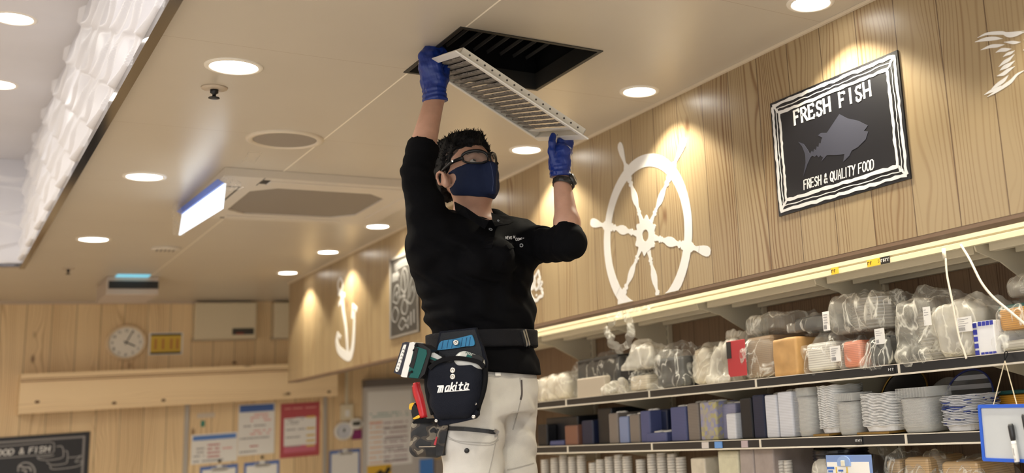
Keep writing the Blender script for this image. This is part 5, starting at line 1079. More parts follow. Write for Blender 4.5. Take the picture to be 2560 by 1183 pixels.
# ---------------------------------------------------------------- lower shelf, only its tops show
Z3 = ZC + .004
R_CUP = ribbed('cups_clear', (.62, .58, .52), .011, .72, .2, .85)
def cup_tower(label, x, yt, w, group, xf=2.46, m_=None):
    c = onx(x, yt, xf); r = w / 2; bm = bmesh.new(); prof = []; zz = Z3
    while zz < c.z - .012: prof += [(r, zz - Z3), (r * .9, zz - Z3 + .004), (r * .9, zz - Z3 + .010)]; zz += .012
    prof += [(r * .9, c.z - Z3), (r * .75, c.z - Z3)]; lathe(bm, prof, (c.x + r, c.y, Z3), seg=18); tag(obj('cup_tower', bm, m_ or R_CUP, None, False), label, 'cup stack', group)
for k, (x, yt) in enumerate(((1352, 1150), (1376, 1146), (1398, 1140), (1420, 1143), (1442, 1140), (1472, 1158), (1490, 1150), (1512, 1143), (1535, 1138), (1556, 1142), (1590, 1150), (1618, 1136), (1642, 1134), (1668, 1136), (1690, 1144))):
    cup_tower('column of clear cups in the blurred row along the lower shelf', x, yt, .048, 'clear cup columns on the lower shelf')
for x0, x1, yt, lab in ((1720, 1756, 1146, 'pale cream carton after the row of clear cups, lower shelf'), (1788, 1838, 1128, 'taller cream carton on the lower shelf'), (1842, 1876, 1124, 'greyish bundle left of a taupe one, lower shelf'), (1878, 1926, 1122, 'taupe bundle at the right of the lower cartons')):
    pack('carton', lab, x0, x1, yt, Z3, mat('carton_' + str(x0), ((.52, .47, .38), (.55, .52, .38), (.33, .28, .26), (.30, .25, .23))[(x0 > 1760) + (x0 > 1840) + (x0 > 1877)], .5, noise=.1), cat='box')
for x in (1944, 1960): cup_tower('slim column of clear lids left of the black bowls, lower shelf', x, 1152, .036, 'slim clear columns left of the black bowls')
# black bowls
c0, c1 = onx(1982, 1140, 2.44), onx(2080, 1140, 2.44); r = abs(c0.y - c1.y) / 2; XB = 2.475; t = thing('bowl_stack', 'stack of shiny black notched bowls beside the blue clipboard', 'bowl stack', (XB + r, (c0.y + c1.y) / 2, Z3)); bm = bmesh.new(); prof = []; zz = 0; H_ = c0.z - Z3 + .01
while zz < H_ - .01: prof += [(r * .96, zz), (r, zz + .004), (r * .95, zz + .008)]; zz += .011
prof += [(r, H_), (r * .93, H_ + .004), (r * .86, H_ - .012), (r * .3, H_ - .02)]; lathe(bm, prof, (XB + r, (c0.y + c1.y) / 2, Z3), seg=40); obj('bowls', bm, mat('bowl_black', (.010, .011, .022), .18), t, True)
XB and bag('small crumpled white bag between the black bowls and the blue clipboard', 2030, 2082, 1150, Z3, None, None, M_BAGM, xf=2.410, depth=.04, amp=.008, tuft=False)
M_BRBAG = mat('kraft_fibre', (.50, .33, .17), .55, noise=.08, nscale=20)
R_KR = ribbed('trays_kraft', (.46, .31, .16), .007, .7)
bag('brown trays in a clear bag right behind the blue clipboard', 2180, 2232, 1138, Z3, 'block', R_KR, M_BAGC, xf=2.45, depth=.2, fill=.9)
bag('rounded brown tray bundle in film under the blue-marked trays', 2228, 2312, 1135, Z3, 'block', R_KR, M_BAG, xf=2.44, depth=.22, fill=.92)
bag('long brown ribbed tray bundle in film left of the whiteboard', 2318, 2440, 1150, Z3, 'block', R_KR, M_BAGC, xf=2.44, depth=.22, tuft=False, fill=.95)
bag('puffed clear bag behind the blue clipboard under the shelf', 2136, 2232, 1118, Z3, None, None, M_BAGC, xf=2.655, depth=.10)
# blue clipboard with a printed sheet
XW = 2.375; WP = Plane((XW, 0, 0), (0, -1, 0), (0, 0, 1))
a = WP.px(2081, 1320); b = WP.px(2179, 1137); t = thing('clipboard', 'light blue clipboard with a printed calendar sheet hanging from the middle shelf', 'clipboard', WP.at((a[0] + b[0]) / 2, a[1]))
def wbox(name, u0, v0, u1, v1, n0, n1, m_, par, bev=0.0): return boxo(name, (u0, v0, n0), (u1, v1, n1), m_, par, bev, (WP.U, WP.V, WP.N), WP.O)
wbox('backboard', a[0], a[1], b[0], b[1], 0, .003, mat('board_skyblue', (.18, .27, .52), .35), t, .001); wbox('sheet', a[0] + .004, a[1] + .01, b[0] - .012, b[1] - .022, .003, .0038, PAPER, t)
mu = a[0] + (b[0] - a[0]) * .42; bm = bmesh.new(); poly(bm, WP, [[(mu - .03, b[1] - .034)] + [(mu + .03 * math.cos(math.radians(q)), b[1] - .022 + .020 * math.sin(math.radians(q))) for q in range(180, -1, -20)] + [(mu + .03, b[1] - .034)]], .006, .0038); obj('clip', bm, mat('clip_lightblue', (.25, .36, .62), .3), t); wbox('clip_grip', mu - .009, b[1] - .034, mu + .009, b[1] - .016, .0098, .014, mat('grip_cream', (.66, .62, .5), .4), t, .002)
bm = bmesh.new(); cb = b[1] - .04
for (u_, v_, w_, h_) in ((.004, .003, .035, .008), (.008, -.008, .024, .007), (.058, -.006, .024, .006)): poly(bm, WP, [[(a[0] + u_, cb + v_ - h_), (a[0] + u_ + w_, cb + v_ - h_), (a[0] + u_ + w_, cb + v_), (a[0] + u_, cb + v_)]], .0004, .0038)
obj('blue_print', bm, mat('print_royal', (.05, .14, .45), .5), t); bm = bmesh.new()
for k in range(5): ribbon(bm, WP, [(a[0] + .008 + k * .022, cb - .012), (a[0] + .008 + k * .022, cb - .10)], .0012, .0004, .0038)
for k in range(7): ribbon(bm, WP, [(a[0] + .008, cb - .018 - k * .012), (b[0] - .016, cb - .018 - k * .012)], .0012, .0004, .0038)
obj('table_print', bm, GREYP, t); bm = bmesh.new()
for u_ in (.046, .098): poly(bm, WP, [[(a[0] + u_, cb - .06), (a[0] + u_ + .006, cb - .06), (a[0] + u_ + .006, cb + .002), (a[0] + u_, cb + .002)]], .0005, .0038)
obj('yellow_print', bm, YEL, t)
# whiteboard hanging on strings, with markers
XW = 2.33; WP = Plane((XW, 0, 0), (0, -1, 0), (0, 0, 1))
ang = math.radians(-2.0); tl = WP.px(2448, 1012); WPr = Plane(WP.at(*tl), WP.U * math.cos(ang) + WP.V * math.sin(ang), WP.V * math.cos(ang) - WP.U * math.sin(ang))
br = WPr.px(2470, 1153); W_, H_ = .29, -br[1]; t = thing('whiteboard', 'small hanging whiteboard with a bright blue frame at the right edge', 'whiteboard', WPr.at(W_ / 2, -H_))
def rbox(name, u0, v0, u1, v1, n0, n1, m_, par, bev=0.0): return boxo(name, (u0, v0, n0), (u1, v1, n1), m_, par, bev, (WPr.U, WPr.V, WPr.N), WPr.O)
rbox('writing_surface', .006, -H_ + .006, W_ - .006, -.006, 0, .004, mat('board_white', (.48, .50, .52), .25), t)
BF = mat('frame_blue', (.02, .10, .55), .3); bm = bmesh.new(); e = .009
def rr_(d, c): return [(d + c, -d), (W_ - d - c, -d), (W_ - d, -d - c), (W_ - d, -H_ + d + c), (W_ - d - c, -H_ + d), (d + c, -H_ + d), (d, -H_ + d + c), (d, -d - c)]
poly(bm, WPr, [rr_(0, .004), rr_(e, .003)], .010, -.002); obj('frame', bm, BF, t)
hk = onx(2518, 893, 2.385); q = thing('hanger_string', 'thin cream string loop holding the blue-framed whiteboard', 'string', hk); bm = bmesh.new()
for u_ in (.048, .132): tube(bm, [hk + Vector((-.012, 0, -.01)), WPr.at(u_, -.006, -.001)], .0014, 6)
obj('cord', bm, mat('string_cream', (.62, .52, .36), .7), q)
bm = bmesh.new(); tube(bm, spline([hk + Vector((-.012, 0, -.012)), hk + Vector((-.004, .006, .008)), hk + Vector((-.002, 0, .016)), hk + Vector((-.004, -.006, .008)), hk + Vector((-.012, 0, -.008))], 6), .0016, 6); obj('hook', bm, M_DARK, q)
def marker(xt, yt, xb, yb, label):
    pl_ = Plane(WPr.at(0, 0, .017), WPr.U, WPr.V); a = Vector(pl_.at(*pl_.px(xt, yt))); b = Vector(pl_.at(*pl_.px(xb, yb))); d = (b - a).normalized(); L_ = (b - a).length
    t = thing('marker_pen', label, 'marker', b); bm = bmesh.new(); lathe(bm, [(.0062, 0), (.0085, L_ * .06), (.0082, L_ * .3), (.0068, L_ * .42)], a, d, 20); obj('cap', bm, M_BLACK, t, True)
    bm = bmesh.new(); lathe(bm, [(.0066, L_ * .42), (.0072, L_ * .52), (.0072, L_ * .94), (.006, L_ * .96)], a, d, 20); obj('barrel', bm, PAPER, t, True)
    bm = bmesh.new(); lathe(bm, [(.0073, L_ * .945), (.0060, L_)], a, d, 16); obj('end_plug', bm, M_BLACK, t, True)
    bm = bmesh.new(); lathe(bm, [(.0073, L_ * .50), (.0073, L_ * .505)], a, d, 20, capend=False); obj('ring', bm, M_BLACK, t)
    u, v, _ = frame_of(d); s_ = Plane(a + WPr.N * .0072, d, WPr.N.cross(d)); bm = bmesh.new(); ribbon(bm, s_, [(L_ * .6, 0), (L_ * .78, 0)], .0016, .0003); ribbon(bm, s_, arc(L_ * .88, 0, .0022, .0022, 0, 360, 10), .0008, .0003); obj('barrel_print', bm, GREYP, t)
marker(2526, 1060, 2544, 1161, 'black-capped white marker leaning across the whiteboard\'s lower frame'); marker(2560, 1035, 2578, 1138, 'second black-capped marker cut off by the photo\'s right edge')
# cords hanging from the top shelf
t = thing('hanging_cord', 'white cord with a small connector hanging straight down before the bags', 'cord', onx(2364, 625, 2.40)); CORD = mat('cord_white', (.72, .66, .54), .45)
bm = bmesh.new(); tube(bm, spline([onx(2364, 646, 2.405), onx(2368, 690, 2.40), onx(2380, 750, 2.392), onx(2397, 840, 2.39), onx(2409, 875, 2.39), onx(2416, 897, 2.388)], 8), .0033, 8); obj('lead', bm, CORD, t, True)
bm = bmesh.new(); tube(bm, [onx(2359, 622, 2.41), onx(2362, 646, 2.405)], .0062, 8); obj('connector', bm, CORD, t, True)
bm = bmesh.new(); tube(bm, spline([onx(2402, 612, 2.418), onx(2425, 650, 2.40), onx(2452, 704, 2.39), onx(2478, 738, 2.39), onx(2508, 765, 2.39), onx(2536, 788, 2.385), onx(2575, 822, 2.38), onx(2640, 880, 2.38)], 8), .0038, 8)
tag(obj('loose_cable', bm, CORD, None, True), 'white cable sagging diagonally past the amber trays at the right', 'cord')
# things lying on the top shelf, seen through the gap
ZU = ZT + .0082
pack('wooden_tray', 'orange wooden board lying on the top shelf at the right edge', 2374, 2640, 560, ZT + .0005, mat('tray_wood', (.62, .30, .12), .45, noise=.2, nscale=8), xf=2.45, depth=.25, cat='board', zt=ZT + .034)
pack('dark_carton', 'black and gold carton on the top shelf left of the orange board', 2250, 2368, 590, ZT + .0005, mat('carton_darkgold', (.05, .045, .035), .3, noise=.8, nscale=25), xf=2.45, depth=.2, cat='box', zt=ZT + .03)
bag('clear film bundle on the top shelf left of the black and gold carton', 2070, 2246, 610, ZT + .010, None, None, M_BAGC, xf=2.465, depth=.2, tuft=False, amp=.01)
bag('crinkled clear film bundle on the top shelf behind the ship wheel\'s foot', 1640, 1800, 716, ZT + .010, None, None, M_BAGC, xf=2.465, depth=.2, tuft=False, amp=.01)
bag('dark-mottled film bundle on the top shelf near the man\'s belt', 1400, 1600, 772, ZT + .010, 'block', R_GREY, M_BAGC, xf=2.465, depth=.2, tuft=False, amp=.01)
# drooping clear film
t = thing('film_loop', 'clear plastic film drooping over the cream rail below the ship wheel', 'film', onx(1550, 790, 2.40)); F = Field(onx(1600, 880, 2.40) - Vector((.12, .12, .12)), onx(1520, 780, 2.40) + Vector((.12, .12, .12)), .005)
pts = [onx(*p, 2.395) for p in ((1530, 788), (1522, 830), (1530, 858), (1548, 872), (1568, 862), (1576, 830), (1572, 795))]
for a, b in zip(pts, pts[1:]): F.cap(a, b, .016, .016, .012)
F.cap(onx(1526, 790, 2.395), onx(1660, 752, 2.395), .016, .010, .01); F.rough(.007, 60, 9, 2); F.mesh('film_body', M_BAGC, t)

# small tags and print on the shelf rails
def rail_tag(x0, x1, z, m_, label, px=0):
    pl = Plane((XS, 0, 0), (0, -1, 0), (0, 0, 1)); a = pl.px(x0, 1110); b = pl.px(x1, 1110); t = thing('shelf_tag', label, 'label', pl.at(a[0], z - .024))
    bm = bmesh.new(); poly(bm, pl, [[(a[0], z - .025), (b[0], z - .025), (b[0], z - .001), (a[0], z - .001)]], .0035); o = obj('tag_card', bm, m_, t)
    if px:
        bm = bmesh.new(); w_ = b[0] - a[0]; r = random.Random(int(x0))
        for k in range(px): u = a[0] + w_ * (k + .3) / px; ribbon(bm, pl, [(u, z - .016), (u, z - .008), (u + w_ * .4 / px, z - .008 - r.random() * .006)], .0014, .0004, .0036)
        obj('print', bm, M_INK, t)
rail_tag(1756, 1772, ZB, mat('tag_grey', (.55, .50, .48), .5), 'pale tag on the middle shelf rail under the patterned stacks'); rail_tag(1788, 1806, ZB, mat('tag_blue', (.12, .28, .62), .4), 'bright blue tag on the middle shelf rail under the mist-blue stack')
rail_tag(1855, 1870, ZB, mat('tag_pink', (.42, .34, .36), .5), 'dull pink tag on the middle shelf rail under the black stack')
rail_tag(2140, 2158, ZB, M_BLACK, 'black tag with white print on the middle shelf rail under the broad white trays', 5); rail_tag(2240, 2256, ZA, M_BLACK, 'black tag with white print on the upper shelf rail under the tall knotted bag', 3)
# ================================================================== the man
from mathutils.bvhtree import BVHTree
fh = Vector((fwd.x, fwd.y, 0)).normalized(); rh = Vector((right.x, right.y, 0)).normalized(); th = -fh
D0 = 3.36
def M(x, y, off=0.0):
    r = ray(x, y); return CAM + r * ((D0 + off) / r.dot(fh))
LAT = Vector((.974, .103, 0)).normalized(); FWD = Vector((.103, -.974, 0)).normalized()
SKIN = mat('skin', (.475, .272, .192), .48, spec=.35, noise=.06, nscale=45, sss=.15)
CLOTH = mat('shirt_black', (.0026, .0026, .0034), .85, spec=.07, bump=.25, bscale=900, sheen=.0)
TROUS = mat('trouser_stone', (.54, .515, .475), .75, spec=.25, bump=.3, bscale=700, noise=.04, nscale=30)
GLOVE = mat('glove_blue', (.005, .026, .20), .36, spec=.5, bump=.15, bscale=120)
NAVYM = mat('mask_navy', (.008, .014, .042), .8, spec=.2, bump=.25, bscale=1100)
HAIRM = mat('hair_black', (.005, .0045, .0045), .6, spec=.15, bump=.4, bscale=420)
man = thing('person', 'man in black shirt, navy mask and blue gloves lifting a ceiling grille', 'person', M(1200, 1183) * 1)
# joints
SR, ER, WR = M(1090, 606, -.12), M(1041, 432, -.24), M(1086, 250, -.15)
SL, EL, WL = M(1283, 612, .12), M(1424, 610, -.06), M(1404, 448, .02)
HC = M(1168, 453, 0.0); HS = 1.06
p_ = math.radians(13); yaw = math.radians(55)
Fh = rh * math.sin(yaw) + th * math.cos(yaw); HL = Vector((0, 0, 1)).cross(Fh).normalized()
HF = Fh * math.cos(p_) + Vector((0, 0, 1)) * math.sin(p_); HU = HL.cross(HF).normalized() * -1
if HU.z < 0: HU = -HU
HAX = (HF, HL, HU)
def H(f, l, u): return HC + (HF * f + HL * l + HU * u) * HS
NB = M(1186, 562, .02)
def secs(rows, inset=0.0):
    out = []
    for (xl, xr, y, ratio) in rows:
        c = M((xl + xr) / 2, y); half = (xr - xl) / 2 * (D0 / .98) / F_PX; s_ = half * .94 / .690  # sqrt(a^2+b^2)
        a = s_ * math.cos(ratio); b = s_ * math.sin(ratio); out.append((tuple(c), a - inset, b - inset))
    return out
TOR = [(1080, 1290, 560, .60), (1058, 1312, 600, .62), (1047, 1322, 650, .64), (1052, 1322, 700, .66), (1066, 1326, 750, .68), (1076, 1337, 795, .70), (1087, 1326, 835, .70), (1090, 1328, 870, .70), (1094, 1340, 905, .70), (1098, 1348, 948, .70)]
HIPS = [(1086, 1322, 850, .70), (1098, 1334, 900, .70), (1104, 1338, 950, .70), (1106, 1338, 1000, .72), (1106, 1336, 1040, .72)]
HRj, HLj = M(1180, 1010, -.075), M(1262, 1010, .085)
KR, KL = M(1184, 1245, -.085), M(1278, 1245, .085); FOOTZ = 0.72
KR = Vector((KR.x, KR.y, KR.z)); AR_ = Vector((KR.x + .0, KR.y + .03, FOOTZ + .085)); AL_ = Vector((KL.x, KL.y + .03, FOOTZ + .085))
def head_shape(F, infl=0.0, nose=True):
    F_ell = F.ell
    class Q:
        ell = staticmethod(lambda c, ax, r, *a: F_ell(c, ax, tuple(q * HS for q in r), *a)); cap = staticmethod(F.cap)
    F = Q
    F.ell(H(-.012, 0, .055), HAX, (.097 + infl, .077 + infl, .088 + infl))
    F.ell(H(.032, 0, .0), HAX, (.066 + infl, .064 + infl, .089 + infl), .03)
    F.ell(H(.045, 0, -.044), HAX, (.052 + infl, .052 + infl, .042 + infl), .03)
    F.cap(H(.020, -.045, -.035), H(.020, .045, -.035), .026 + infl, .026 + infl, .03)
    F.cap(H(.078, -.03, .046), H(.078, .03, .046), .013 + infl, .013 + infl, .02)
    F.cap(H(.072, -.036, .0), H(.072, .036, .0), .015 + infl, .015 + infl, .02)
    if nose: F.cap(H(.090, 0, .034), H(.112, 0, -.006), .007 + infl, .012 + infl, .012); F.cap(H(.098, -.012, -.010), H(.098, .012, -.010), .008, .008, .008)
B = Field((min(SR.x, ER.x, WR.x) - .25, 2.55, FOOTZ - .03), (WL.x + .3, 3.85, 2.72), .0058)
head_shape(B)
for s in (-1, 1):
    B.ell(H(.090, s * .032, .028), HAX, (.016, .019, .012), .010, 's')
    B.ell(H(.080, s * .032, .037), HAX, (.010, .016, .004), .006)                       # upper lids
    ea = (HF * .95 + HU * .3, HL * 1.0 + HF * (-.35 * s) , HU * .95 - HF * .3)
    ec = H(-.006, s * .078, -.004); eo = (HL * s - HF * .45).normalized()
    B.ell(ec + eo * .004, ea, (.019, .006, .032), .004)
    ring_e = [ec + eo * (.010 + .003 * math.sin(math.radians(q))) + Vector(ea[0]).normalized() * .0185 * math.cos(math.radians(q)) + Vector(ea[2]).normalized() * .032 * math.sin(math.radians(q)) for q in range(-60, 215, 25)]
    for q0_, q1_ in zip(ring_e, ring_e[1:]): B.cap(q0_, q1_, .0046, .0046, .003)
    B.cap(ec + eo * .006 - Vector(ea[2]).normalized() * .024 + Vector(ea[0]).normalized() * .004, ec + eo * .005 - Vector(ea[2]).normalized() * .031 + Vector(ea[0]).normalized() * .008, .008, .007, .005)
    B.cap(ec + eo * .006 + Vector(ea[0]).normalized() * .014 - Vector(ea[2]).normalized() * .006, ec + eo * .006 + Vector(ea[0]).normalized() * .013 + Vector(ea[2]).normalized() * .004, .0055, .004, .004)
    B.ell(ec + eo * .0125 + Vector(ea[0]).normalized() * .003, ea, (.0085, .0055, .015), .003, 's')
B.cap(H(.092, -.018, -.040), H(.092, .018, -.040), .007, .007, .006)                     # lips
B.cap(H(.004, 0, -.045), NB, .055, .062, .03); B.cap(NB + LAT * -.05 + Vector((0, 0, -.02)), NB + LAT * .05 + Vector((0, 0, -.02)), .042, .042, .05)
B.loft(secs(TOR[:-1], .018), LAT, FWD, .04)
B.cap(SR, NB + LAT * -.06 + Vector((0, 0, -.04)), .052, .035, .03); B.cap(SL, NB + LAT * .06 + Vector((0, 0, -.04)), .052, .035, .03)
B.cap(SR, ER, .050, .036, .03); B.cap(SL, EL, .052, .040, .03)
mR, mL = ER.lerp(WR, .32), EL.lerp(WL, .32)
B.cap(ER, mR, .034, .0385, .012); B.cap(mR, WR, .0400, .030, .012); B.cap(EL, mL, .039, .0395, .015); B.cap(mL, WL, .0395, .0272, .02)
B.loft(secs([(1110, 1300, 850, .7), (1115, 1305, 900, .7), (1120, 1310, 950, .7), (1124, 1310, 1030, .7)], .016), LAT, FWD, .02)
for h_, k_, a_ in ((HRj, KR, AR_), (HLj, KL, AL_)):
    B.cap(h_, k_, .078, .052, .02); B.cap(k_, k_.lerp(a_, .3), .054, .058, .02); B.cap(k_.lerp(a_, .3), a_, .058, .036, .03); B.cap(a_ + Vector((0, .03, -.04)), a_ + Vector((.01, -.15, -.055)), .036, .028, .02)
# hands, fingers inside the gloves: (points, radii)
def M3(q): return M(*q)
HANDR = dict(palm=[((1087, 246, -.15), .031), ((1083, 205, -.155), .0365), ((1076, 168, -.165), .037)], flat=(-.35, 1.0),
    fingers=[[(1060, 166, -.185), (1056, 140, -.18), (1072, 119, -.15), (1100, 125, -.13)], [(1074, 160, -.175), (1075, 136, -.165), (1090, 118, -.13), (1106, 128, -.115)], [(1086, 158, -.16), (1089, 137, -.15), (1102, 124, -.115), (1112, 136, -.10)], [(1098, 160, -.145), (1102, 144, -.135), (1110, 136, -.11), (1114, 148, -.095)], [(1102, 222, -.145), (1112, 196, -.14), (1114, 172, -.13), (1112, 156, -.125)]], fr=(.0115, .0115, .0105, .0095))
HANDL = dict(palm=[((1401, 438, .02), .028), ((1399, 408, .018), .034), ((1403, 382, .02), .032)],
    fingers=[[(1398, 374, .02), (1402, 352, .03), (1400, 342, .06), (1396, 340, .09)], [(1408, 372, .03), (1412, 350, .04), (1411, 341, .07), (1408, 339, .10)], [(1417, 374, .04), (1420, 352, .05), (1420, 342, .08), (1418, 340, .11)], [(1423, 380, .05), (1426, 358, .06), (1427, 345, .085), (1426, 342, .11)], [(1384, 405, .005), (1379, 380, -.005), (1380, 356, -.005), (1383, 340, .002)]], fr=(.0105, .0105, .0098, .0088))
def hand(F, hd, infl, k=.012):
    nrm = th
    pl = hd['palm']
    for (a, ra), (b, rb) in zip(pl, pl[1:]): F.cap(M3(a), M3(b), ra + infl, rb + infl, k, flat=(tuple(nrm), 1.5))
    for i, fg in enumerate(hd['fingers']):
        rr = [r_ * (.88 if i == 3 else 1.08 if i == 4 else 1) for r_ in hd['fr']]
        for j in range(3): F.cap(M3(fg[j]), M3(fg[j + 1]), rr[j] + infl, rr[j + 1] + infl, .005 if j else .010)
        if i < 4: F.cap(M3(pl[1][0]), M3(fg[0]), .016 + infl, rr[0] + infl, .008)
        else: F.cap(M3(pl[0][0]).lerp(M3(pl[1][0]), .5), M3(fg[0]), .020 + infl, rr[0] + infl, .012)
hand(B, HANDR, -.002); hand(B, HANDL, -.002)
body = B.mesh('body', SKIN, man)
for s in (-1, 1):
    bm = bmesh.new(); bmesh.ops.create_uvsphere(bm, u_segments=18, v_segments=12, radius=.0125); 
    for v in bm.verts: v.co = v.co + H(.0745, s * .032, .026)
    e_ = obj('eye', bm, mat('eye_white', (.62, .58, .54), .2), man, True)
    bm = bmesh.new(); ax = (HF + HU * .35).normalized(); lathe(bm, [(.0058, .0118), (.0045, .0124), (.0001, .0130)], H(.0745, s * .032, .026), ax, 16); obj('iris', bm, mat('iris_dark', (.012, .007, .005), .1), e_, True)
    bm = bmesh.new(); tube(bm, spline([H(.092, s * .012, .050), H(.094, s * .030, .056), H(.078, s * .052, .050)], 5), [.003] * 11, 6); obj('eyebrow', bm, HAIRM, man, True)
# ---------------------------------------------------------------- gloves
def glove(name, hd, cuff, wrist_dir):
    pts = [M3(q) for q in [hd['palm'][0][0], hd['palm'][-1][0]] + [f for fg in hd['fingers'] for f in fg]]
    lo = Vector([min(p[i] for p in pts) - .06 for i in range(3)]); hi = Vector([max(p[i] for p in pts) + .06 for i in range(3)])
    F = Field(lo, hi, .0024); hand(F, hd, .0015)
    c0 = M3(hd['palm'][0][0]); d = (M3(hd['palm'][1][0]) - c0).normalized()
    F.cap(c0 - d * cuff, c0 + d * .02, hd['palm'][0][1] + .009, hd['palm'][0][1] + .003, .010)
    F.rough(.0011, 130, 3, 2)
    X, Y, Z_ = F.all(); t = (X - c0.x) * d.x + (Y - c0.y) * d.y + (Z_ - c0.z) * d.z
    F.a += (np.where(t < .035, np.sin(t * 420 + np.sin(X * 60) * 1.5) * .0011, 0)).astype(np.float32)
    q = c0 - d * cuff * .9; F.cut(q, -d)
    F.mesh(name, GLOVE, man)
glove('glove', HANDR, .012, 0); glove('glove', HANDL, .006, 0)
# ---------------------------------------------------------------- watch
wd_ = (WL - EL).normalized(); wc_ = M(1409, 459, .012); u_, v_, _ = frame_of(wd_ + Vector((0, 0, .0)))
bm = bmesh.new(); lathe(bm, [(.0335, -.010), (.0355, -.009), (.0358, .009), (.034, .0105)], wc_, (wd_ * 1 + rh * .28).normalized(), 36, capend=False); wat = obj('wristwatch', bm, mat('strap_black', (.014, .013, .012), .4), man, True)
cdir = (rh * .9 + Vector((0, 0, .3)) - fh * .1).normalized(); bm = bmesh.new(); cc_ = wc_ + cdir * .033; lathe(bm, [(.019, -.004), (.0205, .0), (.020, .006), (.016, .009), (.0001, .009)], cc_, cdir, 28); obj('watch_case', bm, mat('case_black', (.02, .02, .02), .25), wat, True)
bm = bmesh.new()
for k in range(9):
    a = 2 * math.pi * k / 9; ax = (wd_ * 1 + rh * .28).normalized(); uu, vv, _ = frame_of(ax); q = wc_ + (uu * math.cos(a) + vv * math.sin(a)) * .0355; box(bm, (-.0045, -.009, -.001), (.0045, .009, .0018), (vv * math.cos(a) - uu * math.sin(a), ax, uu * math.cos(a) + vv * math.sin(a)), q, .001)
obj('strap_links', bm, MATS['strap_black'], wat)
# ---------------------------------------------------------------- shirt
S = Field((SR.x - .30, 2.6, 1.45), (EL.x + .14, 3.85, 2.52), .0056)
S.loft(secs(TOR), LAT, FWD, .0)
S.cap(SR, NB + LAT * -.06, .070, .060, .06); S.cap(SL, NB + LAT * .06, .075, .060, .06)
S.cap(SR + Vector((0, 0, -.03)), ER, .076, .0455, .05); S.cap(SL, EL, .074, .0525, .045)
eR = ER.lerp(WR, .42); eL = EL.lerp(WL, .25)
S.cap(ER, eR, .0465, .0490, .012); S.cap(EL, eL, .0515, .0455, .012)
S.cap(M(1120, 640, -.08), M(1135, 600, -.12), .07, .06, .05)
S.cap(M(1250, 640, -.12), M(1200, 650, -.15), .05, .05, .06)                            # chest
X, Y, Z_ = S.all()
def wave(org, axis, amp, freq, rad, seed):
    org = np.array(org); a = np.array(axis) / np.linalg.norm(axis); rg = np.random.default_rng(seed); k = rg.normal(size=3) * 18
    t = (X - org[0]) * a[0] + (Y - org[1]) * a[1] + (Z_ - org[2]) * a[2]; d2 = (X - org[0]) ** 2 + (Y - org[1]) ** 2 + (Z_ - org[2]) ** 2
    return np.sin(t * freq + 1.6 * np.sin(X * k[0] + Y * k[1] + Z_ * k[2])) * amp * np.exp(-d2 / (2 * rad * rad))
w = wave(ER, WR - ER, .0022, 170, .07, 1) + wave(EL, EL - SL, .0026, 120, .085, 2) + wave(SL.lerp(EL, .25), EL - SL, .004, 95, .07, 3)
w += wave(M(1100, 800, -.05), (0, 0, 1), .005, 105, .10, 4) + wave(M(1300, 800, .05), (.3, .2, 1), .005, 75, .12, 5)
w += wave(M(1180, 700, -.14), tuple(rh * .8 + Vector((0, 0, .6))), .0045, 95, .16, 6) + wave(M(1110, 590, -.16), tuple(rh * .5 + Vector((0, 0, -.8))), .004, 80, .10, 7)
S.a += w.astype(np.float32); S.rough(.0022, 30, 21, 2)
S.cut(eR.lerp(ER, .10), WR - ER, lo=eR - Vector((.09, .09, .09)), hi=eR + Vector((.09, .09, .12)))
S.cut(eL, (WL - EL).normalized() + rh * .25, lo=eL - Vector((.09, .09, .06)), hi=eL + Vector((.09, .09, .12)))
hb = M(1150, 912, 0); hb2 = M(1345, 945, 0); S.cut(M(1230, 931, 0), Vector((0, 0, -1)) + rh * -.14)
S.cap(NB + Vector((0, 0, -.01)), H(-.02, 0, -.08), .062, .075, .008, 's'); S.cap(M(1232, 548, -.10), M(1222, 512, -.08), .022, .05, .012, 's')
shirt = S.mesh('shirt', CLOTH, man)
def bvh_of(o): return BVHTree.FromPolygons([v.co[:] for v in o.data.vertices], [tuple(p.vertices) for p in o.data.polygons])
def hitter(o):
    b = bvh_of(o)
    def f(x, y):
        d = ray(x, y).normalized(); loc, nrm, i, ds = b.ray_cast(CAM, d)
        if loc is None: return None
        return loc, (nrm if nrm.dot(d) < 0 else -nrm)
    return f
on_shirt = hitter(shirt)
def surf_ribbon(bm, hit, pxs, w, th_=.0015, sub=4, lift=.0004):
    P_ = spline([Vector((x, y, 0)) for x, y in pxs], sub) if len(pxs) > 2 else [Vector((pxs[0][0], pxs[0][1], 0)).lerp(Vector((pxs[1][0], pxs[1][1], 0)), k / 6) for k in range(7)]
    hs = [hit(p.x, p.y) for p in P_]; hs = [h for h in hs if h]
    if len(hs) < 2: return
    rows = []
    for i, (p, n) in enumerate(hs):
        d = (hs[min(i + 1, len(hs) - 1)][0] - hs[max(i - 1, 0)][0]).normalized(); s_ = n.cross(d).normalized()
        rows.append([bm.verts.new(p + s_ * w / 2 + n * lift * 0), bm.verts.new(p + s_ * w / 2 + n * (th_ + lift)), bm.verts.new(p - s_ * w / 2 + n * (th_ + lift)), bm.verts.new(p - s_ * w / 2 + n * lift * 0)])
    for a, b in zip(rows, rows[1:]):
        for k in range(3): bm.faces.new((a[k], a[k + 1], b[k + 1], b[k]))
    bm.faces.new(rows[0]); bm.faces.new(rows[-1][::-1])
def surf_disc(hit, x, y, prof, name, m_, parent, seg=18, axis=None):
    h = hit(x, y)
    if not h: return None
    bm = bmesh.new(); lathe(bm, prof, h[0], axis or h[1], seg, capend=False); return obj(name, bm, m_, parent, True)
RINGM = mat('button_ring', (.35, .36, .38), .3)
for (x, y) in ((1226, 575), (1303, 614)):
    surf_disc(on_shirt, x, y, [(.0062, .0), (.0062, .003), (.0036, .0035), (.0034, .0015)], 'button', RINGM, man)
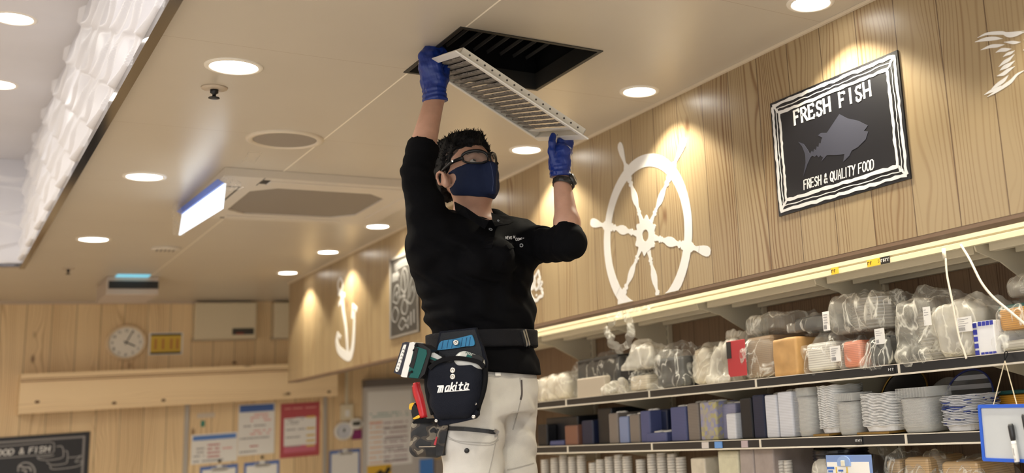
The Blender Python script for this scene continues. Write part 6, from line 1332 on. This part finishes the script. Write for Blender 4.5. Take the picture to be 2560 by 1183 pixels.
# collar: stand and two points
C_ = Field(NB - Vector((.16, .16, .10)), NB + Vector((.2, .16, .16)), .004)
C_.cap(NB + Vector((0, 0, -.035)), NB.lerp(H(-.03, 0, -.05), .55) + Vector((0, 0, .02)), .082, .071, 0); C_.cap(NB + Vector((0, 0, -.08)), H(-.03, 0, -.03), .070, .062, .004, 's')
top_c = NB.lerp(H(-.03, 0, -.05), .40); C_.cut(top_c, (H(-.0, 0, -.05) - NB).normalized() + FWD * .55 + rh * .25)
C_.cap(M(1236, 560, -.13), M(1214, 500, -.10), .035, .06, .006, 's'); C_.rough(.0012, 40, 4); C_.mesh('collar', CLOTH, man)
def flap(pts, th_=.003):
    bm = bmesh.new(); n_ = len(pts); q = [M(*p) for p in pts]; nr = (q[1] - q[0]).cross(q[2] - q[0]).normalized(); 
    f = [bm.verts.new(p + nr * th_ / 2) for p in q]; g = [bm.verts.new(p - nr * th_ / 2) for p in q]
    bm.faces.new(f); bm.faces.new(g[::-1])
    for i in range(n_): bm.faces.new((f[i], g[i], g[(i + 1) % n_], f[(i + 1) % n_]))
    return obj('collar_point', bm, CLOTH, man)
flap([(1228, 532, -.02), (1246, 540, -.03), (1262, 551, -.05), (1283, 555, -.07), (1272, 561, -.10), (1238, 566, -.14), (1231, 553, -.13)])
flap([(1136, 505, -.115), (1165, 520, -.155), (1205, 548, -.175), (1222, 552, -.17), (1212, 572, -.185), (1178, 550, -.185), (1140, 530, -.15)])
surf_disc(lambda x, y: (M(1246, 552, -.108), th), 1246, 552, [(.003, 0), (.003, .003), (.0018, .003)], 'snap', RINGM, man)
# placket, pocket and lettering
bm = bmesh.new(); surf_ribbon(bm, on_shirt, [(1229, 560), (1226, 590), (1219, 622)], .026, .0015); obj('placket', bm, CLOTH, man)
bm = bmesh.new(); surf_ribbon(bm, on_shirt, [(1268, 618), (1285, 613), (1303, 607), (1314, 602)], .018, .002); obj('pocket_flap', bm, CLOTH, man)
hc = on_shirt(1282, 596)
if hc:
    N_ = hc[1]; U_ = (rh - N_ * rh.dot(N_)).normalized(); V_ = N_.cross(U_); tp = Plane(hc[0], U_, V_)
    def proj_text(s, x0, x1, y, hpx, name):
        bm = bmesh.new(); n_ = len(s.replace(' ', '_')); adv = (x1 - x0) / n_
        for k, c in enumerate(s):
            for st in GLYPH.get(c, []):
                surf_ribbon(bm, on_shirt, [(x0 + adv * (k + gx * .72), y - gy * hpx) for gx, gy in st], .0018, .0006, 3)
        return obj(name, bm, mat('stitch_white', (.62, .62, .63), .6), man)
    proj_text('NEWS', 1264, 1281, 598, 6.5, 'chest_lettering'); proj_text('W', 1283, 1289, 596, 6.5, 'chest_lettering'); proj_text('COMES', 1289, 1312, 602, 6.5, 'chest_lettering')
# ---------------------------------------------------------------- belt
BELTM = mat('belt_black', (.008, .008, .010), .7, spec=.12, bump=.4, bscale=300)
F = Field(tuple(M(1200, 870) - Vector((.32, .32, .12))), tuple(M(1200, 830) + Vector((.32, .32, .12))), .005)
F.loft(secs([(1074, 1338, 800, .70), (1076, 1338, 850, .70), (1076, 1340, 900, .70)]), LAT, FWD)
c0 = M(1210, 823, -.15); c1 = M(1210, 868, -.15); F.cut(c0, Vector((0, 0, 1)) + rh * .0); F.cut(c1, (0, 0, -1)); belt = F.mesh('belt', BELTM, man); on_belt = hitter(belt)
bm = bmesh.new()
for pxs in ([(1301, 820), (1309, 850), (1315, 876)], [(1306, 817), (1314, 848), (1321, 874)]): surf_ribbon(bm, on_belt, pxs, .006, .010)
for pxs in ([(1299, 819), (1308, 815)], [(1314, 877), (1323, 874)]): surf_ribbon(bm, on_belt, pxs, .008, .010)
obj('buckle', bm, M_STEEL, belt)
# ---------------------------------------------------------------- trousers
T_ = Field((min(KR.x, KL.x) - .3, 2.55, FOOTZ + .02), (max(KR.x, KL.x) + .3, 3.8, 1.78), .0062)
T_.loft(secs([(1100, 1312, 850, .70), (1104, 1322, 900, .70), (1105, 1334, 942, .70), (1105, 1338, 965, .70)] + HIPS[3:]), LAT, FWD)
T_.cap(HRj, KR, .104, .083, .03); T_.cap(HLj, KL, .100, .080, .02)
for k_, a_ in ((KR, AR_), (KL, AL_)): T_.cap(k_, a_, .082, .068, .01)
X, Y, Z_ = T_.all(); w = wave(M(1300, 1080, .0), tuple(Vector((0, 0, 1)) + rh * .8), .005, 75, .10, 8) + wave(M(1250, 1020, -.1), tuple(Vector((0, 0, .5)) - rh * .8), .004, 70, .09, 9) + wave(M(1190, 1160, -.15), (0, 0, 1), .004, 60, .12, 10)
T_.a += w.astype(np.float32); T_.rough(.002, 26, 31, 2); T_.cut((0, 0, FOOTZ + .055), (0, 0, -1)); tro = T_.mesh('trousers', TROUS, man); on_tr = hitter(tro)
DKZ = mat('zip_black', (.010, .010, .012), .5); SEAM = mat('seam_stone', (.36, .34, .31), .8)
bm = bmesh.new(); surf_ribbon(bm, on_tr, [(1121, 1071), (1160, 1073), (1205, 1077), (1236, 1081)], .012, .003); obj('pocket_zip', bm, DKZ, man)
bm = bmesh.new(); surf_ribbon(bm, on_tr, [(1234, 1076), (1244, 1082)], .010, .005); surf_ribbon(bm, on_tr, [(1238, 1082), (1237, 1093)], .004, .004); obj('zip_pull', bm, M_STEEL, man)
for pxs, w_ in (([(1120, 1092), (1140, 1102), (1180, 1106), (1225, 1108)], .0025), ([(1225, 1108), (1243, 1098), (1243, 1082)], .0025), ([(1122, 1098), (1160, 1110), (1224, 1113), (1246, 1100)], .002), ([(1238, 1108), (1230, 1150), (1222, 1183)], .003), ([(1300, 945), (1303, 990), (1292, 1040), (1282, 1075)], .004), ([(1268, 1175), (1300, 1168), (1334, 1158)], .003)):
    bm = bmesh.new(); surf_ribbon(bm, on_tr, pxs, w_, .0012)
    if len(bm.faces): obj('seam', bm, SEAM, man)
    else: bm.free()
bm = bmesh.new(); surf_ribbon(bm, on_tr, [(1303, 950), (1304, 985), (1301, 1000)], .006, .0015); obj('side_pocket', bm, mat('pocket_shadow', (.06, .05, .05), .8), man)
surf_disc(on_tr, 1167, 1127, [(.0075, 0), (.0070, .003), (.0001, .0035)], 'pocket_snap', DKZ, man)
bm = bmesh.new(); surf_ribbon(bm, on_tr, [(1237, 937), (1250, 937)], .010, .006); obj('belt_loop', bm, PAPER, man)
for a_ in (AR_, AL_):
    F = Field(a_ - Vector((.09, .26, .10)), a_ + Vector((.09, .12, .06)), .005); F.cap(a_ + Vector((0, .035, -.045)), a_ + Vector((.012, -.155, -.052)), .043, .038, 0); F.cap(a_, a_ + Vector((0, .02, -.04)), .044, .046, .03); F.cut((0, 0, FOOTZ + .0015), (0, 0, -1)); F.cut(a_ + Vector((0, 0, .02)), (0, 0, 1)); F.mesh('shoe', mat('shoe_black', (.02, .02, .022), .5), man)
# ---------------------------------------------------------------- mask
K = Field(HC - Vector((.17, .17, .17)), HC + Vector((.17, .17, .17)), .0026)
head_shape(K, .0055, False); K.cut(H(0, 0, .014), HU + HF * -.05)
K.cap(H(.094, 0, .020), H(.118, 0, -.006), .009, .0145, .016); K.cap(H(.119, 0, -.006), H(.106, 0, -.082), .013, .010, .026)
K.cut(H(-.022, 0, 0), -HF); K.cut(H(.085, 0, -.092), HF * -.42 - HU)
for s in (-1, 1): K.cap(H(.014, s * .04, -.014), H(.014, s * .12, -.014), .0235, .0235, .002, 's'); K.cap(H(-.016, s * .04, -.008), H(-.016, s * .12, -.008), .030, .030, .002, 's')
K.rough(.0007, 60, 12); mask = K.mesh('face_mask', NAVYM, man)
bm = bmesh.new(); hm = hitter(mask); surf_ribbon(bm, hm, [(1226, 408), (1231, 430), (1233, 455), (1231, 478)], .0016, .0012); 
if len(bm.faces): obj('centre_seam', bm, mat('seam_navy', (.03, .045, .11), .8), mask)
else: bm.free()
# ---------------------------------------------------------------- safety glasses
GB = mat('glasses_black', (.006, .006, .007), .3, spec=.35); LENS = mat('lens_clear', (.16, .15, .14), .04, alpha=.30, spec=1.0)
gl = None
def GS(l, u): return H(.1165 - 8.7 * l * l - .10 * abs(l), l, u)
bm = bmesh.new()
for s in (-1, 1):
    lp = []
    for k in range(41):
        a = 2 * math.pi * k / 40; c, sn = math.cos(a), math.sin(a); r = (abs(c) ** 2.6 + abs(sn) ** 2.6) ** (-1 / 2.6)
        lp.append(GS(s * (.0355 + .031 * r * c), .033 + .0205 * r * sn + .004 * c))
    tube(bm, lp, [.0033 + .0022 * max(0, math.sin(2 * math.pi * k / 40)) for k in range(41)], 8, False)
tube(bm, [GS(-.008, .041), GS(0, .044), GS(.008, .041)], .0042, 8)
gl = obj('safety_glasses', bm, GB, man, True)
for s in (-1, 1):
    bm = bmesh.new(); cc = bm.verts.new(GS(s * .0355, .033) + HF * .001); ring = []
    for k in range(32):
        a = 2 * math.pi * k / 32; c, sn = math.cos(a), math.sin(a); r = (abs(c) ** 2.6 + abs(sn) ** 2.6) ** (-1 / 2.6); ring.append(bm.verts.new(GS(s * (.0355 + .0305 * r * c), .033 + .020 * r * sn + .004 * c)))
    for k in range(32): bm.faces.new((cc, ring[k], ring[(k + 1) % 32]))
    obj('lens', bm, LENS, gl, True)
    bm = bmesh.new(); pts = spline([GS(s * .064, .038), H(.045, s * .079, .035), H(.01, s * .083, .030), H(-.022, s * .083, .018), H(-.036, s * .080, .0)], 6); n_ = len(pts); tube(bm, pts, [.0072 * (1 - i / n_ * .6) for i in range(n_)], 8); obj('temple_arm', bm, GB, gl, True)
    bm = bmesh.new(); lathe(bm, [(.0035, 0), (.0035, .001), (.0001, .0012)], H(.046, s * .0835, .035), HL * s, 12, 1.6, .8); obj('temple_badge', bm, M_STEEL, gl)
# ---------------------------------------------------------------- hair
Hf = Field(HC - Vector((.18, .18, .10)), HC + Vector((.18, .18, .24)), .003)
Hf.ell(H(-.016, 0, .060), HAX, (.110, .089, .099)); Hf.ell(H(.012, 0, .120), HAX, (.078, .064, .036), .03); Hf.ell(H(-.065, 0, .02), HAX, (.052, .070, .07), .02)
Hf.ell(H(.130, 0, .020), HAX, (.078, .20, .098), .006, 's'); Hf.slab(H(.105, 0, .018), HAX, (.078, .2, .066), .03, .008, 's'); Hf.cut(H(.02, 0, .034), HF * .62 - HU); Hf.cut(H(-.055, 0, -.035), -HU + HF * .5)
for s in (-1, 1): Hf.ell(H(-.012, s * .095, .005), HAX, (.034, .03, .042), .006, 's')
Hf.rough(.0042, 75, 17, 3, (1, 1, 1)); hair = Hf.mesh('hair', HAIRM, man)
hv = [v for v in hair.data.vertices]; rr = random.Random(5); bm = bmesh.new(); cnt = 0; cen = H(-.01, 0, .03)
while cnt < 700:
    v = rr.choice(hv); loc = v.co; q = loc - cen; n_ = q.normalized(); uu = q.dot(HU); ff = q.dot(HF)
    if uu < .02: continue
    cnt += 1; fwdk = max(0, ff) * 9
    d = (n_ * .8 + HU * .25 + HF * rr.uniform(-.5, .5 + fwdk) + HL * rr.uniform(-.5, .5)).normalized(); ln = rr.uniform(.008, .017) * (.75 if uu > .07 else .4)
    side = n_.cross(d); d2 = (d - n_ * .5 - HU * .1).normalized()
    tube(bm, [loc - n_ * .003, loc + d * ln * .5, loc + d * ln * .8 + d2 * ln * .4], [.0017, .0012, .0002], 4, False)
tf = obj('hair_tufts', bm, HAIRM, hair, True); tf['kind'] = 'stuff'
# faded stubble beside the ear
Fd = Field(HC - Vector((.13, .13, .08)), HC + Vector((.13, .13, .12)), .003)
Fd.ell(H(-.012, 0, .055), HAX, tuple(q * HS + .0012 for q in (.097, .077, .088))); Fd.ell(H(.115, 0, .02), HAX, (.078, .2, .12), .004, 's'); Fd.cut(H(.02, 0, .012), HF * .35 - HU); Fd.mesh('sideburn_fade', mat('hair_fade', (.075, .048, .036), .6, noise=.5, nscale=300), man)
# ================================================================== the grille he lowers
# pose fitted to its four corners in the photograph: it hangs from one corner, its far end lowered
gA, gB, gC, gD = (Vector(q) + Vector((0, 0, 1.5)) for q in ((1.242, 3.306, 1.199), (1.177, 2.836, 1.083), (1.604, 2.839, .858), (1.67, 3.309, .974)))
gU = (gB - gA).normalized(); gV = (gD - gA); gV = (gV - gU * gV.dot(gU)).normalized(); gN = gU.cross(gV).normalized()
if gN.z < 0: gN = -gN
GL = .49; g0 = (gA + gB + gC + gD) / 4 - gU * GL / 2 - gV * GL / 2
GAX = (gU, gV, gN)
gr = thing('return_air_grille', 'dusty white louvred ceiling grille the man holds tilted in both hands', 'ceiling grille', g0)
WH = mat('grille_white', (.72, .70, .66), .35)
bm = bmesh.new(); w_ = .024
for a, b in (((0, 0, 0), (GL, w_, .005)), ((0, GL - w_, 0), (GL, GL, .005)), ((0, w_, 0), (w_, GL - w_, .005)), ((GL - w_, w_, 0), (GL, GL - w_, .005))): box(bm, a, b, GAX, g0, .0015)
obj('flange', bm, WH, gr)
bm = bmesh.new(); i_ = .017
for a, b in (((i_, i_, .005), (GL - i_, i_ + .002, .028)), ((i_, GL - i_ - .002, .005), (GL - i_, GL - i_, .028)), ((i_, i_, .005), (i_ + .002, GL - i_, .028)), ((GL - i_ - .002, i_, .005), (GL - i_, GL - i_, .028))): box(bm, a, b, GAX, g0)
obj('side_wall', bm, mat('grille_side', (.62, .58, .50), .45), gr)
NS = 18; TILT = .44; DUST = mat('dusty_slat', (.21, .19, .17), .9, noise=.5, nscale=60, bump=.8, bscale=220); rr = random.Random(8)
for k in range(NS):
    v = .034 + (GL - .068) * (k + .5) / NS; ax = (gU, (gV * math.cos(TILT) + gN * math.sin(TILT)).normalized(), (gN * math.cos(TILT) - gV * math.sin(TILT)).normalized())
    bm = bmesh.new(); n_ = 26; L0, L1 = i_ + .004, GL - i_ - .004; rows = []
    for i in range(n_ + 1):
        u = L0 + (L1 - L0) * i / n_; e1 = -.0135 + rr.uniform(-.0018, .0018); e0 = .0135; tk = .0016 + rr.uniform(0, .0012); o = g0 + gV * v + gN * .015
        rows.append([bm.verts.new(o + gU * u + ax[1] * y + ax[2] * z) for y, z in ((e1, -tk), (0, -tk - rr.uniform(0, .001)), (e0, -tk), (e0, tk), (0, tk), (e1, tk))])
    for a, b in zip(rows, rows[1:]):
        for j in range(6): bm.faces.new((a[j], a[(j + 1) % 6], b[(j + 1) % 6], b[j]))
    bm.faces.new(rows[0]); bm.faces.new(rows[-1][::-1]); obj('louvre', bm, DUST if k < NS - 1 else WH, gr, False)
for k in range(16):
    v = .045 + (GL - .09) * k / 15; bm = bmesh.new(); lathe(bm, [(.0032, 0), (.0032, .0012), (.0001, .0016)], g0 + gU * (GL - i_) + gV * v + gN * .018, gU, 8); obj('rivet', bm, mat('rivet_dark', (.06, .05, .04), .5), gr)
# ================================================================== tool pouch on the right hip
tn = (th * 1.0 - rh * .10).normalized(); TU = Vector((0, 0, 1)).cross(tn).normalized()
def tplane(off): return Plane(M(1140, 960, off), TU, tn.cross(TU))
PFAB = mat('pouch_nylon', (.005, .0065, .0125), .7, spec=.14, bump=.4, bscale=420); PGREY = mat('pouch_grey', (.022, .024, .028), .75, spec=.15, bump=.5, bscale=420); PBIND = mat('pouch_binding', (.005, .005, .006), .8, spec=.12); PBLUE = mat('loop_blue', (.010, .16, .33), .55, bump=.3, bscale=400)
pouch = thing('tool_pouch', 'black nylon tool pouch with white lettering hanging from the man\'s belt', 'tool pouch', M(1140, 1060, -.27))
def tpoly(name, pxs, off, th_, m_, parent, bev=0.0, smooth=False):
    pl = tplane(off); bm = bmesh.new(); poly(bm, pl, [[pl.px(*p) for p in pxs]], th_, -th_)
    bot = [e for e in bm.edges if e.is_boundary]
    if bot: bmesh.ops.holes_fill(bm, edges=bot)
    return obj(name, bm, m_, parent, smooth)
def crv(pts, n=5): return [(p.x, p.y) for p in spline([Vector((x, y, 0)) for x, y in pts], n)]
BACK, FRONT = -.222, -.285
tpoly('back_panel', [(1099, 829), (1190, 819), (1194, 838), (1207, 868), (1217, 905), (1214, 960), (1196, 1030), (1196, 1038), (1188, 1047), (1150, 1056), (1098, 1066), (1083, 1040), (1070, 960), (1072, 915), (1088, 882)], BACK, .012, PFAB, pouch)
tpoly('strap_panel', [(1103, 833), (1187, 824), (1203, 872), (1206, 895), (1098, 897), (1092, 882)], BACK - .002, .004, PGREY, pouch)
bl = tpoly('tool_loops', crv([(1093, 876), (1102, 854), (1135, 848), (1168, 840), (1180, 839), (1186, 862), (1172, 866), (1166, 866), (1130, 872), (1093, 876)], 3)[:-1], BACK - .007, .006, PBLUE, pouch)
pl = tplane(BACK - .007); bm = bmesh.new()
for x in (1104, 1117, 1129, 1152, 1163, 1172): ribbon(bm, pl, [pl.px(x + 4, 843 + (1170 - x) * .14), pl.px(x, 873 - (x - 1100) * .1)], .0012, .0008, 0)
obj('loop_stitch', bm, mat('stitch_navy', (.008, .05, .14), .7), bl)
# main pocket: a bellied bag
pl = tplane(FRONT); FO = tplane(BACK - .004)
pk = Field(M(1140, 960, FRONT) - Vector((.17, .17, .17)), M(1140, 960, FRONT) + Vector((.17, .17, .17)), .0034)
def T3(x, y, off): p = tplane(off); return p.at(*p.px(x, y))
for (xa, xb, y, r_) in ((1084, 1196, 925, .030), (1082, 1197, 960, .032), (1084, 1192, 1000, .031), (1094, 1182, 1030, .024)):
    pk.cap(T3(xa + 16, y, BACK - .03), T3(xb - 16, y - 4, BACK - .03), r_, r_, .03, flat=(tuple(tn), 1.15))
pk.cut(T3(1140, 905, BACK - .03), (0, 0, 1)); pk.cut(T3(1140, 960, FRONT + .005), tn); pk.rough(.0016, 45, 6); pocket = pk.mesh('main_pocket', PFAB, pouch)
on_p = hitter(pocket)
tpoly('lower_flap', [(1096, 1018), (1120, 1016), (1188, 1020), (1195, 1032), (1188, 1047), (1150, 1056), (1100, 1064), (1084, 1038)], BACK - .034, .006, PFAB, pouch)
bm = bmesh.new(); ap = tplane(FRONT + .004); top = crv([(1074, 922), (1090, 908), (1112, 899), (1142, 896), (1172, 899), (1197, 906), (1210, 918)], 5)
ribbon(bm, ap, [ap.px(x, y) for x, y in top], .013, .006, -.003); obj('mouth_binding', bm, PBIND, pouch)
for side in ([(1070, 925), (1068, 960), (1074, 1000), (1084, 1036)], [(1213, 920), (1212, 955), (1206, 985), (1194, 1020)]):
    bm = bmesh.new(); tube(bm, [T3(x, y, BACK - .026) for x, y in crv(side, 5)], .009, 8); obj('side_sleeve', bm, PBIND, pouch, True)
NICK = mat('nickel', (.66, .64, .60), .22, metal=1.0)
def rivet(x, y, off, r_=.0085, name='rivet'):
    c = T3(x, y, off); bm = bmesh.new(); lathe(bm, [(r_, -.002), (r_, .0015), (r_ * .8, .003), (r_ * .45, .0026), (r_ * .4, .0005), (.0001, .0005)], c, tn, 20, capend=False); return obj(name, bm, NICK, pouch, True)
rivet(1140, 857, BACK - .0145)
for y in (926, 942):
    h = on_p(1132, y); bm = bmesh.new(); lathe(bm, [(.0085, -.001), (.0085, .0015), (.0068, .003), (.0038, .0026), (.0034, .0005), (.0001, .0005)], h[0], tn, 20, capend=False); obj('rivet', bm, NICK, pouch, True)
rivet(1184, 1042, BACK - .041, .0055); rivet(1091, 1052, BACK - .041, .005); rivet(1189, 1010, BACK - .041, .004)
h = on_p(1135, 972); lp = Plane(h[0], TU, tn.cross(TU)); q0 = lp.px(1096, 981); q1 = lp.px(1171, 974); bm = bmesh.new()
text(bm, lp, 'makita', q0[0], q0[1], q1[0] - q0[0], .0235, .0040, .0012, .0012, slant=.22, gap=.16, rise=(q1[1] - q0[1]) / (q1[0] - q0[0]))
ribbon(bm, lp, [lp.px(1094, 966), lp.px(1110, 965)], .004, .0012, .0012)
ribbon(bm, lp, [lp.px(1112, 980), lp.px(1175, 975)], .002, .0012, .0012); ribbon(bm, lp, [lp.at and (lp.px(1166, 958)[0] + .0022 * math.cos(a / 8 * math.pi), lp.px(1166, 958)[1] + .0022 * math.sin(a / 8 * math.pi)) for a in range(17)], .0009, .0012, .0012)
lo = obj('lettering', bm, M_INK, pouch)
# ---------------------------------------------------------------- cordless drill hanging in the pouch
drill = thing('cordless_drill', 'teal and black cordless driver with white-banded battery sticking out of the pouch', 'power tool', M(1040, 900, -.26))
TEAL_ = mat('drill_teal', (.003, .075, .068), .4, spec=.3); WHITE_ = mat('battery_white', (.70, .69, .66), .35); DK = mat('drill_black', (.009, .009, .010), .5, spec=.25); GRY = mat('drill_grey', (.42, .43, .42), .35)
def slab_px(name, pxs, off, th_, m_, bev=.003):
    pl = tplane(off - th_ / 2); bm = bmesh.new(); poly(bm, pl, [[pl.px(*p) for p in pxs]], th_, -th_)
    bot = [e for e in bm.edges if e.is_boundary]
    if bot: bmesh.ops.holes_fill(bm, edges=bot)
    bmesh.ops.remove_doubles(bm, verts=bm.verts, dist=.00005)
    return obj(name, bm, m_, drill)
DO = BACK - .030
slab_px('battery_base', [(984, 932), (1006, 858), (1014, 855), (1024, 856), (1002, 938), (994, 936)], DO, .060, mat('battery_ink', (.010, .010, .022), .4))
slab_px('battery_label', [(988, 925), (1008, 865), (1010, 862), (1016, 862), (998, 923), (995, 929), (990, 930)], DO - .0300, .003, PAPER)
pl = tplane(DO - .0320); bm = bmesh.new(); rr = random.Random(4)
for k in range(7):
    f = k / 7; x = 992 + 20 * f; y = 925 - 58 * f
    ribbon(bm, pl, [pl.px(x - 3 + rr.uniform(0, 2), y), pl.px(x + rr.uniform(0, 4), y - 3), pl.px(x + 3, y + 2)], .0009, .0005, 0)
obj('handwriting', bm, M_BLACK, drill)
slab_px('battery_band', [(1002, 941), (1024, 857), (1033, 855), (1038, 858), (1017, 944), (1005, 943)], DO, .0635, WHITE_)
slab_px('battery_shell', [(1018, 943), (1014, 928), (1034, 864), (1041, 857), (1058, 862), (1076, 874), (1077, 880), (1062, 935), (1048, 948), (1024, 946)], DO, .058, DK)
slab_px('teal_cover', [(1010, 921), (1035, 866), (1045, 868), (1066, 875), (1067, 885), (1052, 930), (1045, 946), (1022, 944), (1028, 932)], DO - .029, .004, TEAL_)
slab_px('release_catch', [(1022, 916), (1031, 897), (1036, 868), (1046, 871), (1040, 897), (1038, 905), (1033, 922)], DO - .0305, .004, DK)
for (x, y, r_) in ((1040, 864, .005), (1034, 876, .003), (1029, 930, .004)):
    c = T3(x, y, DO - .0325); bm = bmesh.new(); lathe(bm, [(r_, -.001), (r_, .0008), (.0001, .0008)], c, tn, 12); obj('screw_hole', bm, M_DARK, drill)
slab_px('grip', [(1068, 888), (1071, 880), (1100, 889), (1112, 902), (1150, 912), (1140, 935), (1098, 918), (1074, 905)], DO, .034, DK)
slab_px('grip_side', [(1070, 884), (1085, 882), (1104, 893), (1100, 902), (1072, 890)], DO - .017, .004, GRY); slab_px('grip_stripe', [(1066, 888), (1072, 890), (1102, 902), (1098, 906), (1070, 896)], DO - .018, .004, TEAL_)
hd_ = Field(T3(1172, 900, DO) - Vector((.09, .09, .08)), T3(1172, 900, DO) + Vector((.09, .09, .08)), .003)
hd_.cap(T3(1160, 902, DO), T3(1192, 910, DO), .028, .024, .0); hd_.mesh('motor_housing', GRY, drill)
for nm, m_, pxs in (('teal_cheek', TEAL_, [(1162, 899), (1168, 886), (1178, 890), (1182, 903)]), ('rear_cap', DK, [(1181, 905), (1180, 886), (1196, 888), (1207, 898), (1204, 908)])): slab_px(nm, pxs, DO - .026, .010, m_)
bm = bmesh.new()
pl = tplane(DO - .029)
for k in range(4): ribbon(bm, pl, [pl.px(1167 + k * 4, 880 + k), pl.px(1165 + k * 4, 884 + k)], .0015, .002, 0)
obj('cooling_slots', bm, TEAL_, drill)
# ---------------------------------------------------------------- camouflage pouch with pliers and knife behind
camo = thing('camo_pouch', 'small camouflage tool holder hanging below and behind the black pouch', 'tool holder', M(1066, 1145, -.2))
def camo_mat():
    m, n, l, b = newmat('camo_cloth'); tc = n.new('ShaderNodeTexCoord'); nz = n.new('ShaderNodeTexNoise'); nz.inputs['Scale'].default_value = 26; nz.inputs['Detail'].default_value = 1; l.new(tc.outputs['Object'], nz.inputs['Vector'])
    cr = n.new('ShaderNodeValToRGB'); cr.color_ramp.interpolation = 'CONSTANT'; e = cr.color_ramp.elements; e[0].color = (.012, .012, .014, 1); e[1].position = .52; e[1].color = (.045, .035, .028, 1); k = e.new(.60); k.color = (.17, .145, .11, 1); k = e.new(.66); k.color = (.012, .012, .014, 1)
    l.new(nz.outputs['Fac'], cr.inputs['Fac']); l.new(cr.outputs[0], b.inputs['Base Color']); b.inputs['Roughness'].default_value = .75; return m
CM = camo_mat(); CO = -.17
def cslab(name, pxs, off, th_, m_, parent):
    pl = tplane(off - th_ / 2); bm = bmesh.new(); poly(bm, pl, [[pl.px(*p) for p in pxs]], th_, -th_); bot = [e for e in bm.edges if e.is_boundary]
    if bot: bmesh.ops.holes_fill(bm, edges=bot)
    return obj(name, bm, m_, parent)
cf = Field(T3(1064, 1095, CO) - Vector((.10, .10, .10)), T3(1064, 1095, CO) + Vector((.10, .10, .10)), .0035)
for y in (1060, 1085, 1110, 1128): cf.cap(T3(1044, y, CO), T3(1090, y, CO + .02), .017, .017, .03)
cf.cut(T3(1066, 1050, CO), Vector((0, 0, 1)) + rh * .1); cf.rough(.002, 40, 8); cf.mesh('holder_body', CM, camo)
cslab('top_band', [(1030, 1056), (1040, 1048), (1090, 1046), (1092, 1054), (1034, 1060)], CO - .017, .006, PBIND, camo); cslab('stitch_line', [(1029, 1117), (1088, 1116), (1088, 1118), (1029, 1119)], CO - .0185, .003, mat('stitch_tan', (.32, .26, .20), .7), camo); cslab('red_tab', [(1084, 1112), (1090, 1092), (1093, 1093), (1089, 1114)], CO - .018, .003, mat('tab_red', (.35, .02, .03), .5), camo)
cslab('side_fold', [(1092, 1050), (1122, 1052), (1118, 1075), (1106, 1140), (1090, 1140)], CO + .012, .030, CM, camo)
REDP = mat('plier_red', (.46, .012, .018), .35); pli = thing('pliers', 'red-handled pliers standing in the camouflage holder', 'pliers', M(1050, 1040, -.17))
bm = bmesh.new(); pts = [T3(x, y, CO - .004) for x, y in crv([(1041, 957), (1043, 975), (1050, 1000), (1060, 1045)], 6)]; tube(bm, pts, [.010 + .003 * math.sin(i / len(pts) * 3) for i in range(len(pts))], 10); obj('handle', bm, REDP, pli, True)
bm = bmesh.new(); tube(bm, [T3(x, y, CO + .010) for x, y in crv([(1034, 964), (1038, 990), (1050, 1015), (1060, 1045)], 6)], .006, 8); obj('handle', bm, mat('plier_dark', (.20, .006, .01), .4), pli, True)
kn = thing('utility_knife', 'black and yellow utility knife standing in the camouflage holder', 'knife', M(1040, 1045, -.17)); cslab('handle', [(1030, 1018), (1036, 1008), (1044, 1022), (1058, 1030), (1060, 1060), (1034, 1060), (1028, 1030)], CO + .002, .020, DK, kn)
cslab('yellow_knob', [(1022, 1018), (1024, 1010), (1032, 1007), (1037, 1010), (1036, 1018), (1028, 1025), (1023, 1024)], CO + .002, .016, mat('knife_yellow', (.72, .42, .02), .4), kn); cslab('yellow_slider', [(1032, 1046), (1046, 1038), (1050, 1042), (1048, 1046), (1034, 1049)], CO - .010, .004, MATS['knife_yellow'], kn)
# ---------------------------------------------------------------- step ladder he stands on, below the picture
st = thing('step_ladder', 'aluminium step platform under the man\'s shoes, below the picture', 'step ladder', (AR_.x, AR_.y, 0)); ALU = mat('aluminium', (.6, .6, .6), .35, metal=1.0)
cx_, cy_ = (AR_.x + AL_.x) / 2, (AR_.y + AL_.y) / 2 - .06
boxo('platform', (cx_ - .26, cy_ - .20, FOOTZ - .04), (cx_ + .26, cy_ + .20, FOOTZ), ALU, st, .004)
for sx in (-1, 1):
    for sy in (-1, 1):
        bm = bmesh.new(); tube(bm, [(cx_ + sx * .23, cy_ + sy * .17, FOOTZ - .041), (cx_ + sx * .30, cy_ + sy * .32, 0.001)], .018, 10); obj('leg', bm, ALU, st)
boxo('tread', (cx_ - .24, cy_ - .28, .36), (cx_ + .24, cy_ - .215, .38), ALU, st)
# blue strap seen past the holder, on the far wall
